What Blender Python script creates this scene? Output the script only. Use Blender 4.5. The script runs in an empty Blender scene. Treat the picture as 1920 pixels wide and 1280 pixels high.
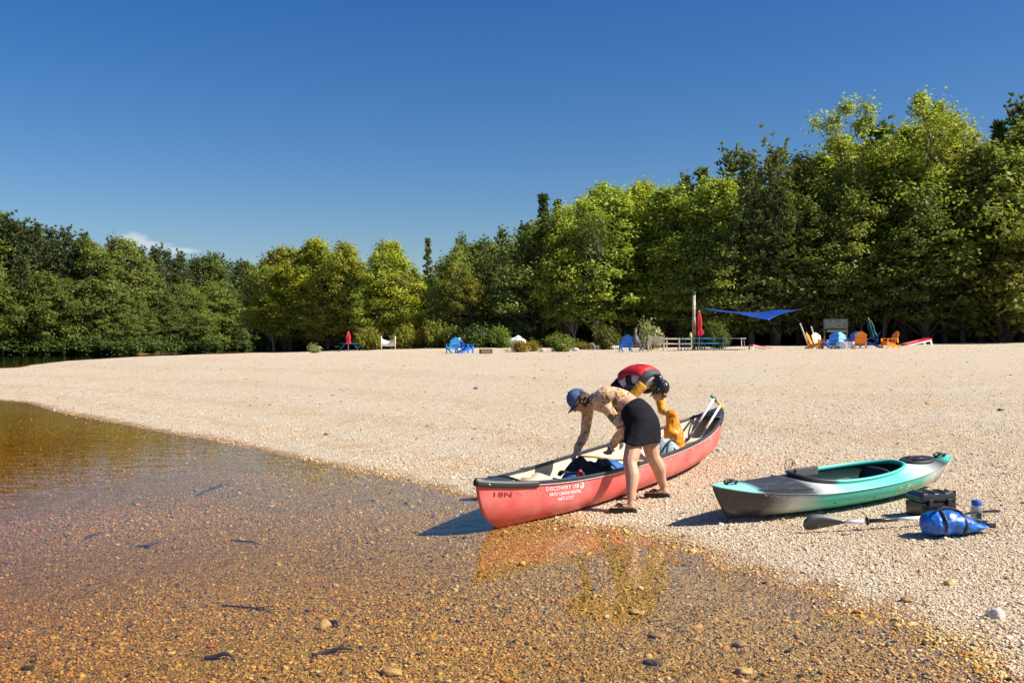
import bpy, bmesh, math, random
import numpy as np
from mathutils import Vector, Matrix, Quaternion, Euler

SC = bpy.context.scene
COL = SC.collection
FPX = 1866.7            # focal length in photo pixels (35 mm lens, 1920 px wide)
CAM_H = 1.62

# ------------------------------------------------------------------ camera
cam = bpy.data.cameras.new('camera')
cam.lens = 35.0
cam.sensor_width = 36.0
cam.clip_start = 0.05
cam.clip_end = 6000.0
cam_o = bpy.data.objects.new('camera', cam)
COL.objects.link(cam_o)
cam_o.location = (0, 0, CAM_H)
cam_o.rotation_euler = (math.radians(90), 0, 0)
SC.camera = cam_o

# ------------------------------------------------------------------ light
SUN_EL, SUN_AZ = math.radians(44), math.radians(105)      # azimuth clockwise from +Y
world = bpy.data.worlds.new('World')
SC.world = world
world.use_nodes = True
wn, wl = world.node_tree.nodes, world.node_tree.links
wn.clear()
w_out = wn.new('ShaderNodeOutputWorld')
w_bg = wn.new('ShaderNodeBackground')
w_bg.inputs['Strength'].default_value = 0.063
sky = wn.new('ShaderNodeTexSky')
sky.sky_type = 'NISHITA'
sky.sun_disc = False
sky.sun_elevation = SUN_EL
sky.sun_rotation = SUN_AZ
sky.altitude = 300
sky.air_density = 1.1
sky.dust_density = 0.9
sky.ozone_density = 4.0
w_hs = wn.new('ShaderNodeHueSaturation')
w_hs.inputs['Saturation'].default_value = 1.37
w_hs.inputs['Hue'].default_value = 0.511
w_hs.inputs['Value'].default_value = 1.0
wl.new(sky.outputs['Color'], w_hs.inputs['Color'])
# one small cumulus low over the far bank
w_tc = wn.new('ShaderNodeTexCoord')
def cloud_dir(px, py):
    return Vector(((px - 960) / FPX, 1, (640 - py) / FPX)).normalized()
w_vm = wn.new('ShaderNodeMapping')
w_vm.inputs['Location'].default_value = (0, 0, 0)
w_no = wn.new('ShaderNodeTexNoise')
w_no.inputs['Scale'].default_value = 55.0
w_no.inputs['Detail'].default_value = 6.0
w_no.inputs['Roughness'].default_value = 0.6
wl.new(w_tc.outputs['Generated'], w_no.inputs['Vector'])
cloud_sum = None
for (cpx, cpy, rx, rz) in ((243, 452, 0.022, 0.010), (270, 460, 0.030, 0.006), (330, 470, 0.03, 0.004)):
    c = cloud_dir(cpx, cpy)
    sub = wn.new('ShaderNodeVectorMath'); sub.operation = 'SUBTRACT'
    wl.new(w_tc.outputs['Generated'], sub.inputs[0]); sub.inputs[1].default_value = c
    mul = wn.new('ShaderNodeVectorMath'); mul.operation = 'MULTIPLY'
    wl.new(sub.outputs[0], mul.inputs[0]); mul.inputs[1].default_value = (1 / rx, 1 / rx, 1 / rz)
    ln = wn.new('ShaderNodeVectorMath'); ln.operation = 'LENGTH'
    wl.new(mul.outputs[0], ln.inputs[0])
    mr = wn.new('ShaderNodeMapRange')
    mr.inputs['From Min'].default_value = 1.25; mr.inputs['From Max'].default_value = 0.1
    wl.new(ln.outputs['Value'], mr.inputs['Value'])
    if cloud_sum is None:
        cloud_sum = mr.outputs[0]
    else:
        mx = wn.new('ShaderNodeMath'); mx.operation = 'MAXIMUM'
        wl.new(cloud_sum, mx.inputs[0]); wl.new(mr.outputs[0], mx.inputs[1]); cloud_sum = mx.outputs[0]
ad = wn.new('ShaderNodeMath'); ad.operation = 'ADD'
wl.new(cloud_sum, ad.inputs[0]); wl.new(w_no.outputs['Fac'], ad.inputs[1])
cm = wn.new('ShaderNodeMapRange')
cm.interpolation_type = 'SMOOTHSTEP'
cm.inputs['From Min'].default_value = 0.72; cm.inputs['From Max'].default_value = 1.25
cm.inputs['To Max'].default_value = 0.6
wl.new(ad.outputs[0], cm.inputs['Value'])
gate = wn.new('ShaderNodeMath'); gate.operation = 'MULTIPLY'
gt = wn.new('ShaderNodeMath'); gt.operation = 'GREATER_THAN'; gt.inputs[1].default_value = 0.001
wl.new(cloud_sum, gt.inputs[0])
wl.new(cm.outputs[0], gate.inputs[0]); wl.new(gt.outputs[0], gate.inputs[1])
w_mix = wn.new('ShaderNodeMix'); w_mix.data_type = 'RGBA'
wl.new(gate.outputs[0], w_mix.inputs[0])
wl.new(w_hs.outputs['Color'], w_mix.inputs[6]); w_mix.inputs[7].default_value = (7.6, 7.8, 8.2, 1)
wl.new(w_mix.outputs[2], w_bg.inputs['Color'])
wl.new(w_bg.outputs[0], w_out.inputs['Surface'])

sun_from = Vector((math.cos(SUN_EL) * math.sin(SUN_AZ), math.cos(SUN_EL) * math.cos(SUN_AZ), math.sin(SUN_EL)))
sun = bpy.data.lights.new('sun', 'SUN')
sun.energy = 5.0
sun.angle = math.radians(0.53)
sun.color = (1.0, 0.945, 0.86)
sun_o = bpy.data.objects.new('sun', sun)
COL.objects.link(sun_o)
sun_o.rotation_euler = (-sun_from).to_track_quat('-Z', 'Y').to_euler()
sun_o.location = (30, -10, 40)

vs = SC.view_settings
vs.view_transform = 'Standard'
vs.look = 'None'
vs.exposure = 0.74
vs.gamma = 1.0
vs.use_curve_mapping = False
SC.cycles.use_denoising = True
SC.cycles.max_bounces = 8
SC.cycles.diffuse_bounces = 3
SC.cycles.glossy_bounces = 3
SC.cycles.transmission_bounces = 4
SC.cycles.transparent_max_bounces = 12
SC.cycles.volume_bounces = 0
SC.cycles.caustics_reflective = False
SC.cycles.caustics_refractive = False

# ------------------------------------------------------------------ helpers
def P(px, py, D):
    """photo pixel + distance along the view axis -> world point"""
    return Vector(((px - 960) / FPX * D, D, CAM_H - (py - 640) / FPX * D))

def tag(o, label=None, cat=None, group=None, kind=None):
    if label: o['label'] = label
    if cat: o['category'] = cat
    if group: o['group'] = group
    if kind: o['kind'] = kind
    return o

def empty(name, loc=(0, 0, 0), rz=0.0, label=None, cat=None, group=None):
    o = bpy.data.objects.new(name, None)
    o.empty_display_size = 0.1
    COL.objects.link(o)
    o.location = loc
    o.rotation_euler = (0, 0, rz)
    return tag(o, label, cat, group)

def link(name, me, parent=None):
    o = bpy.data.objects.new(name, me)
    COL.objects.link(o)
    if parent is not None:
        o.parent = parent
    return o

def copy_tree(o, parent=None):
    c = o.copy()
    COL.objects.link(c)
    c.parent = parent
    for ch in o.children:
        copy_tree(ch, c)
    return c

class MB:
    def __init__(s):
        s.v, s.f = [], []
    def add(s, vs_, fs_):
        n = len(s.v)
        s.v.extend([tuple(q) for q in vs_])
        s.f.extend([tuple(i + n for i in q) for q in fs_])
        return s
    def box(s, c, d, rot=None, taper=1.0):
        c = Vector(c); h = [q / 2 for q in d]
        vs_ = []
        for z in (-1, 1):
            k = taper if z > 0 else 1.0
            for x, y in ((-1, -1), (1, -1), (1, 1), (-1, 1)):
                p = Vector((x * h[0] * k, y * h[1] * k, z * h[2]))
                if rot is not None: p = rot @ p
                vs_.append(p + c)
        s.add(vs_, [(3, 2, 1, 0), (4, 5, 6, 7), (0, 1, 5, 4), (1, 2, 6, 5), (2, 3, 7, 6), (3, 0, 4, 7)])
        return s
    def bar(s, a, b, w, t, up=(0, 0, 1)):
        """box from a to b with width w (sideways) and thickness t"""
        a, b = Vector(a), Vector(b)
        d = b - a; L = d.length; d.normalize()
        up = Vector(up)
        side = d.cross(up)
        if side.length < 1e-4: side = d.cross(Vector((1, 0, 0)))
        side.normalize(); u = side.cross(d)
        rot = Matrix((side, d, u)).transposed()
        return s.box((a + b) / 2, (w, L, t), rot)
    def loft(s, rings, cap=True, closed=True):
        n = len(rings[0]); base = len(s.v)
        for r in rings: s.v.extend([tuple(q) for q in r])
        for i in range(len(rings) - 1):
            for j in range(n if closed else n - 1):
                k = (j + 1) % n
                s.f.append((base + i * n + j, base + i * n + k, base + (i + 1) * n + k, base + (i + 1) * n + j))
        if cap and closed:
            s.f.append(tuple(base + j for j in reversed(range(n))))
            s.f.append(tuple(base + (len(rings) - 1) * n + j for j in range(n)))
        return s
    def tube(s, pts, rad, n=10, cap=True, ref=None):
        pts = [Vector(q) for q in pts]
        if not hasattr(rad, '__len__'): rad = [rad] * len(pts)
        rings = []
        prev = None
        for i, p in enumerate(pts):
            if i == 0: d = pts[1] - p
            elif i == len(pts) - 1: d = p - pts[i - 1]
            else: d = (pts[i + 1] - pts[i - 1])
            d.normalize()
            if prev is None:
                r0 = Vector(ref) if ref is not None else (Vector((0, 0, 1)) if abs(d.z) < 0.9 else Vector((1, 0, 0)))
                a = d.cross(r0).normalized()
            else:
                a = (prev - d * prev.dot(d)).normalized()
            prev = a
            b = d.cross(a)
            r = rad[i]
            ra, rb = (r if hasattr(r, '__len__') else (r, r))
            rings.append([p + a * (ra * math.cos(t)) + b * (rb * math.sin(t)) for t in [2 * math.pi * k / n for k in range(n)]])
        return s.loft(rings, cap)
    def ball(s, c, r, nu=12, nv=8, rot=None):
        c = Vector(c)
        if not hasattr(r, '__len__'): r = (r, r, r)
        rings = []
        for i in range(1, nv):
            ph = math.pi * i / nv
            ring = []
            for k in range(nu):
                t = 2 * math.pi * k / nu
                p = Vector((r[0] * math.sin(ph) * math.cos(t), r[1] * math.sin(ph) * math.sin(t), -r[2] * math.cos(ph)))
                if rot is not None: p = rot @ p
                ring.append(c + p)
            rings.append(ring)
        base = len(s.v)
        s.loft(rings, cap=False)
        b = Vector((0, 0, -r[2])); t = Vector((0, 0, r[2]))
        if rot is not None: b = rot @ b; t = rot @ t
        s.v.append(tuple(c + b)); s.v.append(tuple(c + t))
        ib, it = len(s.v) - 2, len(s.v) - 1
        for k in range(nu):
            s.f.append((base + (k + 1) % nu, base + k, ib))
            o_ = base + (nv - 2) * nu
            s.f.append((o_ + k, o_ + (k + 1) % nu, it))
        return s
    def data(s, name, m=None, smooth=False):
        me = bpy.data.meshes.new(name)
        me.from_pydata(s.v, [], s.f)
        if smooth: me.polygons.foreach_set('use_smooth', [True] * len(me.polygons))
        if m is not None: me.materials.append(m)
        me.update()
        return me
    def build(s, name, m=None, parent=None, smooth=False, bevel=0.0, fix=True):
        me = s.data(name, m, smooth)
        if fix or bevel:
            bm = bmesh.new(); bm.from_mesh(me)
            if bevel:
                bmesh.ops.bevel(bm, geom=list(bm.edges), offset=bevel, segments=2, affect='EDGES', profile=0.6)
            bmesh.ops.recalc_face_normals(bm, faces=list(bm.faces))
            bm.to_mesh(me); bm.free()
            if bevel: me.polygons.foreach_set('use_smooth', [smooth] * len(me.polygons))
        return link(name, me, parent)

def catmull(pts, sub=6):
    pts = [Vector(q) for q in pts]
    out = []
    for i in range(len(pts) - 1):
        p0 = pts[max(i - 1, 0)]; p1 = pts[i]; p2 = pts[i + 1]; p3 = pts[min(i + 2, len(pts) - 1)]
        for k in range(sub):
            t = k / sub
            out.append(0.5 * ((2 * p1) + (p2 - p0) * t + (2 * p0 - 5 * p1 + 4 * p2 - p3) * t * t + (3 * p1 - p0 - 3 * p2 + p3) * t ** 3))
    out.append(pts[-1])
    return out

def lerp_list(vals, n):
    x = np.linspace(0, len(vals) - 1, n)
    return list(np.interp(x, range(len(vals)), vals))

def remesh(mb, name, m, parent, voxel=0.008, smooth=4, factor=0.5, noise=None):
    """fuse all shells of mb into one continuous surface"""
    me = mb.data(name)
    bm = bmesh.new(); bm.from_mesh(me)
    bmesh.ops.recalc_face_normals(bm, faces=list(bm.faces)); bm.to_mesh(me); bm.free()
    o = bpy.data.objects.new(name, me)
    COL.objects.link(o)
    md = o.modifiers.new('fuse', 'REMESH'); md.mode = 'VOXEL'; md.voxel_size = voxel
    sm = o.modifiers.new('smooth', 'SMOOTH'); sm.iterations = smooth; sm.factor = factor
    dg = bpy.context.evaluated_depsgraph_get()
    me2 = bpy.data.meshes.new_from_object(o.evaluated_get(dg))
    o.modifiers.clear()
    o.data = me2
    bpy.data.meshes.remove(me)
    me2.name = name
    if noise:
        amp, sc_ = noise
        from mathutils import noise as mn
        nv = len(me2.vertices)
        co = np.empty(nv * 3); me2.vertices.foreach_get('co', co); co = co.reshape(-1, 3)
        no = np.empty(nv * 3); me2.vertices.foreach_get('normal', no); no = no.reshape(-1, 3)
        dsp = np.array([mn.fractal(Vector(c) * sc_, 1.0, 2.0, 3) for c in co])
        co = co + no * (dsp * amp)[:, None]
        me2.vertices.foreach_set('co', co.ravel())
    me2.polygons.foreach_set('use_smooth', [True] * len(me2.polygons))
    me2.materials.clear(); me2.materials.append(m)
    me2.update()
    o.parent = parent
    return o

def np_mesh(name, V, F, m, smooth=False, attrs=None):
    """V (n,3), F (k,4) or (k,3) arrays"""
    me = bpy.data.meshes.new(name)
    V = np.asarray(V, dtype=np.float32); F = np.asarray(F, dtype=np.int32)
    k = F.shape[1]
    me.vertices.add(len(V)); me.vertices.foreach_set('co', V.ravel())
    me.loops.add(F.size); me.loops.foreach_set('vertex_index', F.ravel())
    me.polygons.add(len(F))
    me.polygons.foreach_set('loop_start', np.arange(0, F.size, k, dtype=np.int32))
    me.polygons.foreach_set('loop_total', np.full(len(F), k, dtype=np.int32))
    if smooth: me.polygons.foreach_set('use_smooth', np.ones(len(F), dtype=bool))
    me.update(calc_edges=True)
    me.validate()
    for (an, dom, typ, arr) in (attrs or []):
        a = me.attributes.new(an, typ, dom)
        key = 'value' if typ == 'FLOAT' else ('vector' if typ == 'FLOAT_VECTOR' else 'color')
        a.data.foreach_set(key, np.asarray(arr, dtype=np.float32).ravel())
    if m is not None: me.materials.append(m)
    return me

# ------------------------------------------------------------------ materials
def nodes_of(name):
    m = bpy.data.materials.new(name)
    m.use_nodes = True
    nt = m.node_tree
    nt.nodes.clear()
    out = nt.nodes.new('ShaderNodeOutputMaterial')
    return m, nt.nodes, nt.links, out

def mat(name, col, rough=0.55, metal=0.0, var=0.12, scale=30.0, bump=0.0, bscale=None, spec=0.4, col2=None, c2scale=None, c2lo=0.5, c2hi=0.6, coat=0.0, sheen=0.0):
    m, n, l, out = nodes_of(name)
    b = n.new('ShaderNodeBsdfPrincipled')
    b.inputs['Roughness'].default_value = rough
    b.inputs['Metallic'].default_value = metal
    b.inputs['Specular IOR Level'].default_value = spec
    b.inputs['Coat Weight'].default_value = coat
    b.inputs['Sheen Weight'].default_value = sheen
    tc = n.new('ShaderNodeTexCoord')
    nz = n.new('ShaderNodeTexNoise'); nz.inputs['Scale'].default_value = scale; nz.inputs['Detail'].default_value = 5
    l.new(tc.outputs['Object'], nz.inputs['Vector'])
    src = None
    if col2 is not None:
        n2 = n.new('ShaderNodeTexNoise'); n2.inputs['Scale'].default_value = c2scale or scale * 0.3; n2.inputs['Detail'].default_value = 6
        l.new(tc.outputs['Object'], n2.inputs['Vector'])
        mr = n.new('ShaderNodeMapRange'); mr.inputs['From Min'].default_value = c2lo; mr.inputs['From Max'].default_value = c2hi
        l.new(n2.outputs['Fac'], mr.inputs['Value'])
        mx = n.new('ShaderNodeMix'); mx.data_type = 'RGBA'
        l.new(mr.outputs[0], mx.inputs[0])
        mx.inputs[6].default_value = (*col, 1); mx.inputs[7].default_value = (*col2, 1)
        src = mx.outputs[2]
    hv = n.new('ShaderNodeHueSaturation')
    mr2 = n.new('ShaderNodeMapRange')
    mr2.inputs['From Min'].default_value = 0.25; mr2.inputs['From Max'].default_value = 0.75
    mr2.inputs['To Min'].default_value = 1 - var; mr2.inputs['To Max'].default_value = 1 + var
    l.new(nz.outputs['Fac'], mr2.inputs['Value'])
    l.new(mr2.outputs[0], hv.inputs['Value'])
    if src is not None: l.new(src, hv.inputs['Color'])
    else: hv.inputs['Color'].default_value = (*col, 1)
    l.new(hv.outputs[0], b.inputs['Base Color'])
    if bump:
        nb = n.new('ShaderNodeTexNoise'); nb.inputs['Scale'].default_value = bscale or scale * 2; nb.inputs['Detail'].default_value = 4
        l.new(tc.outputs['Object'], nb.inputs['Vector'])
        bp = n.new('ShaderNodeBump'); bp.inputs['Strength'].default_value = 1.0; bp.inputs['Distance'].default_value = bump
        l.new(nb.outputs['Fac'], bp.inputs['Height'])
        l.new(bp.outputs[0], b.inputs['Normal'])
    l.new(b.outputs[0], out.inputs['Surface'])
    return m
# ================================================================== terrain
rng = np.random.default_rng(7)

def w0(px, py):          # photo pixel on the water plane
    D = CAM_H * FPX / (py - 640)
    return ((px - 960) / FPX * D, D)

near_shore = [(9.0, -40.0), (6.0, -6.0), (4.2, 1.0), (3.1, 3.4)] + [w0(*q) for q in (
    (1920, 1272), (1850, 1222), (1750, 1180), (1600, 1132), (1480, 1096), (1350, 1060), (1250, 1022), (1150, 998),
    (1060, 985), (980, 962), (890, 940), (800, 916), (700, 890), (600, 868), (520, 852), (400, 823), (300, 806), (200, 789), (100, 770), (40, 755), (0, 751))]
tip = [(-19, 30.5), (-27, 36), (-33.5, 43), (-32, 49)]
far_shore = [w0(*q) for q in ((0, 695), (60, 684), (120, 677), (200, 672))] + [(-36.5, 112), (-31, 150), (-22, 200), (-12, 400), (0, 1800)]
BEACH = np.array(near_shore + tip + far_shore + [(1800, 1800), (1800, -40)])
BANK = np.array([(-1800, 20), (-400, 62), (-160, 92), (-95, 112)] + [w0(0, 665), w0(240, 664)] + [(-42, 150), (-34, 190), (-27, 235), (-20, 400), (-10, 1800), (-1800, 1800)])

def inside(poly, x, y):
    r = np.zeros(x.shape, bool)
    j = len(poly) - 1
    for i in range(len(poly)):
        xi, yi = poly[i]; xj, yj = poly[j]
        c = ((yi > y) != (yj > y)) & (x < (xj - xi) * (y - yi) / (yj - yi + 1e-12) + xi)
        r ^= c
        j = i
    return r

def pdist(poly, x, y):
    d = np.full(x.shape, 1e18)
    for i in range(len(poly)):
        ax, ay = poly[i]; bx, by = poly[(i + 1) % len(poly)]
        vx, vy = bx - ax, by - ay
        t = np.clip(((x - ax) * vx + (y - ay) * vy) / (vx * vx + vy * vy + 1e-12), 0, 1)
        d = np.minimum(d, (x - ax - t * vx) ** 2 + (y - ay - t * vy) ** 2)
    return np.sqrt(d)

def smooth01(x): x = np.clip(x, 0, 1); return x * x * (3 - 2 * x)

def wob(x, y):
    return (np.sin(x * 1.7 + y * 0.9) + np.sin(x * 0.63 - y * 1.31 + 1.3) + np.sin(x * 3.1 + y * 2.3 + 0.5) * 0.5 + np.sin(-x * 5.3 + y * 4.1) * 0.25)

def terrain(x, y):
    x = np.atleast_1d(np.asarray(x, float)); y = np.atleast_1d(np.asarray(y, float))
    i1 = inside(BEACH, x, y); i2 = inside(BANK, x, y)
    d1 = pdist(BEACH, x, y); d2 = pdist(BANK, x, y)
    # tiny meanders along the water's edge
    wig = 0.05 * np.sin(x * 4.1 + y * 2.2) + 0.035 * np.sin(x * 9.3 - y * 7.0) + 0.10 * np.sin(x * 0.9 + y * 1.1)
    s1 = np.where(i1, d1, -d1) + wig * np.exp(-d1 / 2.0)
    s2 = np.where(i2, d2, -d2)
    plat = 0.72 + 0.50 * smooth01((x + 27) / 22)
    z1 = plat * (1 - np.exp(-np.maximum(s1, 0) / (plat / 0.060))) + 0.0125 * np.clip(s1 - 42, 0, 60)
    z1 = z1 + wob(x * 0.55, y * 0.55) * 0.012 * smooth01(s1 / 3.0) + wob(x * 0.11, y * 0.11) * 0.028 * smooth01((s1 - 4) / 12.0)
    z2 = 1.4 * (1 - np.exp(-np.maximum(s2, 0) / 3.0)) + 0.02 * np.clip(s2 - 5, 0, 200)
    dw = np.minimum(-s1, -s2)
    zb = -np.where(dw < 5, 0.052 * dw, 0.26 + 0.12 * (dw - 5))
    zb = np.maximum(zb, -2.2) + wob(x * 0.8, y * 0.8) * 0.008 * smooth01(dw / 1.0)
    z = np.where(s1 > 0, z1, np.where(s2 > 0, z2, zb))
    return z, np.maximum(s1, s2), i2

def gz(x, y):
    return float(terrain(x, y)[0][0])

FRONT_X = np.array([-45, -27.5, -11, 3.4, 14.6, 27, 39, 60, 200])
FRONT_D = np.array([140, 112, 101, 90, 82, 79, 76, 66, 40])
def front(x):            # distance of the forest edge
    return np.interp(x, FRONT_X, FRONT_D)

def G(px, D, dz=0.0):
    x = (px - 960) / FPX * D
    return Vector((x, D, gz(x, D) + dz))

def axis(parts):
    return np.unique(np.round(np.concatenate(parts), 4))
gx = axis([np.arange(-9, 7.01, 0.085), np.arange(-40, 40, 0.8), np.array([s * 40 * 1.12 ** k for k in range(34) for s in (-1, 1)]), np.arange(7, 14, 0.3), np.arange(-16, -9, 0.3)])
gy = axis([np.arange(2.6, 15, 0.085), np.arange(15, 32, 0.3), np.arange(32, 130, 1.0), np.array([130 * 1.1 ** k for k in range(28)]), np.arange(-40, 2.6, 1.2)])
X, Y = np.meshgrid(gx, gy)
Z, S, I2 = terrain(X.ravel(), Y.ravel())
V = np.stack([X.ravel(), Y.ravel(), Z], 1)
nx, ny = len(gx), len(gy)
idx = np.arange(nx * ny).reshape(ny, nx)
F = np.stack([idx[:-1, :-1], idx[:-1, 1:], idx[1:, 1:], idx[1:, :-1]], -1).reshape(-1, 4)
forest = smooth01((Y.ravel() - front(X.ravel())) / 3.0 + 0.5 + 0.35 * np.sin(X.ravel() * 0.9))
s2g = np.where(I2, 1.0, -pdist(BANK, X.ravel(), Y.ravel()))
forest = np.maximum(forest, smooth01((s2g + 4.0) / 2.0))

# --- ground material: pale gravel sand, orange wet fringe, amber river bed, leaf litter under the trees
M_ground, n, l, out = nodes_of('river_beach_gravel')
b = n.new('ShaderNodeBsdfPrincipled'); b.inputs['Specular IOR Level'].default_value = 0.25
geo = n.new('ShaderNodeNewGeometry')
def N_noise(sc_, det=4, rough=0.55):
    q = n.new('ShaderNodeTexNoise'); q.inputs['Scale'].default_value = sc_; q.inputs['Detail'].default_value = det; q.inputs['Roughness'].default_value = rough
    l.new(geo.outputs['Position'], q.inputs['Vector']); return q
def N_vor(sc_, feat='F1'):
    q = n.new('ShaderNodeTexVoronoi'); q.inputs['Scale'].default_value = sc_; q.feature = feat
    l.new(geo.outputs['Position'], q.inputs['Vector']); return q
def N_map(src, a, b_, c=0.0, d=1.0):
    q = n.new('ShaderNodeMapRange'); q.inputs['From Min'].default_value = a; q.inputs['From Max'].default_value = b_
    q.inputs['To Min'].default_value = c; q.inputs['To Max'].default_value = d
    l.new(src, q.inputs['Value']); return q.outputs[0]
def N_mix(f, a, b_, mode='MIX'):
    q = n.new('ShaderNodeMix'); q.data_type = 'RGBA'; q.blend_type = mode
    if isinstance(f, float): q.inputs[0].default_value = f
    else: l.new(f, q.inputs[0])
    for i, c in ((6, a), (7, b_)):
        if isinstance(c, tuple): q.inputs[i].default_value = (*c, 1)
        else: l.new(c, q.inputs[i])
    return q.outputs[2]
def N_ramp(src, stops):
    q = n.new('ShaderNodeValToRGB')
    e = q.color_ramp.elements
    while len(e) < len(stops): e.new(0.5)
    for i, (p, c) in enumerate(stops): e[i].position = p; e[i].color = (*c, 1)
    l.new(src, q.inputs['Fac']); return q.outputs['Color']
def N_math(op, a, b_=None):
    q = n.new('ShaderNodeMath'); q.operation = op
    for i, c in enumerate((a, b_)):
        if c is None: continue
        if isinstance(c, (int, float)): q.inputs[i].default_value = c
        else: l.new(c, q.inputs[i])
    return q.outputs[0]
sh = n.new('ShaderNodeAttribute'); sh.attribute_name = 'shore'
fo = n.new('ShaderNodeAttribute'); fo.attribute_name = 'forest'
v1 = N_vor(75.0)          # small pebbles
v2 = N_vor(31.0)          # bigger pebbles
sepc = n.new('ShaderNodeSeparateColor'); l.new(v1.outputs['Color'], sepc.inputs[0])
sepc2 = n.new('ShaderNodeSeparateColor'); l.new(v2.outputs['Color'], sepc2.inputs[0])
dry = N_ramp(sepc.outputs[0], [(0.0, (0.22, 0.175, 0.12)), (0.14, (0.46, 0.37, 0.25)), (0.5, (0.64, 0.515, 0.365)), (0.8, (0.73, 0.61, 0.46)), (1.0, (0.80, 0.70, 0.57))])
dry2 = N_ramp(sepc2.outputs[0], [(0.0, (0.26, 0.20, 0.15)), (0.15, (0.52, 0.41, 0.27)), (0.6, (0.65, 0.54, 0.38)), (1.0, (0.78, 0.70, 0.55))])
dry = N_mix(0.45, dry, dry2)
big = N_noise(0.55, 5, 0.6)
dry = N_mix(N_map(big.outputs['Fac'], 0.35, 0.7), dry, N_mix(1.0, dry, (1.0, 0.93, 0.84), 'MULTIPLY'))
pit = N_noise(9.0, 6, 0.75)
dry = N_mix(N_map(pit.outputs['Fac'], 0.56, 0.68, 0.0, 0.75), dry, (0.17, 0.135, 0.095))
pit2 = N_noise(2.6, 8, 0.8)
dry = N_mix(N_map(pit2.outputs['Fac'], 0.57, 0.70, 0.0, 0.6), dry, (0.20, 0.155, 0.11))
sl = N_noise(1.1, 4)
sls = N_math('ADD', sh.outputs['Fac'], N_map(sl.outputs['Fac'], 0.3, 0.7, -0.55, 0.55))
for (c_, w_, k_) in ((1.25, 0.22, 0.42), (3.1, 0.5, 0.30), (6.4, 0.9, 0.22), (11.5, 1.5, 0.16)):
    dd = N_math('ABSOLUTE', N_math('SUBTRACT', sls, c_))
    dry = N_mix(N_map(dd, w_, w_ * 0.2, 0.0, k_), dry, N_mix(1.0, dry, (0.80, 0.62, 0.44), 'MULTIPLY'))
wetc = N_ramp(sepc.outputs[1], [(0.0, (0.12, 0.06, 0.025)), (0.4, (0.34, 0.17, 0.06)), (0.75, (0.46, 0.27, 0.12)), (1.0, (0.55, 0.40, 0.24))])
bedc = N_ramp(sepc2.outputs[1], [(0.0, (0.10, 0.065, 0.03)), (0.25, (0.34, 0.225, 0.07)), (0.6, (0.50, 0.335, 0.10)), (0.85, (0.56, 0.34, 0.095)), (1.0, (0.60, 0.46, 0.26))])
bedc = N_mix(0.30, bedc, wetc)
edge_n = N_noise(3.0, 5)
shn = N_math('ADD', sh.outputs['Fac'], N_map(edge_n.outputs['Fac'], 0.3, 0.7, -0.16, 0.16))
col = N_mix(N_map(shn, 0.34, 0.08), dry, wetc)
col = N_mix(N_map(shn, -0.02, -0.35), col, bedc)
lit = N_noise(1.6, 6, 0.7)
litc = N_ramp(lit.outputs['Fac'], [(0.3, (0.035, 0.026, 0.016)), (0.55, (0.075, 0.055, 0.032)), (0.7, (0.05, 0.06, 0.02))])
col = N_mix(fo.outputs['Fac'], col, litc)
l.new(col, b.inputs['Base Color'])
l.new(N_map(shn, 0.05, 0.4, 0.35, 0.9), b.inputs['Roughness'])
h = N_math('ADD', N_math('MULTIPLY', v1.outputs['Distance'], -0.7), N_math('MULTIPLY', v2.outputs['Distance'], -1.0))
h = N_math('ADD', h, N_math('MULTIPLY', pit.outputs['Fac'], -1.7))
h = N_math('ADD', h, N_math('MULTIPLY', pit2.outputs['Fac'], -1.6))
v3 = N_vor(2.7)
tram = N_noise(0.22, 3)
dimple = N_math('MULTIPLY', N_map(v3.outputs['Distance'], 0.42, 0.16), N_map(tram.outputs['Fac'], 0.42, 0.62, 0.15, 1.0))
h = N_math('ADD', h, N_math('MULTIPLY', dimple, -1.5))
bp = n.new('ShaderNodeBump'); bp.inputs['Distance'].default_value = 0.022; bp.inputs['Strength'].default_value = 0.9
l.new(h, bp.inputs['Height']); l.new(bp.outputs[0], b.inputs['Normal'])
l.new(b.outputs[0], out.inputs['Surface'])

me = np_mesh('ground', V, F, M_ground, smooth=True, attrs=[('shore', 'POINT', 'FLOAT', S), ('forest', 'POINT', 'FLOAT', forest)])
ground = link('ground', me)
tag(ground, 'pale gravel river beach sloping up from the clear water to the forest edge', 'beach', kind='structure')

# ================================================================== water
M_water, n, l, out = nodes_of('clear_amber_river_water')
geo = n.new('ShaderNodeNewGeometry')
fr = n.new('ShaderNodeFresnel'); fr.inputs['IOR'].default_value = 1.225
tr = n.new('ShaderNodeBsdfTransparent')
gl = n.new('ShaderNodeBsdfGlossy'); gl.inputs['Roughness'].default_value = 0.015
mp = n.new('ShaderNodeMapping'); mp.inputs['Scale'].default_value = (1.0, 1.7, 1.0); mp.inputs['Rotation'].default_value = (0, 0, 0.35)
l.new(geo.outputs['Position'], mp.inputs['Vector'])
r1 = n.new('ShaderNodeTexNoise'); r1.inputs['Scale'].default_value = 2.1; r1.inputs['Detail'].default_value = 3
r2 = n.new('ShaderNodeTexNoise'); r2.inputs['Scale'].default_value = 10.0; r2.inputs['Detail'].default_value = 2
for r in (r1, r2): l.new(mp.outputs[0], r.inputs['Vector'])
ma = n.new('ShaderNodeMath'); ma.operation = 'MULTIPLY_ADD'; ma.inputs[1].default_value = 0.16
l.new(r2.outputs['Fac'], ma.inputs[0]); l.new(r1.outputs['Fac'], ma.inputs[2])
bp = n.new('ShaderNodeBump'); bp.inputs['Distance'].default_value = 0.012; bp.inputs['Strength'].default_value = 0.45
l.new(ma.outputs[0], bp.inputs['Height'])
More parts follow.
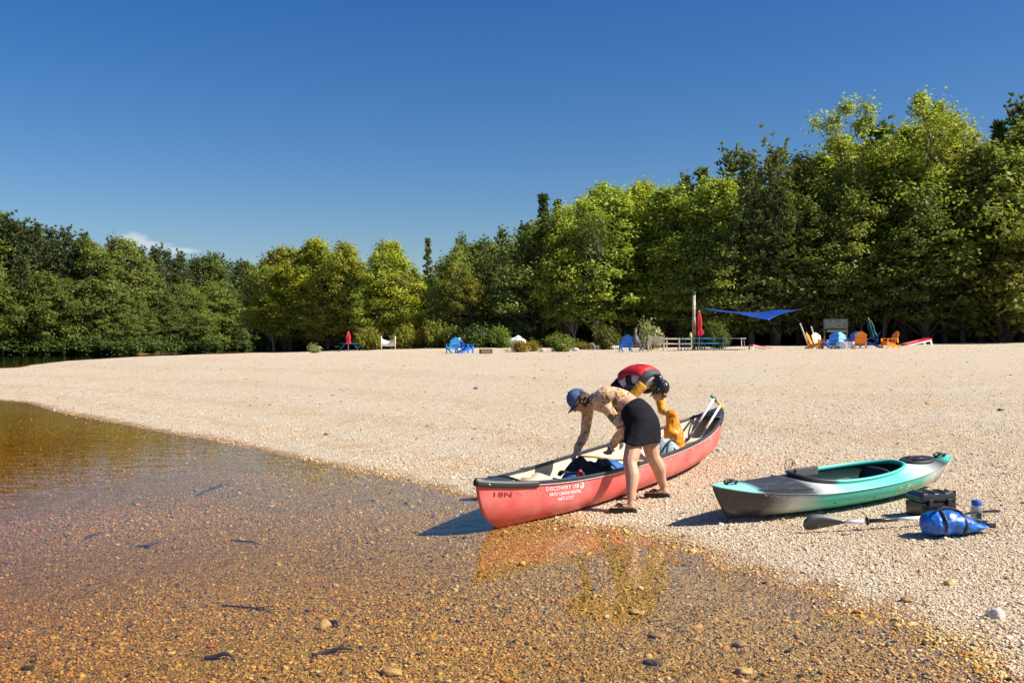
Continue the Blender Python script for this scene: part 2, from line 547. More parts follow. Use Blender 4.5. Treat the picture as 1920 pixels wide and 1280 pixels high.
l.new(bp.outputs[0], gl.inputs['Normal']); l.new(bp.outputs[0], fr.inputs['Normal'])
mx = n.new('ShaderNodeMixShader')
l.new(fr.outputs[0], mx.inputs[0]); l.new(tr.outputs[0], mx.inputs[1]); l.new(gl.outputs[0], mx.inputs[2])
l.new(mx.outputs[0], out.inputs['Surface'])
va = n.new('ShaderNodeVolumeAbsorption'); va.inputs['Color'].default_value = (0.80, 0.645, 0.03, 1); va.inputs['Density'].default_value = 1.5
l.new(va.outputs[0], out.inputs['Volume'])
wb = MB()
wb.box((-600, 800, -3.0), (2400, 2000, 6.0))
wv = [(-1700, -60), (40, -60), (40, 1700), (-1700, 1700)]
wb = MB()
wb.add([(x, y, 0.0) for x, y in wv] + [(x, y, -6.0) for x, y in wv],
       [(0, 1, 2, 3), (7, 6, 5, 4), (0, 4, 5, 1), (1, 5, 6, 2), (2, 6, 7, 3), (3, 7, 4, 0)])
river = wb.build('river', M_water, fix=True)
tag(river, 'clear shallow amber river water over a gravel bed', 'river', kind='structure')

# ================================================================== gravel (uncountable pebbles)
def pebble_mat(name, wet):
    m, n, l, out = nodes_of(name)
    b = n.new('ShaderNodeBsdfPrincipled'); b.inputs['Roughness'].default_value = 0.9 if wet else 0.8
    b.inputs['Specular IOR Level'].default_value = 0.0 if wet else 0.25
    a = n.new('ShaderNodeAttribute'); a.attribute_type = 'INSTANCER'; a.attribute_name = 'col'
    tc = n.new('ShaderNodeTexCoord')
    nz = n.new('ShaderNodeTexNoise'); nz.inputs['Scale'].default_value = 3.0; nz.inputs['Detail'].default_value = 4
    l.new(tc.outputs['Object'], nz.inputs['Vector'])
    mr = n.new('ShaderNodeMapRange'); mr.inputs['To Min'].default_value = 0.7; mr.inputs['To Max'].default_value = 1.25
    l.new(nz.outputs['Fac'], mr.inputs['Value'])
    hv = n.new('ShaderNodeHueSaturation'); l.new(a.outputs['Color'], hv.inputs['Color']); l.new(mr.outputs[0], hv.inputs['Value'])
    l.new(hv.outputs[0], b.inputs['Base Color'])
    l.new(b.outputs[0], out.inputs['Surface'])
    return m
M_peb = pebble_mat('dry_pebble', False)
M_pebw = pebble_mat('wet_pebble', True)

def scatter(name, pts, scl, rot, colr, material, label, cat):
    me = bpy.data.meshes.new(name)
    me.vertices.add(len(pts)); me.vertices.foreach_set('co', np.asarray(pts, np.float32).ravel())
    for an, typ, arr, key in (('scl', 'FLOAT_VECTOR', scl, 'vector'), ('rot', 'FLOAT_VECTOR', rot, 'vector'), ('col', 'FLOAT_COLOR', colr, 'color')):
        a = me.attributes.new(an, typ, 'POINT'); a.data.foreach_set(key, np.asarray(arr, np.float32).ravel())
    me.materials.append(material)
    o = link(name, me)
    ng = bpy.data.node_groups.new(name + '_scatter', 'GeometryNodeTree')
    ng.interface.new_socket('Geometry', in_out='INPUT', socket_type='NodeSocketGeometry')
    ng.interface.new_socket('Geometry', in_out='OUTPUT', socket_type='NodeSocketGeometry')
    N, L = ng.nodes, ng.links
    gi = N.new('NodeGroupInput'); go = N.new('NodeGroupOutput')
    join = N.new('GeometryNodeGeometryToInstance')
    for k in range(4):
        ico = N.new('GeometryNodeMeshIcoSphere'); ico.inputs['Radius'].default_value = 1.0; ico.inputs['Subdivisions'].default_value = 2
        nz = N.new('ShaderNodeTexNoise'); nz.inputs['Scale'].default_value = 1.1; nz.inputs['Detail'].default_value = 1.0
        pos = N.new('GeometryNodeInputPosition')
        ofs = N.new('ShaderNodeVectorMath'); ofs.operation = 'ADD'; ofs.inputs[1].default_value = (k * 7.3, k * 3.1, k * 1.7)
        L.new(pos.outputs[0], ofs.inputs[0]); L.new(ofs.outputs[0], nz.inputs['Vector'])
        sub = N.new('ShaderNodeVectorMath'); sub.operation = 'SUBTRACT'; sub.inputs[1].default_value = (0.5, 0.5, 0.5)
        L.new(nz.outputs['Color'], sub.inputs[0])
        scv = N.new('ShaderNodeVectorMath'); scv.operation = 'SCALE'; scv.inputs['Scale'].default_value = 1.5
        L.new(sub.outputs[0], scv.inputs[0])
        sp = N.new('GeometryNodeSetPosition')
        L.new(ico.outputs['Mesh'], sp.inputs['Geometry']); L.new(scv.outputs[0], sp.inputs['Offset'])
        ss = N.new('GeometryNodeSetShadeSmooth'); L.new(sp.outputs[0], ss.inputs[0])
        sm = N.new('GeometryNodeSetMaterial'); sm.inputs['Material'].default_value = material
        L.new(ss.outputs[0], sm.inputs['Geometry'])
        L.new(sm.outputs[0], join.inputs[0])
    iop = N.new('GeometryNodeInstanceOnPoints')
    L.new(gi.outputs[0], iop.inputs['Points']); L.new(join.outputs[0], iop.inputs['Instance'])
    iop.inputs['Pick Instance'].default_value = True
    rv = N.new('FunctionNodeRandomValue'); rv.data_type = 'INT'
    for s_ in rv.inputs:
        if s_.name == 'Min' and s_.type == 'INT': s_.default_value = 0
        if s_.name == 'Max' and s_.type == 'INT': s_.default_value = 3
    o_int = [q for q in rv.outputs if q.type == 'INT'][0]
    L.new(o_int, iop.inputs['Instance Index'])
    for an, sock in (('rot', 'Rotation'), ('scl', 'Scale')):
        na = N.new('GeometryNodeInputNamedAttribute'); na.data_type = 'FLOAT_VECTOR'; na.inputs['Name'].default_value = an
        L.new(na.outputs['Attribute'], iop.inputs[sock])
    L.new(iop.outputs[0], go.inputs[0])
    md = o.modifiers.new('scatter', 'NODES'); md.node_group = ng
    tag(o, label, cat, kind='stuff')
    return o

def gravel_points(n_try, dens, dmin, dmax):
    """random points over the area in front of the camera, thinner with distance"""
    D = np.exp(rng.uniform(math.log(dmin), math.log(dmax), n_try))
    a = rng.uniform(-0.66, 0.66, n_try)
    x = a * D
    return x, D
PAL_DRY = np.array([(0.74, 0.62, 0.46), (0.68, 0.54, 0.37), (0.60, 0.46, 0.29), (0.66, 0.53, 0.38), (0.50, 0.40, 0.29), (0.52, 0.34, 0.20), (0.78, 0.69, 0.55), (0.22, 0.17, 0.13), (0.62, 0.43, 0.28)])
PW_DRY = np.array([0.22, 0.22, 0.17, 0.12, 0.07, 0.06, 0.07, 0.025, 0.045]); PW_DRY /= PW_DRY.sum()
PAL_WET = np.array([(0.66, 0.44, 0.13), (0.56, 0.34, 0.085), (0.56, 0.24, 0.05), (0.66, 0.49, 0.20), (0.34, 0.23, 0.085), (0.075, 0.06, 0.045), (0.72, 0.60, 0.40), (0.30, 0.23, 0.15), (0.64, 0.30, 0.10)])
PW_WET = np.array([0.22, 0.18, 0.10, 0.14, 0.12, 0.08, 0.05, 0.06, 0.05]); PW_WET /= PW_WET.sum()

x, y = gravel_points(560000, 0, 3.9, 36)
keep = rng.random(len(x)) < np.clip(1.25 - y / 27.0, 0.0, 1.0) * (0.62 + 0.38 * np.sin(x * 0.9 + y * 0.5) * np.sin(y * 1.3 - x * 0.4))
x, y = x[keep], y[keep]
z, s, _ = terrain(x, y)
sel = (y < 3.9 + 40) & (s > -0.02)
def make_gravel(mask, pal, pw, mean, name, material, label, cat, sink=0.25, keep=1.0, wetcol=None):
    xi, yi, zi, si = x[mask], y[mask], z[mask], s[mask]
    n_ = len(xi)
    r = mean * np.exp(rng.normal(0, 0.42, n_)) * 0.5
    r = np.minimum(r, 0.035)
    r *= np.clip(yi / 9.0, 0.85, 1.25) ** 0.6
    sc = np.stack([r * rng.uniform(0.9, 1.35, n_), r * rng.uniform(0.7, 1.05, n_), r * rng.uniform(0.42, 0.75, n_)], 1)
    rot = np.stack([rng.normal(0, 0.30, n_), rng.normal(0, 0.30, n_), rng.uniform(0, 6.28, n_)], 1)
    c = pal[rng.choice(len(pal), n_, p=pw)] * rng.uniform(0.85, 1.12, (n_, 1))
    if pal is PAL_DRY: c = c * np.array([0.93, 0.90, 0.86])
    if pal is PAL_WET: c = c * np.array([0.96, 0.90, 0.84])
    if wetcol is not None:
        cw = wetcol[rng.choice(len(wetcol), n_, p=PW_WET)]
        wet = smooth01((0.24 - si + rng.normal(0, 0.07, n_)) / 0.20)[:, None]
        c = c * (1 - wet) + cw * wet * 1.05
    c = np.concatenate([np.clip(c, 0.01, 0.9), np.ones((n_, 1))], 1)
    pts = np.stack([xi, yi, zi + sc[:, 2] * (0.5 - sink)], 1)
    return scatter(name, pts, sc, rot, c, material, label, cat)
make_gravel(s > 0.0, PAL_DRY, PW_DRY, 0.0122, 'beach_gravel', M_peb, 'loose cream, tan and grey pebbles covering the dry beach', 'gravel', wetcol=PAL_WET)
deep = (s <= 0.0) & (y < 22) & (rng.random(len(s)) < 0.55 + 0.3 * np.sin(x * 1.3 + 0.7 * y) * np.sin(y * 1.7 - x))
make_gravel(deep, PAL_WET, PW_WET, 0.0128, 'riverbed_gravel', M_pebw, 'amber and brown pebbles on the river bed seen through shallow water', 'gravel')

# leaf scraps, bark and twig bits strewn over the open beach
D_ = np.sqrt(rng.uniform(7.0 ** 2, 62.0 ** 2, 1500)); x = rng.uniform(-0.62, 0.62, len(D_)) * D_; y = D_
z, s, _ = terrain(x, y)
ok = (s > 0.5) & (y < front(x) - 2) & ~inside(BANK, x, y) & (np.sin(x * 0.7 + 1.1) * np.sin(y * 0.45) + rng.normal(0, 0.5, len(x)) > 0.0)
x, y, z, s = x[ok], y[ok], z[ok], s[ok]
n_ = len(x); r0 = rng.uniform(0.008, 0.020, n_) * np.clip(y / 16, 0.6, 1.35)
scatter('beach_litter', np.stack([x, y, z + 0.006], 1), np.stack([r0 * rng.uniform(0.8, 2.2, n_), r0 * rng.uniform(0.4, 0.9, n_), r0 * rng.uniform(0.25, 0.6, n_)], 1),
        np.stack([rng.normal(0, 0.25, n_), rng.normal(0, 0.25, n_), rng.uniform(0, 6.28, n_)], 1),
        np.concatenate([np.array([(0.10, 0.065, 0.04), (0.16, 0.11, 0.07), (0.06, 0.05, 0.04), (0.22, 0.15, 0.09)])[rng.integers(0, 4, n_)], np.ones((n_, 1))], 1), M_peb,
        'dark scraps of leaf, bark and twig strewn over the open beach', 'litter')
# ================================================================== vegetation
def foliage_mat(name, c_lo, c_hi, transl=0.35, rough=0.55, tip=None):
    """leaf colour varies leaf by leaf (attribute lv), tree by tree (object colour)"""
    m, n, l, out = nodes_of(name)
    a = n.new('ShaderNodeAttribute'); a.attribute_name = 'lv'
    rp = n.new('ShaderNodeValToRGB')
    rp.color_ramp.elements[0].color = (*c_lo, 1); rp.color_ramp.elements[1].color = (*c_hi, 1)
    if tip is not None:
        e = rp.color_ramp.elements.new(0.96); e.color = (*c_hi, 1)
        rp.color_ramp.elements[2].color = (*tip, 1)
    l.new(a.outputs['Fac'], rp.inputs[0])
    oi = n.new('ShaderNodeObjectInfo')
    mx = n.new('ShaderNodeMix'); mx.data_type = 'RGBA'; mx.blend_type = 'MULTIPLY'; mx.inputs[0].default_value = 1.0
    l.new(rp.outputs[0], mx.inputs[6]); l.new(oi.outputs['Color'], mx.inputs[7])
    df = n.new('ShaderNodeBsdfPrincipled'); df.inputs['Roughness'].default_value = rough; df.inputs['Specular IOR Level'].default_value = 0.25
    tl = n.new('ShaderNodeBsdfTranslucent')
    l.new(mx.outputs[2], df.inputs['Base Color'])
    br = n.new('ShaderNodeMix'); br.data_type = 'RGBA'; br.blend_type = 'MULTIPLY'; br.inputs[0].default_value = 1.0
    l.new(mx.outputs[2], br.inputs[6]); br.inputs[7].default_value = (1.25, 1.3, 0.6, 1)
    l.new(br.outputs[2], tl.inputs['Color'])
    ms = n.new('ShaderNodeMixShader'); ms.inputs[0].default_value = transl
    l.new(df.outputs[0], ms.inputs[1]); l.new(tl.outputs[0], ms.inputs[2])
    l.new(ms.outputs[0], out.inputs['Surface'])
    return m
M_leaf = foliage_mat('broad_leaf', (0.120, 0.155, 0.034), (0.38, 0.41, 0.082), 0.42)
M_pine = foliage_mat('pine_needle', (0.075, 0.108, 0.036), (0.24, 0.27, 0.085), 0.28)
M_shrub = foliage_mat('shrub_leaf', (0.075, 0.105, 0.022), (0.23, 0.25, 0.055), 0.32)
M_gold = foliage_mat('goldenrod_leaf', (0.11, 0.105, 0.02), (0.34, 0.25, 0.03), 0.25)
M_vari = foliage_mat('pale_variegated_leaf', (0.13, 0.16, 0.05), (0.48, 0.47, 0.26), 0.25)
M_bark = mat('grey_brown_bark', (0.125, 0.098, 0.075), 0.9, var=0.35, scale=6, bump=0.02, bscale=14)
M_birch = mat('pale_bark', (0.34, 0.30, 0.25), 0.85, var=0.3, scale=5, bump=0.01, col2=(0.10, 0.08, 0.07), c2scale=7, c2lo=0.55, c2hi=0.62)

def leaf_cards(C, Nn, size, aspect, r, fold=0.18):
    k = len(C)
    Nn = Nn / (np.linalg.norm(Nn, axis=1, keepdims=True) + 1e-9)
    rv = r.normal(size=(k, 3))
    T = np.cross(Nn, rv); T /= (np.linalg.norm(T, axis=1, keepdims=True) + 1e-9)
    B = np.cross(Nn, T)
    sz = np.asarray(size).reshape(-1, 1)
    a = C - T * sz * 0.5
    c = C + T * sz * 0.5
    bq = C + B * sz * 0.5 * aspect + Nn * sz * fold
    d = C - B * sz * 0.5 * aspect + Nn * sz * fold
    Vv = np.stack([a, bq, c, d], 1).reshape(-1, 3)
    Ff = np.arange(4 * k).reshape(k, 4)
    return Vv, Ff

def crown_mesh(name, C, Nn, size, aspect, lv, m, r, T=None):
    Vv, Ff = leaf_cards(C, Nn, size, aspect, r)
    return np_mesh(name, Vv, Ff, m, attrs=[('lv', 'FACE', 'FLOAT', np.clip(lv, 0, 1))])

def clump(r, c, rad, k, up=0.35, flat=0.7):
    """leaves on and in a rounded clump"""
    d = r.normal(size=(k, 3)); d /= np.linalg.norm(d, axis=1, keepdims=True)
    d[:, 2] = np.where(d[:, 2] < -0.35, -d[:, 2] * 0.6, d[:, 2])
    q = r.uniform(0.35, 1.0, (k, 1)) ** 0.5 * (1 + 0.42 * r.normal(size=(k, 1)))
    pos = np.asarray(c) + d * q * rad * np.array([1, 1, flat])
    nn = d + np.array([0, 0, up]) + r.normal(size=(k, 3)) * 0.55
    return pos, nn

def build_broadleaf(seed, H=13.0, R=4.0, base=0.16, clumps=52, per=120, stems=1, leaf=0.30, gap=0.0):
    r = np.random.default_rng(seed)
    pos, nrm, lv, sz = [], [], [], []
    tb = MB()
    trunks = []
    for sidx in range(stems):
        az = r.uniform(0, 6.28); lean = (0.05 if stems == 1 else r.uniform(0.10, 0.24))
        top = np.array([math.cos(az) * lean * H, math.sin(az) * lean * H, H * r.uniform(0.82, 0.95)])
        mid = top * np.array([0.35, 0.35, 0.45]) + r.normal(size=3) * 0.25 * np.array([1, 1, 0])
        st = np.array([math.cos(az) * 0.12 * (stems > 1), math.sin(az) * 0.12 * (stems > 1), -0.3])
        pts = catmull([st, mid * 0.5 + st * 0.5, mid, (mid + top) / 2 + r.normal(size=3) * 0.15, top], 3)
        r0 = 0.019 * H / math.sqrt(stems) * 0.95
        tb.tube(pts, [r0 * (1 - 0.92 * i / (len(pts) - 1)) for i in range(len(pts))], 7)
        trunks.append(pts)
    for i in range(clumps):
        u = base + (1 - base) * ((i + r.uniform(0, 1)) / clumps)
        env = (min(1, (u - base * 0.6) / 0.30)) ** 0.6 * (max(0, 1.03 - u)) ** 0.58 * 1.2 * (0.8 + 0.35 * math.sin(2.0 * i * 2.399 + seed))
        az = i * 2.399 + r.uniform(-0.5, 0.5)
        rr = R * env * (0.45 + 0.6 * math.sqrt(r.uniform()))
        tp = trunks[i % stems]
        q = tp[min(len(tp) - 1, int(u * (len(tp) - 1)))]
        c = np.array([q.x * (0.9 if stems > 1 else 0.6) + math.cos(az) * rr, q.y * (0.9 if stems > 1 else 0.6) + math.sin(az) * rr, u * H * 0.985 + r.normal() * 0.2])
        rad = r.uniform(0.55, 1.15) * (0.60 + 0.45 * env) * (H / 13) ** 0.5
        k = int(per * (0.5 + 0.9 * rad))
        tall = 1.0 + 0.9 * max(0.0, (u - 0.6) / 0.4)
        p_, n_ = clump(r, c, rad * (1.0 - 0.22 * (tall - 1)), k, flat=0.92 * tall)
        pos.append(p_); nrm.append(n_)
        tone = r.uniform(0.25, 0.8)
        lv.append(tone + r.normal(size=k) * 0.20); sz.append(r.uniform(0.65, 1.35, k) * leaf)
        # limb from the trunk up into the clump
        j = max(0, min(len(tp) - 1, int((u - 0.06) * (len(tp) - 1))))
        a = tp[j]
        if True:
            mid = (Vector(c) * 0.5 + a * 0.5) + Vector((0, 0, 0.12))
            rl = 0.0042 * H * (1.1 - 0.7 * u)
            tb.tube([a, mid, Vector(c)], [rl, rl * 0.7, rl * 0.3], 5, cap=False)
    C = np.concatenate(pos); Nn = np.concatenate(nrm); L_ = np.concatenate(lv); S_ = np.concatenate(sz)
    return tb, crown_mesh('crown', C, Nn, S_, 0.75, L_, M_leaf, r), H

def build_pine(seed, H=16.0, R=3.4, base=0.14, whorls=24, nb=5, spire=False, dens=1.0, up=0.30):
    r = np.random.default_rng(seed)
    tb = MB()
    bend = r.normal(size=2) * 0.25
    tp = catmull([(0, 0, -0.3), (bend[0], bend[1], H * 0.45), (bend[0] * 0.5, bend[1] * 0.5, H)], 6)
    tb.tube(tp, [0.0165 * H * (1 - 0.95 * i / (len(tp) - 1)) for i in range(len(tp))], 7)
    pos, nrm, lv, sz = [], [], [], []
    for w in range(whorls):
        u0 = base + (0.975 - base) * (w + r.uniform(0, 0.6)) / whorls
        for k in range(nb):
            u = min(0.985, u0 + r.uniform(-0.7, 0.7) / whorls)
            prof = (1 - u) ** (0.85 if spire else 0.55) * (min(1.0, 0.45 + (u - base) / 0.25))
            fi = u * (len(tp) - 1)
            q = tp[int(fi)].lerp(tp[min(len(tp) - 1, int(fi) + 1)], fi % 1)
            tone = r.uniform(0.2, 0.75)
            az = 6.283 * (k + r.uniform(-0.3, 0.3)) / nb + w * 1.3
            Lb = max(0.35, R * prof * r.uniform(0.55, 1.2))
            d = Vector((math.cos(az), math.sin(az), 0))
            rise = Lb * math.tan(min(1.15, up * (0.35 + 1.5 * u * u) * r.uniform(0.5, 1.4)))
            Lb *= 1.0 - 0.35 * u
            tip = q + d * Lb + Vector((0, 0, rise))
            mid = q + d * Lb * 0.55 + Vector((0, 0, rise * 0.25 - 0.05 * Lb))
            br = catmull([q, mid, tip], 4)
            rb = 0.0030 * H * prof + 0.012
            tb.tube([br[0], br[4], br[8]], [rb, rb * 0.6, rb * 0.25], 4, cap=False)
            nt = max(4, int(11 * dens * Lb / 2.2))
            for t in range(nt):
                f = 0.22 + 0.78 * (t + r.uniform(0, 1)) / nt
                p = br[min(8, int(f * 8))].lerp(br[min(8, int(f * 8) + 1)], (f * 8) % 1)
                side = d.cross(Vector((0, 0, 1))) * r.normal() * 0.34 * Lb * (1.15 - f) 
                c = np.array(p + side) + r.normal(size=3) * np.array([0.08, 0.08, 0.16])
                kk = 7
                dirs = r.normal(size=(kk, 3)) * 0.55 + np.array(d) * 0.65 + np.array([0, 0, 0.45 + 0.5 * u])
                dirs /= np.linalg.norm(dirs, axis=1, keepdims=True)
                ln = r.uniform(0.22, 0.50, kk) * (0.75 + 0.25 * H / 16)
                pos.append(c + dirs * ln[:, None] * 0.45)
                nrm.append(dirs)          # direction of the needle spray
                lv.append(tone + 0.25 * (f - 0.5) + r.normal(size=kk) * 0.14); sz.append(ln)
    C = np.concatenate(pos); Dn = np.concatenate(nrm); L_ = np.concatenate(lv); S_ = np.concatenate(sz)
    # sprays: long thin rhombus along its own direction
    k = len(C)
    rv = r.normal(size=(k, 3)); Bn = np.cross(Dn, rv); Bn /= np.linalg.norm(Bn, axis=1, keepdims=True)
    s2 = S_[:, None]
    a = C - Dn * s2 * 0.55; c = C + Dn * s2 * 0.6
    b1 = C + Bn * s2 * 0.22; b2 = C - Bn * s2 * 0.22
    Vv = np.stack([a, b1, c, b2], 1).reshape(-1, 3); Ff = np.arange(4 * k).reshape(k, 4)
    me = np_mesh('crown', Vv, Ff, M_pine, attrs=[('lv', 'FACE', 'FLOAT', np.clip(L_, 0, 1))])
    return tb, me, H

PROTO = {}
def proto(kind, data, bark):
    tb, crown, H = data
    co_ = np.empty(len(crown.vertices) * 3, np.float32); crown.vertices.foreach_get('co', co_)
    H = float(np.percentile(co_[2::3], 99.9))
    PROTO.setdefault(kind, []).append((tb.data('trunk', bark, True), crown, H))
for sd in range(5): proto('maple', build_broadleaf(100 + sd, 13, 3.9 + 0.3 * (sd % 3), clumps=120, per=135, leaf=0.215), M_bark)
for sd in range(2): proto('low', build_broadleaf(140 + sd, 8, 3.3, base=0.04, clumps=70, per=125, leaf=0.20), M_bark)
for sd in range(2): proto('birch', build_broadleaf(160 + sd, 13, 2.7, base=0.24, clumps=80, per=115, leaf=0.19, stems=2), M_birch)
proto('ash', build_broadleaf(171, 18, 4.3, base=0.30, clumps=130, per=130, stems=5, leaf=0.21), M_bark)
for sd in range(3): proto('pine', build_pine(200 + sd, 16, 3.7 + 0.3 * sd, up=0.45, whorls=28), M_bark)
for sd in range(2): proto('spire', build_pine(220 + sd, 15, 2.5, spire=True, whorls=28, nb=5, dens=1.0, up=0.15), M_bark)
proto('larch', build_pine(231, 16, 4.2, base=0.2, whorls=20, nb=5, dens=1.5, up=0.62), M_bark)
for sd in range(2): proto('bankpine', build_pine(240 + sd, 15, 3.6, base=0.04, whorls=32, nb=6, dens=1.2, up=0.62), M_bark)

KIND_NAME = {'maple': 'maple_tree', 'low': 'leafy_sapling', 'birch': 'birch_tree', 'ash': 'multi_stem_tree', 'pine': 'pine_tree', 'spire': 'fir_tree', 'larch': 'larch_tree', 'bankpine': 'pine_tree'}
trng = random.Random(11)
TREES = []
def tree(kind, px, top, D, tint=(1, 1, 1), wide=1.0, row='', base_dz=0.0):
    """a tree standing at distance D whose top reaches photo row `top`"""
    x = (px - 960) / FPX * D
    zb = gz(x, D)
    ht = (640 - top) / FPX * D + CAM_H - zb
    tm, cm_, H = trng.choice(PROTO[kind])
    s = ht / H
    o = empty(KIND_NAME[kind], (x, D, zb), trng.uniform(0, 6.28))
    w = s * wide * trng.uniform(0.92, 1.1) * (1.28 if kind == 'maple' else 1.0)
    o.scale = (w, w, s)
    link('trunk', tm, o)
    c = link('crown', cm_, o)
    j = trng.uniform(0.86, 1.14)
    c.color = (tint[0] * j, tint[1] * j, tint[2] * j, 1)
    if px < -15: row = 'bank side'
    elif px > 1935: row = 'side'
    TREES.append((o, kind, px, D, ht, row))
    return o

SKY_R = np.array([(490, 486), (520, 462), (560, 450), (590, 444), (620, 456), (660, 450), (700, 456), (740, 450), (770, 464), (805, 466), (830, 458), (860, 437), (900, 442), (940, 426), (975, 428), (1000, 385), (1015, 364), (1050, 376), (1090, 374), (1130, 345), (1180, 338), (1230, 346), (1280, 326), (1320, 316), (1370, 272), (1400, 282), (1450, 252), (1490, 290), (1530, 282), (1570, 262), (1600, 225), (1650, 190), (1700, 205), (1750, 225), (1800, 245), (1850, 250), (1880, 235), (1910, 185), (1960, 190), (2050, 210), (2300, 220)])
SKY_L = np.array([(-900, 372), (-300, 358), (-100, 365), (0, 388), (30, 400), (70, 411), (100, 420), (130, 427), (165, 441), (200, 446), (235, 447), (280, 456), (320, 463), (360, 467), (400, 471), (440, 479), (480, 485), (520, 492)])
def skyl(arr, px): return float(np.interp(px, arr[:, 0], arr[:, 1]))
def dpx(px):                     # forest edge distance in the direction of a photo column
    D = 90.0
    for _ in range(30): D = 0.5 * D + 0.5 * float(front((px - 960) / FPX * D))
    return D
YEL = (1.42, 1.34, 0.7); LGT = (1.2, 1.25, 0.9); MID = (0.95, 0.95, 0.95); DRK = (0.66, 0.70, 0.75); OLV = (1.08, 0.92, 0.75)

# --- landmark trees of the right-hand forest
LAND = [
 ('ash', 1668, 183, 84, (1.3, 1.25, 0.95), 1.12), ('larch', 1448, 250, 83, (1.25, 1.15, 0.9), 1.05),
 ('maple', 590, 447, 113, YEL, 1.25), ('maple', 655, 455, 108, (1.2, 1.08, .8), 1.15), ('maple', 740, 450, 105, YEL, 1.25), ('maple', 535, 462, 118, OLV, 1.15), ('maple', 705, 470, 103, LGT, 1.0),
 ('spire', 803, 446, 112, MID, 0.85), ('birch', 830, 458, 104, (1.0, 1.05, 0.95), 1.2), ('pine', 862, 437, 110, (1.05, 1.1, 1.1), 0.9), ('pine', 905, 442, 106, (1.1, 1.1, 1.0), 0.9), ('pine', 943, 424, 100, (1.05, 1.1, 1.05), 0.9),
 ('spire', 1017, 363, 101, (0.7, 0.8, 0.85), 1.0), ('spire', 1047, 374, 104, (0.75, 0.8, 0.85), 0.9), ('pine', 985, 415, 94, DRK, 1.05),
 ('maple', 1065, 384, 90, LGT, 0.95), ('maple', 1145, 342, 92, LGT, 1.1), ('maple', 1095, 372, 95, LGT, 1.0), ('maple', 1195, 338, 94, YEL, 1.0), ('maple', 1245, 350, 90, LGT, 1.0),
 ('pine', 1290, 322, 92, MID, 0.9), ('spire', 1318, 314, 95, MID, 1.0), ('pine', 1372, 270, 90, MID, 1.0), ('maple', 1350, 330, 86, LGT, 1.0), ('pine', 1405, 280, 88, (1.1, 1.05, 0.9), 1.0),
 ('maple', 1500, 290, 86, MID, 0.95), ('maple', 1540, 282, 90, LGT, 1.0), ('spire', 1568, 252, 93, (1.1, 1.15, 1.0), 0.9), ('maple', 1590, 300, 82, MID, 0.9),
 ('maple', 1745, 222, 90, (1.3, 1.12, 0.9), 0.85), ('maple', 1795, 248, 88, OLV, 0.9), ('maple', 1840, 262, 80, MID, 1.0), ('spire', 1872, 226, 92, DRK, 1.0), ('pine', 1915, 178, 92, DRK, 1.0), ('maple', 1890, 280, 78, MID, 1.0),
]
for k, px, top, D, tint, wide in LAND: tree(k, px, top, D, tint, wide, 'sky')
# --- front row, lower than the skyline
px = 515
while px < 1960:
    sk = skyl(SKY_R, px); D = dpx(px) + trng.uniform(0.5, 5)
    top = sk + trng.uniform(0.16, 0.42) * (640 - sk)
    k = trng.choice(['maple', 'maple', 'birch', 'birch', 'pine', 'spire', 'low'])
    tint = trng.choice([MID, LGT, OLV, MID, DRK]) if px > 980 else trng.choice([LGT, YEL, MID, OLV])
    if px > 1560: tint = tuple(q * 0.9 for q in tint)
    tree(k, px, top, D, tint, 1.25, 'front')
    px += trng.uniform(29, 48)
# --- back rows
px = 505
while px < 2080:
    sk = skyl(SKY_R, px); D = dpx(px) + trng.uniform(15, 22)
    tree(trng.choice(['maple', 'pine', 'pine', 'maple']), px, sk + trng.uniform(12, 45), D, trng.choice([DRK, MID, LGT]), 1.4, 'back')
    px += trng.uniform(40, 56)
# --- trees beyond the right edge of the picture (they shade the forest edge)
for i, px in enumerate((1985, 2040, 2110, 2190, 2290)):
    tree(trng.choice(['maple', 'pine']), px, skyl(SKY_R, px) + trng.uniform(0, 40), dpx(px) + trng.uniform(2, 8), MID, 1.2, 'side')
# --- far river bank on the left
def bank_d(px):
    D = np.linspace(70, 260, 760); i = inside(BANK, (px - 960) / FPX * D, D)
    return float(D[np.argmax(i)]) if i.any() else 260.0
px = -70
while px < 515:
    D = bank_d(px) + trng.uniform(4.5, 8)
    sk = skyl(SKY_L, px)
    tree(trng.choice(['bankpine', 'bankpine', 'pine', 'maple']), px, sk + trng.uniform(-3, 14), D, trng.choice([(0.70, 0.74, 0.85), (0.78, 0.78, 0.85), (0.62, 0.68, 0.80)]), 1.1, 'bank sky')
    px += trng.uniform(22, 32) * 125 / D
px = -60
while px < 520:
    D = bank_d(px) + trng.uniform(0.6, 2.0)
    sk = skyl(SKY_L, px)
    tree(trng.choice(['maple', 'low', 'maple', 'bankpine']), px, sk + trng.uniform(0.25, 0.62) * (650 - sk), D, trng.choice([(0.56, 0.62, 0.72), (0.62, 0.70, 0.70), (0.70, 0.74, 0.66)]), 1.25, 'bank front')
    px += trng.uniform(28, 42) * 125 / D
px = -90
while px < 520:
    D = bank_d(px) + trng.uniform(14, 20)
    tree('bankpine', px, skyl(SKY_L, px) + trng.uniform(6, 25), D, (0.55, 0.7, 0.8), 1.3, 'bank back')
    px += trng.uniform(38, 52) * 125 / D

# --- the same bank running on beyond the left edge of the picture
px = -820
while px < -80:
    D = bank_d(px); sk = skyl(SKY_L, px)
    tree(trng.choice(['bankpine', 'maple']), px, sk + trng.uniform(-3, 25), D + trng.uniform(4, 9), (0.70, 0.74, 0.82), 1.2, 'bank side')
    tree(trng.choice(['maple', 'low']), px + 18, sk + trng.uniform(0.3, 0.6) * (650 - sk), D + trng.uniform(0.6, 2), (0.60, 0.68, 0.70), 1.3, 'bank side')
    px += trng.uniform(38, 52)

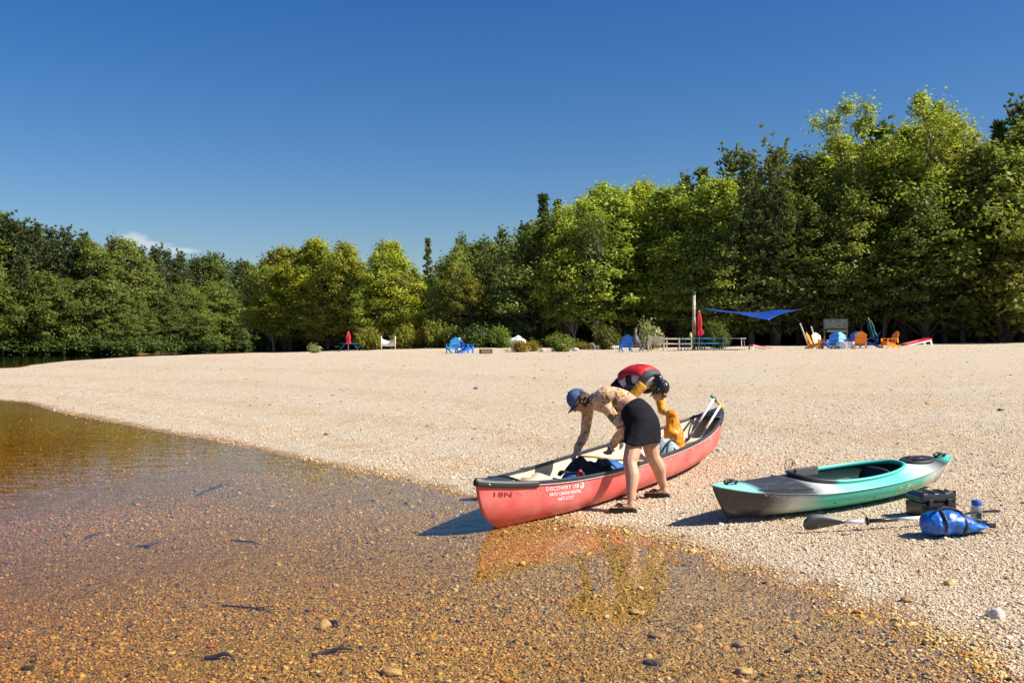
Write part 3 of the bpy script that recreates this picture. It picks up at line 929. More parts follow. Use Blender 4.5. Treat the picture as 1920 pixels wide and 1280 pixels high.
# --- labels for the trees
ORD = ['first', 'second', 'third', 'fourth', 'fifth', 'sixth', 'seventh', 'eighth', 'ninth', 'tenth', 'eleventh', 'twelfth', 'thirteenth', 'fourteenth', 'fifteenth', 'sixteenth', 'seventeenth', 'eighteenth', 'nineteenth', 'twentieth',
       'twenty-first', 'twenty-second', 'twenty-third', 'twenty-fourth', 'twenty-fifth', 'twenty-sixth', 'twenty-seventh', 'twenty-eighth', 'twenty-ninth', 'thirtieth', 'thirty-first', 'thirty-second', 'thirty-third', 'thirty-fourth', 'thirty-fifth', 'thirty-sixth', 'thirty-seventh', 'thirty-eighth', 'thirty-ninth', 'fortieth', 'forty-first', 'forty-second', 'forty-third', 'forty-fourth', 'forty-fifth']
WHERE = {'sky': ('tall', 'on the skyline of the beach forest', 'trees of the forest skyline'),
         'front': ('lower', 'in the front row at the beach edge', 'front row of the beach forest'),
         'back': ('tall shaded', 'deep inside the beach forest', 'trees deep in the beach forest'),
         'side': ('tall', 'at the far right end of the forest', 'trees at the right end of the forest'),
         'bank side': ('dark', 'beyond the left end of the far river bank', 'trees beyond the left end of the far bank'),
         'bank sky': ('tall dark', 'on the skyline of the far river bank', 'tall trees of the far river bank'),
         'bank front': ('leafy dark', 'overhanging the water on the far river bank', 'trees overhanging the far river bank'),
         'bank back': ('dark', 'behind others on the far river bank', 'trees behind the far river bank')}
NICE = {'maple': 'green maple', 'low': 'bushy leafy tree', 'birch': 'slim pale-stemmed birch', 'ash': 'multi-stemmed light green tree', 'pine': 'feathery pine', 'spire': 'narrow pointed fir', 'larch': 'larch with upswept fingers', 'bankpine': 'feathery pine'}
for row in WHERE:
    lst = sorted([t for t in TREES if t[5] == row], key=lambda t: t[2])
    cnt = {}
    for (o, kind, px, D, ht, _) in lst:
        nk = NICE[kind]; cnt[nk] = cnt.get(nk, 0) + 1
        a, b_, g = WHERE[row]
        tag(o, '%s %s %s, %s from left' % (a, nk, b_, ORD[cnt[nk] - 1]), 'tree', g)
for (o, kind, px, D, ht, row) in TREES:
    if kind == 'ash': o['label'] = 'tallest light green multi-stemmed tree rising above the orange chairs'
    if kind == 'larch' and row == 'sky': o['label'] = 'larch with upswept finger-like top standing above the blue shade sail'

# --- undergrowth deep in the wood (reads as one dark mass)
r = np.random.default_rng(5)
def mass(name, xs, ds, hmax, k, m, label, tintc):
    i = r.integers(0, len(xs) - 1, k); f = r.uniform(0, 1, k)
    xa = np.asarray(xs)[i] * (1 - f) + np.asarray(xs)[i + 1] * f
    ya = np.asarray(ds)[i] * (1 - f) + np.asarray(ds)[i + 1] * f + r.uniform(0, 5, k)
    zt = terrain(xa, ya)[0]
    za = zt + hmax * r.uniform(0, 1, k) ** 1.15 * (0.75 + 0.25 * np.sin(xa * 0.7))
    C = np.stack([xa, ya, za], 1)
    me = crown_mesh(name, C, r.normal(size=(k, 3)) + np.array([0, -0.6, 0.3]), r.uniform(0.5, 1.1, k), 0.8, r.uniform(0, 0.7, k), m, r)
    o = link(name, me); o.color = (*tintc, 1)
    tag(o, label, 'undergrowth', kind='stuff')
pxs = np.arange(480, 2300, 60)
ds = np.array([dpx(p) + 21 for p in pxs]); xs = (pxs - 960) / FPX * ds
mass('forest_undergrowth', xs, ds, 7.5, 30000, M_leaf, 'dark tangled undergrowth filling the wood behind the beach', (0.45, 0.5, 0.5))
pxs = np.arange(-860, 540, 50)
ds = np.array([bank_d(p) + 9 for p in pxs]); xs = (pxs - 960) / FPX * ds
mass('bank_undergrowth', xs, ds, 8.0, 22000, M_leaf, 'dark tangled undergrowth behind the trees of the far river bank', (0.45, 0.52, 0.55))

# --- shrubs along the edge of the beach
def build_shrub(seed, kind, m, W=1.0, Hh=1.0, k=1500, leaf=0.13):
    r = np.random.default_rng(seed)
    tb = MB(); pos, nrm, lv, sz = [], [], [], []
    ns = 16
    for i in range(ns):
        az = i * 2.4 + r.uniform(-0.4, 0.4); sp = r.uniform(0.1, 1.0)
        top = Vector((math.cos(az) * sp * W, math.sin(az) * sp * W, Hh * (1.05 - 0.55 * sp ** 2) * r.uniform(0.75, 1.05)))
        tb.tube([(math.cos(az) * 0.05, math.sin(az) * 0.05, -0.05), top * 0.5 + Vector((0, 0, 0.08 * Hh)), top], [0.018, 0.012, 0.004], 5, cap=False)
        kk = k // ns
        f = r.uniform(0.12, 1.0, kk) ** 0.7
        p_ = np.array(top)[None] * f[:, None] + r.normal(size=(kk, 3)) * 0.16 * W
        p_[:, 2] = np.abs(p_[:, 2])
        d = np.array(top.normalized())
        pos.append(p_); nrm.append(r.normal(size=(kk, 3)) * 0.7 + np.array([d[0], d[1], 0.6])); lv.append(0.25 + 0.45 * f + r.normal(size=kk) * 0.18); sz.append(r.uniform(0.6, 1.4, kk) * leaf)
    C = np.concatenate(pos); Nn = np.concatenate(nrm)
    return tb.data('stem', M_bark, True), crown_mesh('foliage', C, Nn, np.concatenate(sz), 0.5 if kind != 'round' else 0.4, np.concatenate(lv), m, r)
SHR = {k: build_shrub(300 + i, k, m, W, Hh, kn, lf) for i, (k, m, W, Hh, kn, lf) in enumerate((
    ('leafy', M_shrub, 1.0, 1.3, 2200, 0.17), ('gold', M_gold, 0.9, 0.8, 1800, 0.11), ('round', M_shrub, 1.0, 1.0, 2600, 0.14), ('pale', M_vari, 0.9, 0.9, 1300, 0.17)))}
def shrub(kind, px, D, width, height, label, tint=(1, 1, 1)):
    p = G(px, D)
    o = empty({'leafy': 'leafy_shrub', 'gold': 'goldenrod_clump', 'round': 'rounded_shrub', 'pale': 'pale_shrub'}[kind], p, trng.uniform(0, 6.28), label, 'shrub', 'shrubs along the beach edge')
    Hn = {'leafy': 1.3, 'gold': 0.8, 'round': 1.0, 'pale': 0.9}[kind]
    o.scale = (width / 2, width / 2, height / Hn)
    st, fo_ = SHR[kind]
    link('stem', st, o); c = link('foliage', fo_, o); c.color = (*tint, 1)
    return o
shrub('round', 1050, 63, 2.3, 1.0, 'rounded fresh green shrub alone on the sand left of the boulders', (1.0, 1.1, 0.7))
shrub('gold', 975, 66, 2.1, 0.75, 'low golden flowering clump in front of the white boulder', (1.1, 1.0, 0.9))
shrub('gold', 1000, 68, 1.3, 0.7, 'smaller golden clump beside the rounded green shrub', (0.9, 0.95, 0.8))
shrub('leafy', 1135, 70, 2.0, 1.5, 'olive shrub growing between the two pale boulders', (0.75, 0.7, 0.7))
shrub('pale', 1214, 70, 2.2, 1.7, 'pale variegated shrub behind the weathered wooden benches', (0.9, 0.9, 0.8))
shrub('pale', 588, 80, 1.4, 0.6, 'small pale tuft on the crest of the beach near the far bank', (0.9, 0.95, 0.8))
shrub('leafy', 690, 92, 2.9, 2.0, 'ochre leafy shrub between the small red umbrella and white banner', (1.35, 1.1, 0.8))
shrub('leafy', 757, 93, 2.4, 2.2, 'yellow-green shrub just right of the white banner', (1.4, 1.25, 0.7))
shrub('gold', 790, 92, 1.9, 1.5, 'rusty golden clump two shrubs right of the white banner', (0.9, 0.7, 0.8))
shrub('leafy', 818, 91, 2.8, 2.5, 'bushy yellow-green shrub behind the pair of blue chairs', (1.3, 1.2, 0.7))
shrub('leafy', 850, 90, 2.4, 1.9, 'mid green shrub directly above the light blue chair', (1.0, 1.05, 0.8))
shrub('leafy', 893, 87, 3.0, 2.0, 'dark green shrub right of the pair of blue chairs', (0.55, 0.65, 0.7))
shrub('leafy', 938, 84, 2.0, 1.8, 'bright green shrub left of the golden clumps', (0.95, 1.15, 0.8))
shrub('gold', 1090, 72, 2.4, 0.5, 'thin strip of yellow weeds left of the dark boulder', (0.8, 0.85, 0.8))
shrub('leafy', 1795, 84, 2.4, 2.6, 'yellow-green young shrub among the trunks beyond the far cornhole board', (1.2, 1.2, 0.7))  # leaf colour tinted brighter and yellower
shrub('leafy', 1345, 74, 1.8, 1.9, 'leafy shrub under the blue shade sail', (0.7, 0.75, 0.7))
for i, px in enumerate(range(0, 500, 30)):
    D = bank_d(px) - 0.4
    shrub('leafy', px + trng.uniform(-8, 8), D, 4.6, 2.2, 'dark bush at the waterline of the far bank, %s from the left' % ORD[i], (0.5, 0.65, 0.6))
# ================================================================== boats and gear
def hit(px, py, dz=0.0, d0=3.5, d1=60.0):
    """where the view ray of a photo pixel meets the ground (raised by dz)"""
    D = np.linspace(d0, d1, 6000)
    x = (px - 960) / FPX * D
    zr = CAM_H - (py - 640) / FPX * D
    z = terrain(x, D)[0] + dz
    i = np.argmax(zr < z)
    return Vector((x[i], D[i], z[i]))

def text_mesh(body, size, shear=0.0, bold=0.0, align='LEFT', spacing=1.0):
    cu = bpy.data.curves.new('lettering', 'FONT')
    cu.body = body; cu.size = size; cu.shear = shear; cu.offset = bold; cu.align_x = align; cu.space_character = spacing
    cu.resolution_u = 3
    o = bpy.data.objects.new('lettering', cu); COL.objects.link(o)
    dg = bpy.context.evaluated_depsgraph_get(); dg.update()
    me = bpy.data.meshes.new_from_object(o.evaluated_get(dg))
    bpy.data.objects.remove(o)
    bm = bmesh.new(); bm.from_mesh(me)
    bmesh.ops.triangulate(bm, faces=list(bm.faces))
    bm.to_mesh(me); bm.free()
    return me

M_red = mat('faded_red_royalex', (0.74, 0.100, 0.088), 0.40, var=0.10, scale=9, col2=(0.80, 0.23, 0.205), c2scale=3.2, c2lo=0.42, c2hi=0.72, spec=0.5)
M_tan = mat('cream_hull_lining', (0.66, 0.56, 0.40), 0.6, var=0.10, scale=12, col2=(0.45, 0.36, 0.24), c2scale=5, c2lo=0.58, c2hi=0.75)
M_blackp = mat('black_vinyl', (0.030, 0.031, 0.034), 0.42, var=0.25, scale=25, spec=0.5)
M_white = mat('white_trim', (0.78, 0.76, 0.72), 0.5, var=0.1)
M_letter = mat('white_lettering', (0.80, 0.78, 0.75), 0.6, var=0.15, scale=60)
M_letter_red = mat('dark_red_lettering', (0.30, 0.020, 0.022), 0.6, var=0.2, scale=40)
M_letter_faded = mat('worn_white_lettering', (0.72, 0.42, 0.38), 0.6, var=0.35, scale=90, col2=(0.68, 0.14, 0.12), c2scale=60, c2lo=0.45, c2hi=0.55)
M_ash = mat('varnished_ash_wood', (0.66, 0.40, 0.11), 0.4, var=0.2, scale=18)

# ------------------------------------------------------------------ canoe
L2 = 2.40
def c_keel(t): return 0.05 * abs(t) ** 4
def c_top(t): return 0.355 + 0.175 * abs(t) ** 3.0
def c_xe(zr): return L2 - 0.06 * (1 - zr) - 0.26 * (1 - zr) ** 4
def c_B(t): return 0.445 * max(0.0, 1 - abs(t) ** 2.5) ** 0.88
def c_S(zr): return (1 - (1 - zr) ** 3) ** 0.45
def c_pt(t, zr, side, inset=0.0):
    B = max(0.0, c_B(t) * c_S(zr) - inset)
    return Vector((t * c_xe(zr) * (1 - inset * 0.3), side * B, c_keel(t) + zr * (c_top(t) - c_keel(t)) + inset * (1 - zr)))
def c_side(a, drop, eps=0.003):
    """point on the near (river-facing) hull side at station a, `drop` below the gunwale"""
    t = a / L2
    for _ in range(4):
        t = max(-0.999, min(0.999, t))
        zr = 1 - drop / (c_top(t) - c_keel(t))
        t = a / c_xe(zr)
    p = c_pt(t, zr, -1)
    return p + Vector((0, -eps, 0))

canoe = empty('canoe', (0, 0, 0), 0, 'long faded red canoe pulled half out of the water, bow towards the river', 'canoe')
c_bow, c_stern = Vector((-0.30, 8.55)), Vector((2.63, 12.37))
c_mid = (c_bow + c_stern) / 2
c_ang = math.atan2(c_stern.y - c_bow.y, c_stern.x - c_bow.x)
CAN_Z = 0.078
canoe.location = (c_mid.x, c_mid.y, CAN_Z)
canoe.rotation_euler = (0, -0.079, c_ang)
CAN_M = Matrix.Translation(canoe.location) @ canoe.rotation_euler.to_matrix().to_4x4()
def CW(a, b, z): return CAN_M @ Vector((a, b, z))        # canoe coordinates -> world

def canoe_shell(inset, zmax, nt=72, nv=13):
    rings = []
    vs_ = [(i / nv) ** 1.7 * zmax for i in range(nv + 1)]
    for i in range(nt + 1):
        t = -1 + 2 * i / nt
        t = math.copysign(1 - (1 - abs(t)) ** 1.25, t) if abs(t) < 1 else t
        rings.append([c_pt(t, z, 1, inset) for z in reversed(vs_)] + [c_pt(t, z, -1, inset) for z in vs_[1:]])
    mb = MB(); mb.loft(rings, cap=False, closed=False)
    return mb
def finish(o, merge=1e-4):
    bm = bmesh.new(); bm.from_mesh(o.data)
    bmesh.ops.remove_doubles(bm, verts=list(bm.verts), dist=merge)
    bmesh.ops.recalc_face_normals(bm, faces=list(bm.faces))
    bm.to_mesh(o.data); bm.free()
    return o
def scuffs(m, pale, dark, amount):
    """long thin scratches and rubbed patches over a hull colour"""
    n, l = m.node_tree.nodes, m.node_tree.links
    b = [q for q in n if q.type == 'BSDF_PRINCIPLED'][0]
    src = b.inputs['Base Color'].links[0].from_socket
    tc = n.new('ShaderNodeTexCoord')
    for (sc_, rot, colr, lo, hi, k) in (((1.6, 30, 60), 0.12, pale, 0.60, 0.68, amount), ((2.4, 40, 75), -0.2, dark, 0.63, 0.70, amount * 0.8), ((3, 5, 9), 0.0, pale, 0.58, 0.75, amount * 0.5)):
        mp = n.new('ShaderNodeMapping'); mp.inputs['Scale'].default_value = sc_; mp.inputs['Rotation'].default_value = (0, rot, 0)
        l.new(tc.outputs['Object'], mp.inputs['Vector'])
        nz = n.new('ShaderNodeTexNoise'); nz.inputs['Scale'].default_value = 1.5; nz.inputs['Detail'].default_value = 5; nz.inputs['Roughness'].default_value = 0.7
        l.new(mp.outputs[0], nz.inputs['Vector'])
        mr = n.new('ShaderNodeMapRange'); mr.inputs['From Min'].default_value = lo; mr.inputs['From Max'].default_value = hi; mr.inputs['To Max'].default_value = k
        l.new(nz.outputs['Fac'], mr.inputs['Value'])
        mx = n.new('ShaderNodeMix'); mx.data_type = 'RGBA'; l.new(mr.outputs[0], mx.inputs[0]); l.new(src, mx.inputs[6]); mx.inputs[7].default_value = (*colr, 1)
        src = mx.outputs[2]
    l.new(src, b.inputs['Base Color'])
scuffs(M_red, (0.78, 0.42, 0.36), (0.26, 0.05, 0.045), 0.55)
scuffs(M_blackp, (0.16, 0.16, 0.16), (0.01, 0.01, 0.01), 0.35)
hull = finish(canoe_shell(0.0, 1.0).build('hull', M_red, canoe, True))
finish(canoe_shell(0.014, 0.985).build('hull_lining', M_tan, canoe, True))
for side in (1, -1):
    pts = [c_pt(-1 + 2 * i / 60, 1.0, side) + Vector((0, 0, 0.004)) for i in range(61)]
    rings = []
    for i, p in enumerate(pts):
        w = 0.015
        rings.append([p + Vector((0, y, z)) for y, z in ((-w, -0.014), (w, -0.014), (w, 0.012), (w * 0.6, 0.018), (-w * 0.6, 0.018), (-w, 0.012))])
    MB().loft(rings).build('gunwale', M_blackp, canoe)
    strip = [c_pt(-0.78 + 1.56 * i / 50, 1.0, side) for i in range(51)]
    MB().tube([p + Vector((0, side * 0.008, -0.014)) for p in strip], 0.006, 6).build('gunwale_trim', M_white, canoe)
for e in (-1, 1):
    # black moulded deck plate closing each end
    ts = [0.86, 0.88, 0.91, 0.94, 0.97, 0.99, 0.999]
    top, bot = [], []
    rings = []
    for t in ts:
        p = c_pt(e * t, 1.0, 1)
        ring = []
        for k in range(9):
            f = -1 + 2 * k / 8
            dip = 0.05 * (1 - f * f) * max(0, (0.90 - t) / 0.05)
            ring.append(Vector((p.x - e * dip, f * (p.y + 0.004), p.z + 0.020 + 0.018 * (1 - f * f))))
        low = [Vector((q.x, q.y * 0.96, p.z - 0.035)) for q in reversed(ring)]
        rings.append(ring + low)
    MB().loft(rings).build('deck_plate', M_blackp, canoe, True)
    for s_ in (-1, 1):
        q = c_pt(e * 0.93, 1.0, s_)
        r_ = [c_pt(e * (0.76 + 0.235 * i / 12), 1.0, s_) + Vector((0, s_ * 0.013, -0.012)) for i in range(13)]
        MB().tube(r_, [(0.008, 0.026)] * 13, 8, ref=(0, 0, 1)).build('end_cap', M_blackp, canoe)
        MB().ball(c_pt(e * 0.96, 1, s_) + Vector((0, s_ * 0.022, -0.012)), 0.008, 6, 4).build('rivet', M_white, canoe)
    # carrying handle
    hp = c_pt(e * 0.83, 1.0, 1)
    MB().tube([(hp.x, -hp.y, hp.z + 0.02), (hp.x - e * 0.01, 0, hp.z + 0.045), (hp.x, hp.y, hp.z + 0.02)], 0.013, 8).build('carry_handle', M_blackp, canoe, True)
for a in (-1.9, -1.5, -0.9, -0.35, 0.25, 0.8, 1.35, 1.7):
    MB().ball(c_side(a, 0.055 if a > -1.2 else 0.012, 0.0), 0.0065, 6, 4).build('rivet', M_white, canoe)
# moulded cream seats hung from the gunwales
def canoe_seat(a0, depth):
    rings = []
    for i in range(9):
        f = -1 + 2 * i / 8
        yb = c_B((abs(a0) + depth / 2 + 0.02) / L2) * 0.93
        z0 = 0.275 + 0.05 * abs(f) ** 2
        y = f * yb
        rings.append([(a0 - depth / 2, y, z0 + 0.015), (a0, y, z0 - 0.012), (a0 + depth / 2, y, z0 + 0.02), (a0 + depth / 2 + 0.01, y, z0 - 0.05), (a0, y, z0 - 0.05), (a0 - depth / 2 - 0.01, y, z0 - 0.055)])
    MB().loft(rings).build('seat', M_tan, canoe, True)
canoe_seat(1.38, 0.26)
canoe_seat(-1.18, 0.26)
# ash yoke amidships
YOKE_A = -0.16
yb = c_B(YOKE_A / L2)
MB().tube([(YOKE_A, -yb + 0.01 , 0.338), (YOKE_A, -yb * 0.5, 0.345), (YOKE_A - 0.025, 0, 0.335), (YOKE_A, yb * 0.5, 0.345), (YOKE_A, yb - 0.01, 0.338)], [(0.020, 0.010), (0.030, 0.012), (0.034, 0.013), (0.030, 0.012), (0.020, 0.010)], 10, ref=(0, 0, 1)).build('yoke', M_ash, canoe, True)
# lettering on the river-facing bow
def letter(body, a0, drop, size, m, wide=1.0, shear=0.0, bold=0.0, nm='lettering'):
    me = text_mesh(body, size, shear, bold)
    xs_ = [v.co.x for v in me.vertices]; x0 = min(xs_)
    for v in me.vertices:
        v.co = c_side(a0 + (v.co.x - x0) * wide, drop - v.co.y, 0.0035)
    me.materials.append(m)
    return link(nm, me, canoe)
def width_of(body, size, bold=0.0):
    me = text_mesh(body, size, 0, bold); xs_ = [v.co.x for v in me.vertices]; w = max(xs_) - min(xs_); bpy.data.meshes.remove(me); return w
def fit(body, a0, a1, drop, size, m, bold=0.0, shear=0.0):
    w = width_of(body, size, bold)
    letter(body, a0, drop, size, m, (a1 - a0) / w, shear, bold)
fit('18N', -2.25, -2.09, 0.122, 0.062, M_letter_red)
fit('34.09 TS 533', -2.04, -1.76, 0.105, 0.055, M_letter_faded)
fit('DISCOVERY 158', -1.735, -1.345, 0.078, 0.050, M_letter, 0.0004)
fit('SACO CANOE RENTAL', -1.70, -1.31, 0.128, 0.042, M_letter, 0.001, 0.2)
fit('447-2737', -1.60, -1.40, 0.180, 0.046, M_letter, 0.001, 0.2)
# round white emblem with a swoosh cut out of it
me = bpy.data.meshes.new('emblem')
ev, ef = [], []
for j in range(20):
    t0 = 2 * math.pi * j / 20
    ro = 0.030; ri = 0.012 + 0.012 * (math.sin(t0 - 0.6) > 0.3)
    ev.append(c_side(-1.30 + math.cos(t0) * ro * 0.85, 0.062 - math.sin(t0) * ro)); ev.append(c_side(-1.30 + math.cos(t0) * ri * 0.85 - 0.004, 0.062 - math.sin(t0) * ri))
for j in range(20):
    k = (j + 1) % 20; ef.append((2 * j, 2 * k, 2 * k + 1, 2 * j + 1))
me.from_pydata(ev, [], ef); me.materials.append(M_letter); link('emblem', me, canoe)

# ------------------------------------------------------------------ kayak
def ramp_mat(name, stops, half, rough=0.38, nscale=3.0, namp=0.16):
    m, n, l, out = nodes_of(name)
    b = n.new('ShaderNodeBsdfPrincipled'); b.inputs['Roughness'].default_value = rough; b.inputs['Specular IOR Level'].default_value = 0.45
    tc = n.new('ShaderNodeTexCoord'); sp = n.new('ShaderNodeSeparateXYZ'); l.new(tc.outputs['Object'], sp.inputs[0])
    nz = n.new('ShaderNodeTexNoise'); nz.inputs['Scale'].default_value = nscale; nz.inputs['Detail'].default_value = 7; nz.inputs['Roughness'].default_value = 0.65
    l.new(tc.outputs['Object'], nz.inputs['Vector'])
    a = n.new('ShaderNodeMath'); a.operation = 'MULTIPLY_ADD'; a.inputs[1].default_value = namp * 2; l.new(nz.outputs['Fac'], a.inputs[0])
    a2 = n.new('ShaderNodeMath'); a2.operation = 'SUBTRACT'; a2.inputs[1].default_value = namp; l.new(sp.outputs['X'], a2.inputs[0]); l.new(a2.outputs[0], a.inputs[2])
    mr = n.new('ShaderNodeMapRange'); mr.inputs['From Min'].default_value = -half; mr.inputs['From Max'].default_value = half; l.new(a.outputs[0], mr.inputs['Value'])
    rp = n.new('ShaderNodeValToRGB'); e = rp.color_ramp.elements
    while len(e) < len(stops): e.new(0.5)
    for i, (x_, c) in enumerate(stops): e[i].position = (x_ + half) / (2 * half); e[i].color = (*c, 1)
    l.new(mr.outputs[0], rp.inputs[0])
    n2 = n.new('ShaderNodeTexNoise'); n2.inputs['Scale'].default_value = 45; n2.inputs['Detail'].default_value = 3; l.new(tc.outputs['Object'], n2.inputs['Vector'])
    mr2 = n.new('ShaderNodeMapRange'); mr2.inputs['To Min'].default_value = 0.86; mr2.inputs['To Max'].default_value = 1.12; l.new(n2.outputs['Fac'], mr2.inputs['Value'])
    hv = n.new('ShaderNodeHueSaturation'); l.new(rp.outputs[0], hv.inputs['Color']); l.new(mr2.outputs[0], hv.inputs['Value'])
    l.new(hv.outputs[0], b.inputs['Base Color']); l.new(b.outputs[0], out.inputs['Surface'])
    return m
TEAL, PALE, CHAR = (0.055, 0.50, 0.385), (0.62, 0.66, 0.61), (0.045, 0.045, 0.048)
LTEAL = (0.25, 0.62, 0.55)
KL = 1.42
M_khull = ramp_mat('kayak_blend_hull', [(-1.42, CHAR), (-1.0, CHAR), (-0.74, PALE), (-0.46, TEAL), (0.72, TEAL), (0.98, PALE), (1.18, (0.30, 0.30, 0.29)), (1.42, PALE)], KL)
M_kdeck = ramp_mat('kayak_blend_deck', [(-1.42, LTEAL), (-1.12, LTEAL), (-1.00, CHAR), (-0.58, CHAR), (-0.42, PALE), (-0.22, LTEAL), (0.45, (0.12, 0.55, 0.45)), (0.80, PALE), (1.15, CHAR), (1.32, TEAL)], KL, namp=0.09)
scuffs(M_khull, (0.55, 0.55, 0.50), (0.05, 0.06, 0.06), 0.4); scuffs(M_kdeck, (0.62, 0.64, 0.60), (0.08, 0.09, 0.09), 0.3)
M_kcoam = ramp_mat('kayak_coaming', [(-1.42, CHAR), (-0.28, CHAR), (-0.22, (0.07, 0.50, 0.40)), (1.42, (0.07, 0.50, 0.40))], KL, namp=0.0)
M_kin = mat('kayak_inside', (0.012, 0.045, 0.040), 0.6)
M_rub = mat('black_rubber', (0.022, 0.022, 0.024), 0.5, var=0.3, scale=40)
M_grey = mat('dark_grey_foam', (0.10, 0.095, 0.085), 0.85, var=0.2, scale=40)

def k_B(t): return 0.375 * max(0.0, 1 - abs(t) ** 2.3) ** 0.86
def k_keel(t): return 0.004 + (0.016 if t < 0 else 0.05) * abs(t) ** 3
def k_sheer(t): return 0.220 + 0.045 * abs(t) ** 2.2 + (0.075 * abs(t) ** 3 if t < 0 else 0.01 * abs(t))
def k_xe(zr): return KL - 0.17 * (1 - zr) ** 1.25
def k_S(zr): return (1 - (1 - zr) ** 2.5) ** 0.5 * (0.93 + 0.07 * zr)
def k_pt(t, zr, side): return Vector((t * k_xe(zr), side * k_B(t) * k_S(zr), k_keel(t) + zr * (k_sheer(t) - k_keel(t))))
def k_deck(a, y):
    t = max(-1, min(1, a / KL)); B = k_B(t) + 1e-6
    f = min(1.0, abs(y) / B)
    crown = 0.052 * (1 - t * t) + 0.012 + 0.020 * math.exp(-((t + 0.38) / 0.22) ** 2)
    return k_sheer(t) + crown * (1 - f ** 2.2)
kb, ks = Vector((1.72, 8.55)), Vector((4.28, 9.74))
k_ang = math.atan2(ks.y - kb.y, ks.x - kb.x)
km = (kb + ks) / 2
zb_, zs_ = gz(kb.x, kb.y), gz(ks.x, ks.y)
kayak = empty('kayak', (km.x, km.y, gz(km.x, km.y) + 0.004), 0, 'turquoise sit-in kayak with charcoal ends lying on the gravel', 'kayak')
kayak.rotation_euler = (math.radians(5), -math.atan2(zs_ - zb_, 2 * KL), k_ang)
K_M = Matrix.Translation(kayak.location) @ kayak.rotation_euler.to_matrix().to_4x4()
rings = []
nv = 11
for i in range(61):
    t = -1 + 2 * i / 60
    t = math.copysign(1 - (1 - abs(t)) ** 1.2, t) if abs(t) < 1 else t
    vs_ = [(j / nv) ** 1.6 for j in range(nv + 1)]
    rings.append([k_pt(t, z, 1) for z in reversed(vs_)] + [k_pt(t, z, -1) for z in vs_[1:]])
mb = MB(); mb.loft(rings, cap=False, closed=False)
finish(mb.build('hull', M_khull, kayak, True))
AC, RA, RB = 0.10, 0.62, 0.250
NT = 96
def cock(th, k=1.0, dz=0.0):
    c, s_ = math.cos(th), math.sin(th)
    x_ = AC + RA * k * math.copysign(abs(c) ** 0.85, c); y_ = RB * k * math.copysign(abs(s_) ** 0.8, s_) * (1.0 - 0.10 * c)
    return Vector((x_, y_, 0))
rings = []
for m_ in range(11):
    f = m_ / 10
    ring = []
    for j in range(NT):
        th = 2 * math.pi * j / NT
        a = cock(th)
        t = math.cos(th); o_ = Vector((KL * t, math.copysign(k_B(t), math.sin(th)), 0))
        p = a.lerp(o_, f ** 0.9)
        p.z = k_deck(p.x, p.y) if m_ < 10 else k_sheer(t)
        ring.append(p)
    rings.append(ring)
mb = MB(); mb.loft(rings, cap=False)
finish(mb.build('deck', M_kdeck, kayak, True), 1e-5)
# seam lip between hull and deck
MB().tube([k_pt(-1 + 2 * i / 60, 1.0, -1) + Vector((0, -0.002, 0)) for i in range(61)], 0.007, 6).build('seam_lip', M_kdeck, kayak, True)
MB().tube([k_pt(-1 + 2 * i / 60, 1.0, 1) + Vector((0, 0.002, 0)) for i in range(61)], 0.007, 6).build('seam_lip', M_kdeck, kayak, True)
# raised cockpit coaming
rings = []
for j in range(NT + 1):
    th = 2 * math.pi * j / NT
    p = cock(th); z0 = k_deck(p.x, p.y)
    d = Vector((p.x - AC, p.y * 2.2, 0)).normalized()
    lift = 0.022 + 0.014 * max(0, -math.cos(th))
    rings.append([Vector((p.x, p.y, z0 - 0.012)) - d * 0.004, Vector((p.x, p.y, z0 + lift)) - d * 0.004, Vector((p.x, p.y, z0 + lift + 0.006)) + d * 0.010,
                  Vector((p.x, p.y, z0 + lift)) + d * 0.030, Vector((p.x, p.y, z0 + lift - 0.012)) + d * 0.028, Vector((p.x, p.y, z0 - 0.012)) + d * 0.008])
MB().loft(rings, cap=False).build('coaming', M_kcoam, kayak, True)
rings = []
for f, k in ((0.0, 1.0), (0.25, 1.05), (0.6, 1.02), (0.9, 0.86), (1.0, 0.7)):
    ring = []
    for j in range(48):
        th = 2 * math.pi * j / 48
        p = cock(th, k); q = cock(th); z0 = k_deck(q.x, q.y) - 0.014
        p.z = z0 * (1 - f) + 0.045 * f
        ring.append(p)
    rings.append(ring)
mb = MB(); mb.loft(rings, cap=False)
mb.f.append(tuple(range(4 * 48, 5 * 48)))
mb.build('cockpit_well', M_kin, kayak, True)
# seat
mb = MB()
for (x_, z_, w) in ((0.12, 0.11, 0.17), (0.25, 0.085, 0.18), (0.40, 0.10, 0.18), (0.47, 0.16, 0.18)): pass
rings = [[(x_, w * f, z_ + 0.035 * f * f) for f in (-1, -0.6, -0.2, 0.2, 0.6, 1)] + [(x_ + 0.01, w * f, z_ - 0.03 + 0.035 * f * f) for f in (1, 0.6, 0.2, -0.2, -0.6, -1)] for (x_, z_, w) in ((0.06, 0.12, 0.17), (0.2, 0.085, 0.18), (0.36, 0.09, 0.18), (0.45, 0.13, 0.18))]
MB().loft(rings).build('seat', M_rub, kayak, True)
rings = [[(x_ + 0.05 * f * f * -1, w * f, z_) for f in (-1, -0.5, 0, 0.5, 1)] + [(x_ + 0.03 - 0.05 * f * f, w * f, z_) for f in (1, 0.5, 0, -0.5, -1)] for (x_, z_, w) in ((0.44, 0.10, 0.16), (0.47, 0.18, 0.18), (0.50, 0.235, 0.17), (0.515, 0.26, 0.13))]
MB().loft(rings).build('seat_back', M_rub, kayak, True)
q = cock(math.radians(118)); zq = k_deck(q.x, q.y)
MB().box((q.x + 0.02, q.y - 0.028, zq + 0.008), (0.27, 0.04, 0.085)).build('thigh_pad', M_grey, kayak, False, bevel=0.012)
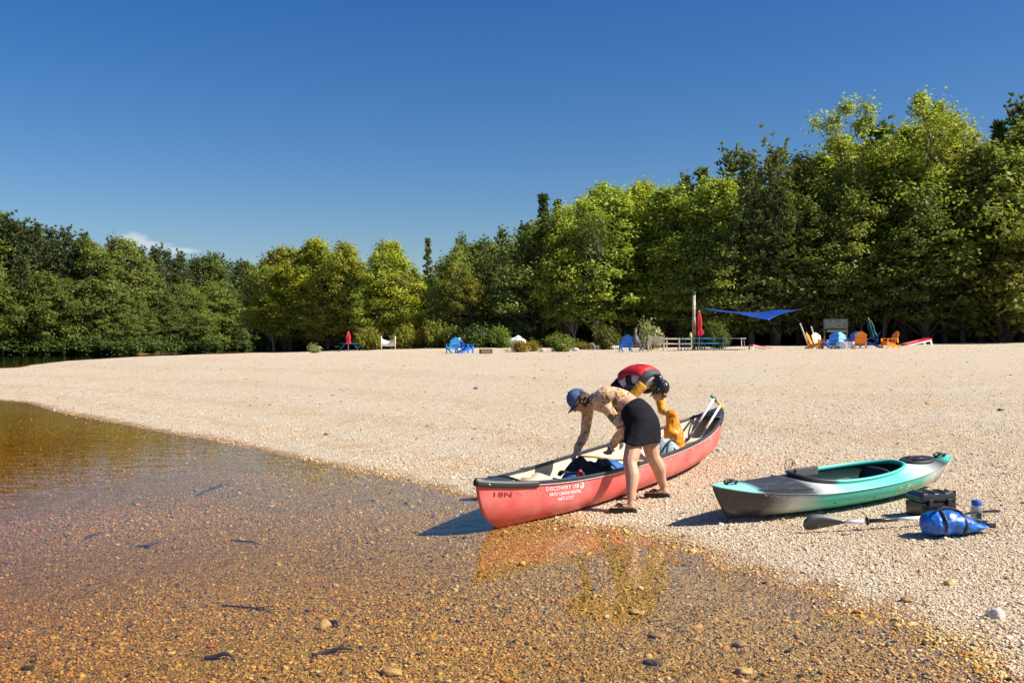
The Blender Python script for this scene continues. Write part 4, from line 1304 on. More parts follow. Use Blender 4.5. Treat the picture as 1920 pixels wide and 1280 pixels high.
q = cock(math.radians(242)); zq = k_deck(q.x, q.y)
MB().box((q.x + 0.02, q.y + 0.028, zq - 0.012), (0.27, 0.04, 0.075)).build('thigh_pad', M_grey, kayak, False, bevel=0.012)
# hatch on the stern deck
HC = 0.97
def ell(cx, ra, rb, z, n_=28): return [Vector((cx + ra * math.cos(2 * math.pi * j / n_), rb * math.sin(2 * math.pi * j / n_), z)) for j in range(n_)]
hz = k_deck(HC - 0.12, 0)
MB().loft([ell(HC, 0.185, 0.125, hz - 0.05), ell(HC, 0.187, 0.127, hz + 0.012), ell(HC, 0.175, 0.116, hz + 0.022), ell(HC, 0.150, 0.098, hz + 0.016), ell(HC, 0.03, 0.02, hz + 0.026)]).build('hatch', M_rub, kayak, True)
for sy in (-1, 1):
    MB().tube([(HC - 0.10, sy * 0.035, hz + 0.020), (HC, sy * 0.055, hz + 0.030), (HC + 0.10, sy * 0.035, hz + 0.020)], 0.010, 6).build('hatch_rib', M_rub, kayak, True)
for x_ in (-1.22, 1.27):
    zt = k_deck(x_, 0)
    pts = [(x_ - 0.05, 0.0, zt), (x_ - 0.05, 0.025, zt + 0.028), (x_, 0.034, zt + 0.035), (x_ + 0.05, 0.025, zt + 0.028), (x_ + 0.055, 0.0, zt), (x_ + 0.05, -0.025, zt + 0.028), (x_, -0.034, zt + 0.035), (x_ - 0.05, -0.025, zt + 0.028), (x_ - 0.05, 0.0, zt)]
    MB().tube(pts, 0.011, 8).build('grab_handle', M_rub, kayak, True)
q = cock(math.radians(150)); zq = k_deck(q.x, q.y) + 0.05
MB().tube(catmull([(q.x - 0.06, q.y - 0.02, zq), (q.x - 0.05, q.y - 0.01, zq + 0.07), (q.x + 0.03, q.y, zq + 0.085), (q.x + 0.05, q.y + 0.02, zq + 0.02), (q.x + 0.01, q.y + 0.03, zq - 0.01)], 5), 0.004, 6).build('bungee_loop', M_rub, kayak, True)
# dark inlaid recess on the side deck
def kd_pt(a, y, e=0.003): return Vector((a, y, k_deck(a, y) + e))
ev = [kd_pt(-0.80 + 0.26 * math.cos(2 * math.pi * j / 24), -(k_B((-0.80 + 0.26 * math.cos(2 * math.pi * j / 24)) / KL) * 0.80) - 0.022 * math.sin(2 * math.pi * j / 24)) for j in range(24)]
me = bpy.data.meshes.new('side_inlay'); me.from_pydata([tuple(v) for v in ev], [], [tuple(range(24))]); me.materials.append(M_rub); link('side_inlay', me, kayak)
for a, drop in ((-0.36, 0.10), (0.10, 0.11)):
    t = a / KL; p = k_pt(t, 0.52, -1)
    MB().ball(p, 0.008, 8, 5).build('bolt', M_blackp, kayak)
def k_letter(body, a0, a1, zr0, h, m, shear, bold):
    me = text_mesh(body, h, shear, bold)
    xs_ = [v.co.x for v in me.vertices]; x0, x1 = min(xs_), max(xs_)
    for v in me.vertices:
        a = a0 + (v.co.x - x0) / (x1 - x0) * (a1 - a0)
        zr = zr0 + v.co.y / 0.22
        t = a / k_xe(min(1, zr))
        v.co = k_pt(t, min(0.99, zr), -1) + Vector((0, -0.004, 0.0))
    me.materials.append(m); return link('lettering', me, kayak)
M_letter_tan = mat('pale_tan_lettering', (0.66, 0.60, 0.46), 0.5)
M_letter_dim = mat('dim_white_lettering', (0.55, 0.55, 0.54), 0.6, var=0.3, scale=80, col2=(0.12, 0.12, 0.12), c2scale=70, c2lo=0.5, c2hi=0.6)
k_letter('Old Town', 0.36, 0.68, 0.52, 0.085, M_letter_tan, 0.35, 0.001)
k_letter('VAPOR 10', -1.04, -0.60, 0.90, 0.05, M_letter_dim, 0.15, 0.001)

# ------------------------------------------------------------------ kayak paddle on the gravel
M_blade = mat('dark_slate_blade', (0.045, 0.055, 0.060), 0.35, var=0.3, scale=10, spec=0.6)
M_alu = mat('pale_aluminium_shaft', (0.80, 0.79, 0.79), 0.4, metal=0.0, var=0.06)
pa = hit(1507, 1001, 0.0); pb = hit(1862, 972, 0.03)
p0 = pa + Vector((0, 0, 0.075)); p1 = pb + Vector((0, 0, 0.04))
pdir = (p1 - p0).normalized(); plen = (p1 - p0).length + 0.05
p1 = p0 + pdir * plen
p1.z = max(p1.z, gz(p1.x, p1.y) + 0.05)
pdir = (p1 - p0).normalized()
kp = empty('kayak_paddle', (p0.x, p0.y, gz(p0.x, p0.y)), 0, 'double-bladed kayak paddle with white and black shaft lying on the gravel', 'paddle')
o_ = Vector(kp.location)
def along(f): return p0 + pdir * plen * f - o_
side = pdir.cross(Vector((0, 0, 1))).normalized(); upv = side.cross(pdir)
def blade(mb, f0, f1, tilt):
    w_ax = (upv * math.cos(tilt) + side * math.sin(tilt)); t_ax = w_ax.cross(pdir)
    rings = []
    for i in range(11):
        u = i / 10; f = f0 + (f1 - f0) * u
        w = 0.016 + 0.075 * math.sin(math.pi * min(1, u * 0.62 + 0.0)) ** 1.3 * (1 if u < 0.85 else 1 - ((u - 0.85) / 0.17) ** 2)
        c = along(f) + t_ax * 0.02 * math.sin(u * 2.5)
        rings.append([c + w_ax * w, c + t_ax * 0.007, c - w_ax * w * 0.85, c - t_ax * 0.007])
    mb.loft(rings)
for (f0, f1, tl) in ((0.215, 0.0, 0.55), (0.785, 1.0, 1.25)):
    mb = MB(); blade(mb, f0, f1, tl); mb.build('blade', M_blade, kp, True)
for f0, f1, m_ in ((0.205, 0.33, M_alu), (0.33, 0.475, M_blackp), (0.475, 0.60, M_alu), (0.60, 0.72, M_blackp), (0.72, 0.80, M_alu)):
    MB().tube([along(f0), along(f1)], 0.0155 if m_ is M_alu else 0.0165, 10).build('shaft', m_, kp, True)
for f0 in (0.322, 0.725):
    MB().tube([along(f0 - 0.006), along(f0), along(f0 + 0.006)], [0.022, 0.038, 0.030], 12).build('drip_ring', M_rub, kp, True)

# ------------------------------------------------------------------ black case, blue dry bag, bottle
M_gloss = mat('glossy_black_plastic', (0.018, 0.018, 0.020), 0.22, var=0.3, scale=20, spec=0.6)
bx_ = hit(1745, 966, 0.0)
case = empty('hard_case', bx_, math.radians(14), 'glossy black ribbed hard case beside the kayak, behind the blue dry bag', 'case'); case.scale = (0.82, 0.84, 0.84)
MB().box((0, 0, 0.075), (0.40, 0.26, 0.15), taper=1.04).build('case_body', M_gloss, case, False, bevel=0.02)
MB().box((0, 0, 0.196), (0.425, 0.28, 0.085), taper=0.93).build('case_lid', M_gloss, case, False, bevel=0.025)
for x_ in (-0.13, 0.0, 0.13):
    MB().box((x_, 0, 0.2415), (0.06, 0.20, 0.016)).build('lid_rib', M_gloss, case, False, bevel=0.006)
for x_ in (-0.11, 0.11):
    MB().box((x_, -0.147, 0.15), (0.05, 0.022, 0.07)).build('latch', M_rub, case, False, bevel=0.006)
MB().tube([(-0.07, -0.145, 0.10), (-0.07, -0.175, 0.105), (0.07, -0.175, 0.105), (0.07, -0.145, 0.10)], 0.010, 8).build('handle', M_rub, case, True)
MB().tube([(0.205, -0.08, 0.09), (0.235, -0.07, 0.24), (0.235, 0.07, 0.24), (0.205, 0.08, 0.09)], 0.018, 8).build('handle', M_gloss, case, True)

M_bluebag = mat('blue_vinyl', (0.010, 0.105, 0.44), 0.38, var=0.2, scale=9, spec=0.6, col2=(0.02, 0.17, 0.60), c2scale=6, bump=0.004, bscale=22)
bb = hit(1782, 1003, 0.0)
bag = empty('blue_dry_bag', bb, math.radians(10), 'shiny blue roll-top dry bag with black straps lying over the paddle', 'dry bag'); bag.scale = (0.84, 0.86, 0.76)
mb = MB()
prof = [(-0.27, 0.05, 0.05, 0.10), (-0.25, 0.10, 0.10, 0.115), (-0.19, 0.135, 0.125, 0.125), (-0.08, 0.145, 0.135, 0.135), (0.05, 0.145, 0.125, 0.125), (0.15, 0.135, 0.10, 0.105), (0.23, 0.12, 0.060, 0.085), (0.29, 0.10, 0.025, 0.085), (0.37, 0.085, 0.014, 0.10)]
mb.loft([[(x_, ry * math.cos(2 * math.pi * k / 20), zc + rz * math.sin(2 * math.pi * k / 20)) for k in range(20)] for (x_, ry, rz, zc) in prof])
remesh(mb, 'sack', M_bluebag, bag, 0.009, 3, noise=(0.014, 8.0))
for x_, ry, rz, zc in ((-0.13, 0.152, 0.142, 0.132), (0.07, 0.150, 0.130, 0.122)):
    mb = MB()
    mb.loft([[(x_ + dx, (ry + e) * math.cos(2 * math.pi * k / 24), zc + (rz + e) * math.sin(2 * math.pi * k / 24)) for k in range(24)] for dx, e in ((-0.011, -0.004), (-0.010, 0.0), (0.010, 0.0), (0.011, -0.004))])
    mb.build('strap', M_rub, bag, True)
MB().tube(catmull([(-0.20, -0.05, 0.245), (-0.10, -0.03, 0.30), (0.02, -0.02, 0.275), (0.10, -0.03, 0.235)], 4), [(0.020, 0.006)] * 13, 8).build('shoulder_strap', M_rub, bag, True)
MB().box((0.36, 0, 0.10), (0.05, 0.175, 0.034)).build('roll_top', M_rub, bag, False, bevel=0.008)
MB().box((0.40, -0.05, 0.095), (0.045, 0.035, 0.05)).build('buckle', M_rub, bag, False, bevel=0.006)
bt = hit(1831, 985, 0.0)
M_glassy, n, l, out = nodes_of('smoky_bottle_plastic')
b = n.new('ShaderNodeBsdfPrincipled'); b.inputs['Base Color'].default_value = (0.30, 0.34, 0.38, 1); b.inputs['Roughness'].default_value = 0.15
tr = n.new('ShaderNodeBsdfTransparent'); tr.inputs['Color'].default_value = (0.75, 0.8, 0.85, 1)
ms = n.new('ShaderNodeMixShader'); ms.inputs[0].default_value = 0.45
l.new(tr.outputs[0], ms.inputs[1]); l.new(b.outputs[0], ms.inputs[2]); l.new(ms.outputs[0], out.inputs['Surface'])
M_bluecap = mat('blue_plastic_cap', (0.035, 0.11, 0.42), 0.35)
bot = empty('water_bottle', bt, 0, 'smoky clear water bottle with blue screw cap behind the blue dry bag', 'bottle')
MB().loft([[(r_ * math.cos(2 * math.pi * k / 20), r_ * math.sin(2 * math.pi * k / 20), z_) for k in range(20)] for r_, z_ in ((0.040, 0), (0.045, 0.006), (0.045, 0.13), (0.040, 0.155), (0.034, 0.165))]).build('bottle_body', M_glassy, bot, True)
MB().loft([[(r_ * math.cos(2 * math.pi * k / 20), r_ * math.sin(2 * math.pi * k / 20), z_) for k in range(20)] for r_, z_ in ((0.037, 0.163), (0.039, 0.168), (0.039, 0.198), (0.034, 0.204))]).build('cap', M_bluecap, bot, True)
MB().box((0, -0.0445, 0.085), (0.035, 0.004, 0.045)).build('bottle_label', M_rub, bot)

# ------------------------------------------------------------------ things lying in the canoe
M_bluecloth = mat('blue_fabric', (0.015, 0.13, 0.42), 0.7, var=0.2, scale=14, bump=0.004, bscale=30)
M_blackcloth = mat('black_fabric', (0.016, 0.016, 0.020), 0.8, var=0.3, scale=20, bump=0.006, bscale=35)
M_greycloth = mat('grey_sage_fabric', (0.24, 0.29, 0.29), 0.75, var=0.3, scale=22, col2=(0.42, 0.45, 0.43), c2scale=14, bump=0.006, bscale=30)
M_darkcloth = mat('dark_grey_fabric', (0.06, 0.065, 0.075), 0.8, var=0.3, scale=22)
M_orange = mat('orange_vinyl', (0.76, 0.235, 0.012), 0.45, var=0.16, scale=10, col2=(0.82, 0.31, 0.02), c2scale=7, bump=0.006, bscale=20)
def rot_can(): return (0, -0.073, c_ang)
cb = empty('blue_duffel', CW(-0.62, -0.06, 0.03)); cb.rotation_euler = rot_can()
tag(cb, 'soft blue duffel bag lying in the canoe under the black jacket', 'bag')
mb = MB(); mb.loft([[(x_, 0.19 * s_ * math.cos(2 * math.pi * k / 18), 0.165 + 0.165 * s_ * math.sin(2 * math.pi * k / 18)) for k in range(18)] for x_, s_ in ((-0.46, 0.35), (-0.44, 0.8), (-0.36, 1.0), (0.0, 1.06), (0.32, 1.05), (0.39, 0.85), (0.41, 0.35))])
remesh(mb, 'duffel_body', M_bluecloth, cb, 0.012, 3, noise=(0.014, 9.0))
for x_ in (-0.16, 0.17):
    mb = MB(); mb.loft([[(x_ + dx, (0.204 + e) * math.cos(2 * math.pi * k / 20), 0.165 + (0.182 + e) * math.sin(2 * math.pi * k / 20)) for k in range(20)] for dx, e in ((-0.014, 0.0), (-0.012, 0.006), (0.012, 0.006), (0.014, 0.0))])
    mb.build('strap', M_darkcloth, cb, True)
jk = empty('black_jacket', CW(-0.80, -0.06, 0.335)); jk.rotation_euler = rot_can()
tag(jk, 'crumpled black jacket heaped on the blue duffel in the canoe', 'jacket')
from mathutils import noise as mnoise
nx_, ny_ = 34, 28
rows = []
for i in range(nx_ + 1):
    row = []
    for j in range(ny_ + 1):
        u, v = i / nx_ - 0.5, j / ny_ - 0.5
        x_ = u * (0.46 + 0.05 * math.sin(9 * v)); y_ = v * (0.40 + 0.05 * math.sin(7 * u + 1))
        hump = 0.125 * math.exp(-((x_ + 0.04) / 0.075) ** 2 - ((y_ - 0.02) / 0.11) ** 2) + 0.045 * math.exp(-((x_ - 0.11) / 0.08) ** 2 - (y_ / 0.10) ** 2)
        fold = 0.035 * abs(mnoise.noise(Vector((x_ * 9, y_ * 5, 1.3)))) + 0.018 * abs(mnoise.noise(Vector((x_ * 20 + y_ * 9, y_ * 16, 4.1))))
        drop = 0.16 * max(0, abs(v) - 0.30) ** 1.2 * 2.0
        row.append(Vector((x_, y_, 0.018 + hump + fold - drop)))
    rows.append(row)
mb = MB(); mb.loft(rows, cap=False, closed=False)
jo = mb.build('jacket_cloth', M_blackcloth, jk, True)
jo.modifiers.new('thickness', 'SOLIDIFY').thickness = 0.012
mb = MB(); mb.tube(catmull([(0.08, -0.12, 0.07), (0.17, -0.14, 0.065), (0.26, -0.12, 0.03)], 4), [0.045, 0.043, 0.04, 0.04, 0.04, 0.038, 0.036, 0.036, 0.036], 10)
remesh(mb, 'sleeve', M_darkcloth, jk, 0.008, 2, noise=(0.012, 12.0))
rs = empty('red_stuff_sack', CW(-0.98, -0.13, 0.225)); rs.rotation_euler = rot_can()
tag(rs, 'small bright red stuff sack poking up beside the black jacket', 'bag')
mb = MB(); mb.loft([[(r_ * math.cos(2 * math.pi * k / 12), r_ * math.sin(2 * math.pi * k / 12), z_) for k in range(12)] for r_, z_ in ((0.05, -0.2), (0.06, -0.12), (0.055, 0.05), (0.04, 0.12), (0.012, 0.165))])
remesh(mb, 'sack', mat('red_fabric', (0.62, 0.03, 0.03), 0.6), rs, 0.008, 2, noise=(0.008, 20.0))
MB().tube([(0, 0, 0.13), (0.01, 0, 0.16), (0.02, 0.0, 0.17)], 0.006, 6).build('drawcord', M_blackcloth, rs, True)
gp = empty('grey_day_pack', CW(0.66, -0.13, 0.03)); gp.rotation_euler = rot_can()
tag(gp, 'rounded grey-green day pack in the canoe below the orange dry bag', 'backpack')
mb = MB(); mb.ball((0, 0, 0.20), (0.20, 0.19, 0.20), 18, 12); mb.ball((0, -0.02, 0.12), (0.22, 0.20, 0.13), 18, 10)
remesh(mb, 'pack_body', M_greycloth, gp, 0.011, 3, noise=(0.012, 12.0))
for k_, (yo, lift) in enumerate(((-0.10, 0.0), (0.05, 0.012))):
    MB().tube([Vector((0.21 * math.cos(t), yo + 0.05 * math.cos(t), 0.20 + lift + 0.195 * math.sin(t))) for t in [0.25 + 2.6 * i / 14 for i in range(15)]], [(0.014, 0.006)] * 15, 6).build('strap', M_darkcloth, gp, True)
MB().box((0.0, -0.165, 0.31), (0.07, 0.012, 0.035), Matrix.Rotation(-0.8, 3, 'X')).build('patch', M_white, gp)
ob = empty('orange_dry_bag', CW(1.07, -0.01, 0.03)); ob.rotation_euler = (0, 0, c_ang)
tag(ob, 'tall orange dry bag held upright over the canoe by the person in the life vest', 'dry bag')
mb = MB()
mb.loft([[(0.012 * math.sin(z_ * 9) + r1 * math.cos(2 * math.pi * k / 18), r2 * math.sin(2 * math.pi * k / 18) - 0.02 * math.sin(z_ * 5), z_) for k in range(18)] for r1, r2, z_ in ((0.09, 0.09, 0.0), (0.112, 0.112, 0.03), (0.118, 0.118, 0.16), (0.115, 0.115, 0.30), (0.105, 0.105, 0.40), (0.085, 0.085, 0.48), (0.062, 0.070, 0.56), (0.055, 0.065, 0.62), (0.030, 0.040, 0.645))])
remesh(mb, 'sack', M_orange, ob, 0.010, 2, noise=(0.030, 6.5))
MB().tube([(0.120 * math.cos(t), 0.12 * math.sin(t), 0.30 + 0.02 * math.sin(3 * t)) for t in [2 * math.pi * i / 24 for i in range(25)]], 0.006, 6).build('strap', M_orange, ob, True)

# canoe paddles leaning in the stern
M_green = mat('green_plastic_grip', (0.005, 0.16, 0.09), 0.4)
M_yel = mat('yellow_plastic_grip', (0.75, 0.42, 0.02), 0.4)
def canoe_paddle(top, mid, foot, m_grip, label):
    o = empty('canoe_paddle', foot, 0, label, 'paddle', 'canoe paddles leaning in the stern')
    T, Mi, Fo = top - foot, mid - foot, Vector((0, 0, 0))
    d = (T - Fo).normalized(); Mi = Fo + d * (Mi - Fo).dot(d)
    sd = d.cross(Vector((0, 1, 0.2))).normalized()
    MB().tube([Mi, T], 0.015, 10).build('shaft', M_alu, o, True)
    MB().tube([Fo + d * 0.35, Mi], 0.0165, 10).build('shaft_sleeve', M_blackp, o, True)
    MB().tube([T - sd * 0.052, T - sd * 0.03 + d * 0.012, T + d * 0.016, T + sd * 0.03 + d * 0.012, T + sd * 0.052], [0.013, 0.017, 0.020, 0.017, 0.013], 10).build('grip', m_grip, o, True)
    rings = []
    for i in range(9):
        u = i / 8; c = Fo + d * (0.42 - 0.42 * u); w = 0.02 + 0.075 * math.sin(min(1, u * 0.7) * math.pi / 1.4)
        if u > 0.9: w *= 0.75
        nrm_ = d.cross(sd)
        rings.append([c + sd * w, c + nrm_ * 0.008, c - sd * w, c - nrm_ * 0.008])
    MB().loft(rings).build('blade', M_blade, o, True)
canoe_paddle(P(1338, 748, 12.02), P(1316, 786, 11.7), CW(1.02, 0.10, 0.06) + Vector((0.12, 0, 0)), M_green, 'canoe paddle with dark green T-grip leaning highest out of the stern')
canoe_paddle(P(1350, 761, 12.05), P(1319, 802, 11.75), CW(1.06, -0.02, 0.06) + Vector((0.12, 0, 0)), M_yel, 'canoe paddle with yellow T-grip leaning against the stern gunwale')
# ================================================================== people
M_skin = mat('warm_skin', (0.58, 0.335, 0.215), 0.5, var=0.09, scale=14, col2=(0.47, 0.235, 0.145), c2scale=6, c2lo=0.5, c2hi=0.75, spec=0.35)  # own skin tone, mottled by noise towards a redder brown
M_skin2 = mat('tan_skin', (0.50, 0.27, 0.175), 0.5, var=0.07, scale=14, spec=0.35)
M_hairb = mat('curly_brown_hair', (0.055, 0.026, 0.015), 0.55, var=0.4, scale=60, spec=0.4)
M_hairk = mat('sleek_black_hair', (0.010, 0.009, 0.009), 0.32, var=0.3, scale=50, spec=0.6)
M_denim = mat('blue_cap_cotton', (0.040, 0.085, 0.205), 0.8, var=0.25, scale=25, col2=(0.07, 0.13, 0.28), c2scale=9, bump=0.002, bscale=160)
M_skirt = mat('black_skirt_fabric', (0.011, 0.011, 0.015), 0.85, var=0.25, scale=18, bump=0.012, bscale=11, spec=0.12)
M_sandal = mat('black_sandal_rubber', (0.016, 0.015, 0.015), 0.6, var=0.3, scale=30)
M_watch = mat('white_watch_strap', (0.78, 0.77, 0.76), 0.4)
M_screen = mat('black_watch_face', (0.008, 0.008, 0.010), 0.15, spec=0.6)
M_lav = mat('lavender_cuff', (0.50, 0.44, 0.60), 0.7)
M_eye = mat('dark_eye', (0.02, 0.015, 0.012), 0.2)
M_lip = mat('lips', (0.42, 0.14, 0.12), 0.5)
# swirled print of the rash top
M_print, n, l, out = nodes_of('swirl_print_top')
b = n.new('ShaderNodeBsdfPrincipled'); b.inputs['Roughness'].default_value = 0.65; b.inputs['Specular IOR Level'].default_value = 0.3
tc = n.new('ShaderNodeTexCoord')
nz = n.new('ShaderNodeTexNoise'); nz.inputs['Scale'].default_value = 9.0; nz.inputs['Detail'].default_value = 1.5; nz.inputs['Distortion'].default_value = 1.6
l.new(tc.outputs['Object'], nz.inputs['Vector'])
rp = n.new('ShaderNodeValToRGB'); rp.color_ramp.interpolation = 'CONSTANT'
stops = [(0.0, (0.16, 0.17, 0.05)), (0.36, (0.70, 0.24, 0.04)), (0.42, (0.78, 0.56, 0.32)), (0.49, (0.74, 0.30, 0.27)), (0.53, (0.80, 0.62, 0.42)), (0.61, (0.36, 0.31, 0.12)), (0.64, (0.66, 0.25, 0.05)), (0.70, (0.62, 0.20, 0.28))]
e = rp.color_ramp.elements
while len(e) < len(stops): e.new(0.5)
for i, (p_, c) in enumerate(stops): e[i].position = p_; e[i].color = (*c, 1)
l.new(nz.outputs['Fac'], rp.inputs[0])
wv = n.new('ShaderNodeMath'); wv.operation = 'PINGPONG'; wv.inputs[1].default_value = 0.06; l.new(nz.outputs['Fac'], wv.inputs[0])
lt = n.new('ShaderNodeMath'); lt.operation = 'LESS_THAN'; lt.inputs[1].default_value = 0.005; l.new(wv.outputs[0], lt.inputs[0])
mx = n.new('ShaderNodeMix'); mx.data_type = 'RGBA'; l.new(lt.outputs[0], mx.inputs[0]); l.new(rp.outputs[0], mx.inputs[6]); mx.inputs[7].default_value = (0.10, 0.05, 0.03, 1)
l.new(mx.outputs[2], b.inputs['Base Color']); l.new(b.outputs[0], out.inputs['Surface'])

def basis(f, u):
    f = f.normalized(); u = (u - f * u.dot(f)).normalized(); r_ = f.cross(u)
    return r_, f, u
def rmat(r_, f, u): return Matrix((r_, f, u)).transposed()

def ell_loft(mb, cs, lats, ras, rbs, n=20, grow=0.0, sub=3):
    """torso-like loft: centres, sideways axes, half widths, half depths (smoothed)"""
    C = catmull(cs, sub); k = len(C)
    A = catmull(lats, sub); ra = lerp_list(ras, k); rb = lerp_list(rbs, k)
    rings = []
    for i in range(k):
        d = (C[min(i + 1, k - 1)] - C[max(i - 1, 0)]).normalized()
        a = (A[i] - d * A[i].dot(d)).normalized(); b_ = d.cross(a)
        rings.append([C[i] + a * ((ra[i] + grow) * math.cos(t)) + b_ * ((rb[i] + grow) * math.sin(t)) for t in [2 * math.pi * j / n for j in range(n)]])
    mb.loft(rings)
    return rings

def limb(mb, pts, rad, grow=0.0, sub=4, n=12):
    C = catmull(pts, sub)
    mb.tube(C, [q + grow for q in lerp_list(rad, len(C))], n)

def hand(mb, wrist, d, palm, flip, curl, size=1.0, spread=0.10):
    """palm, four unequal curled fingers and a thumb leaving the side of the palm"""
    d = d.normalized(); palm = (palm - d * palm.dot(d)).normalized()
    w = d.cross(palm) * flip                       # towards the thumb
    L = 0.088 * size
    rings = []
    for i, (f, hw, ht) in enumerate(((-0.15, 0.024, 0.019), (0.15, 0.032, 0.018), (0.6, 0.040, 0.016), (1.0, 0.040, 0.013))):
        c = wrist + d * L * f
        rings.append([c + w * (hw * size * math.cos(t)) + palm * (ht * size * math.sin(t)) for t in [2 * math.pi * j / 12 for j in range(12)]])
    mb.loft(rings)
    tips = []
    for k, (off, ln) in enumerate(((0.030, 0.072), (0.010, 0.080), (-0.011, 0.074), (-0.031, 0.058))):
        p = wrist + d * L * 0.94 + w * off * size
        dd = (d + w * (off / 0.03) * spread).normalized()
        pts = [p - dd * 0.012]
        ang = 0.0
        for j, fr_ in enumerate((0.45, 0.30, 0.25)):
            ang += curl[j] * (1 + 0.08 * k)
            seg = dd * math.cos(ang) + palm * math.sin(ang)
            pts.append(pts[-1] + seg * (ln * fr_ * size + (0.012 if j == 0 else 0)))
        mb.tube(pts, [0.0098 * size, 0.0090 * size, 0.0083 * size, 0.0068 * size], 8)
        tips.append(pts[-1])
    tb_ = wrist + d * L * 0.28 + w * 0.024 * size
    t1 = tb_ + (d * 0.55 + w * 0.75 + palm * 0.3).normalized() * 0.042 * size
    t2 = t1 + (d * 0.8 + w * 0.1 + palm * (0.4 + 0.4 * curl[0])).normalized() * 0.032 * size
    mb.tube([tb_ - w * 0.01, tb_, t1, t2], [0.013 * size, 0.0125 * size, 0.0105 * size, 0.0080 * size], 8)
    return tips

def foot(mb, heel, d, ankle, L=0.232):
    """bare foot: heel point on the sole, direction of the toes"""
    d = d.normalized(); s_ = d.cross(Vector((0, 0, 1))).normalized(); u = Vector((0, 0, 1))
    prof = [(0.00, 0.020, 0.030), (0.08, 0.030, 0.048), (0.25, 0.032, 0.060), (0.45, 0.033, 0.048), (0.65, 0.039, 0.034), (0.80, 0.040, 0.024), (0.90, 0.034, 0.018)]
    rings = [[heel + d * L * f + s_ * (w * math.cos(t)) + u * (h / 2 + h / 2 * math.sin(t)) for t in [2 * math.pi * j / 14 for j in range(14)]] for f, w, h in prof]
    mb.loft(rings)
    for k, (off, ln, r_) in enumerate(((0.026, 0.100, 0.0125), (0.009, 0.105, 0.0095), (-0.006, 0.085, 0.009), (-0.019, 0.060, 0.0085), (-0.030, 0.030, 0.008))):
        p = heel + d * L * 0.84 + s_ * off + u * 0.011
        q = heel + d * L * (0.92 + ln - 0.02) + s_ * off * 1.05 + u * 0.009
        mb.tube([p, p.lerp(q, 0.6), q], [r_, r_, r_ * 0.75], 8)
    mb.tube([heel + d * L * 0.20 + u * 0.04, ankle], [0.034, 0.034], 12)

def sandal(parent, heel, d, o, L=0.255):
    d = d.normalized(); s_ = d.cross(Vector((0, 0, 1))).normalized(); u = Vector((0, 0, 1))
    h0 = heel - d * 0.012 - o
    prof = [(0.0, 0.018), (0.03, 0.030), (0.12, 0.038), (0.40, 0.036), (0.62, 0.045), (0.80, 0.048), (0.93, 0.040), (1.0, 0.020)]
    rings = [[h0 + d * L * f + s_ * w + u * -0.001, h0 + d * L * f - s_ * w + u * -0.001, h0 + d * L * f - s_ * w * 0.96 - u * 0.026, h0 + d * L * f + s_ * w * 0.96 - u * 0.026] for f, w in prof]
    so = MB().loft(rings).build('sandal_sole', M_sandal, parent)
    for off in (1, -1):
        pts = catmull([h0 + d * L * 0.40 + s_ * off * 0.037, h0 + d * L * 0.52 + s_ * off * 0.033 + u * 0.042, h0 + d * L * 0.68 + s_ * (off * 0.012 + 0.008) + u * 0.040, h0 + d * L * 0.80 + s_ * 0.010 + u * 0.018], 4)
        MB().tube(pts, [(0.012, 0.0045)] * len(pts), 8).build('sandal_strap', M_sandal, parent, True)
    pts = catmull([h0 + d * L * 0.62 + s_ * 0.044, h0 + d * L * 0.62 + s_ * 0.020 + u * 0.043, h0 + d * L * 0.62 - s_ * 0.020 + u * 0.040, h0 + d * L * 0.62 - s_ * 0.044], 4)
    MB().tube(pts, [(0.010, 0.004)] * len(pts), 8).build('sandal_strap', M_sandal, parent, True)

def head(mb, c, r_, f, u, k=1.0):
    R_ = rmat(r_, f, u)
    mb.ball(c + u * 0.012, (0.073 * k, 0.092 * k, 0.098 * k), 18, 12, R_)
    mb.ball(c + f * 0.034 - u * 0.062, (0.052 * k, 0.052 * k, 0.056 * k), 14, 10, R_)
    mb.ball(c + f * 0.058 - u * 0.098, (0.024, 0.024, 0.020), 10, 8, R_)              # chin
    mb.tube([c + f * 0.088 + u * 0.012, c + f * 0.104 - u * 0.020, c + f * 0.108 - u * 0.038, c + f * 0.084 - u * 0.044], [0.008, 0.011, 0.014, 0.010], 8)
    mb.tube([c + f * 0.078 + u * 0.026 - r_ * 0.045, c + f * 0.088 + u * 0.028, c + f * 0.078 + u * 0.026 + r_ * 0.045], [0.009, 0.010, 0.009], 8)
    for s_ in (-1, 1):
        mb.ball(c + r_ * s_ * 0.074 - f * 0.006 - u * 0.012, (0.010, 0.018, 0.030), 8, 6, R_)
        mb.ball(c + f * 0.058 - u * 0.035 + r_ * s_ * 0.034, (0.024, 0.024, 0.022), 8, 6, R_)
def face_bits(parent, c, r_, f, u, o):
    R_ = rmat(r_, f, u)
    for s_ in (-1, 1):
        MB().ball(c - o + f * 0.083 + u * 0.002 + r_ * s_ * 0.030, (0.012, 0.008, 0.006), 8, 6, R_).build('eye', M_eye, parent, True)
        MB().tube([c - o + f * 0.090 + u * 0.024 + r_ * s_ * 0.014, c - o + f * 0.088 + u * 0.028 + r_ * s_ * 0.032, c - o + f * 0.076 + u * 0.022 + r_ * s_ * 0.050], 0.0035, 6).build('eyebrow', M_hairb, parent, True)
    MB().tube([c - o + f * 0.072 - u * 0.066 - r_ * 0.022, c - o + f * 0.085 - u * 0.064, c - o + f * 0.072 - u * 0.066 + r_ * 0.022], [0.004, 0.008, 0.004], 8).build('mouth', M_lip, parent, True)

def shift(mb, o):
    mb.v = [tuple(Vector(v) - o) for v in mb.v]
    return mb

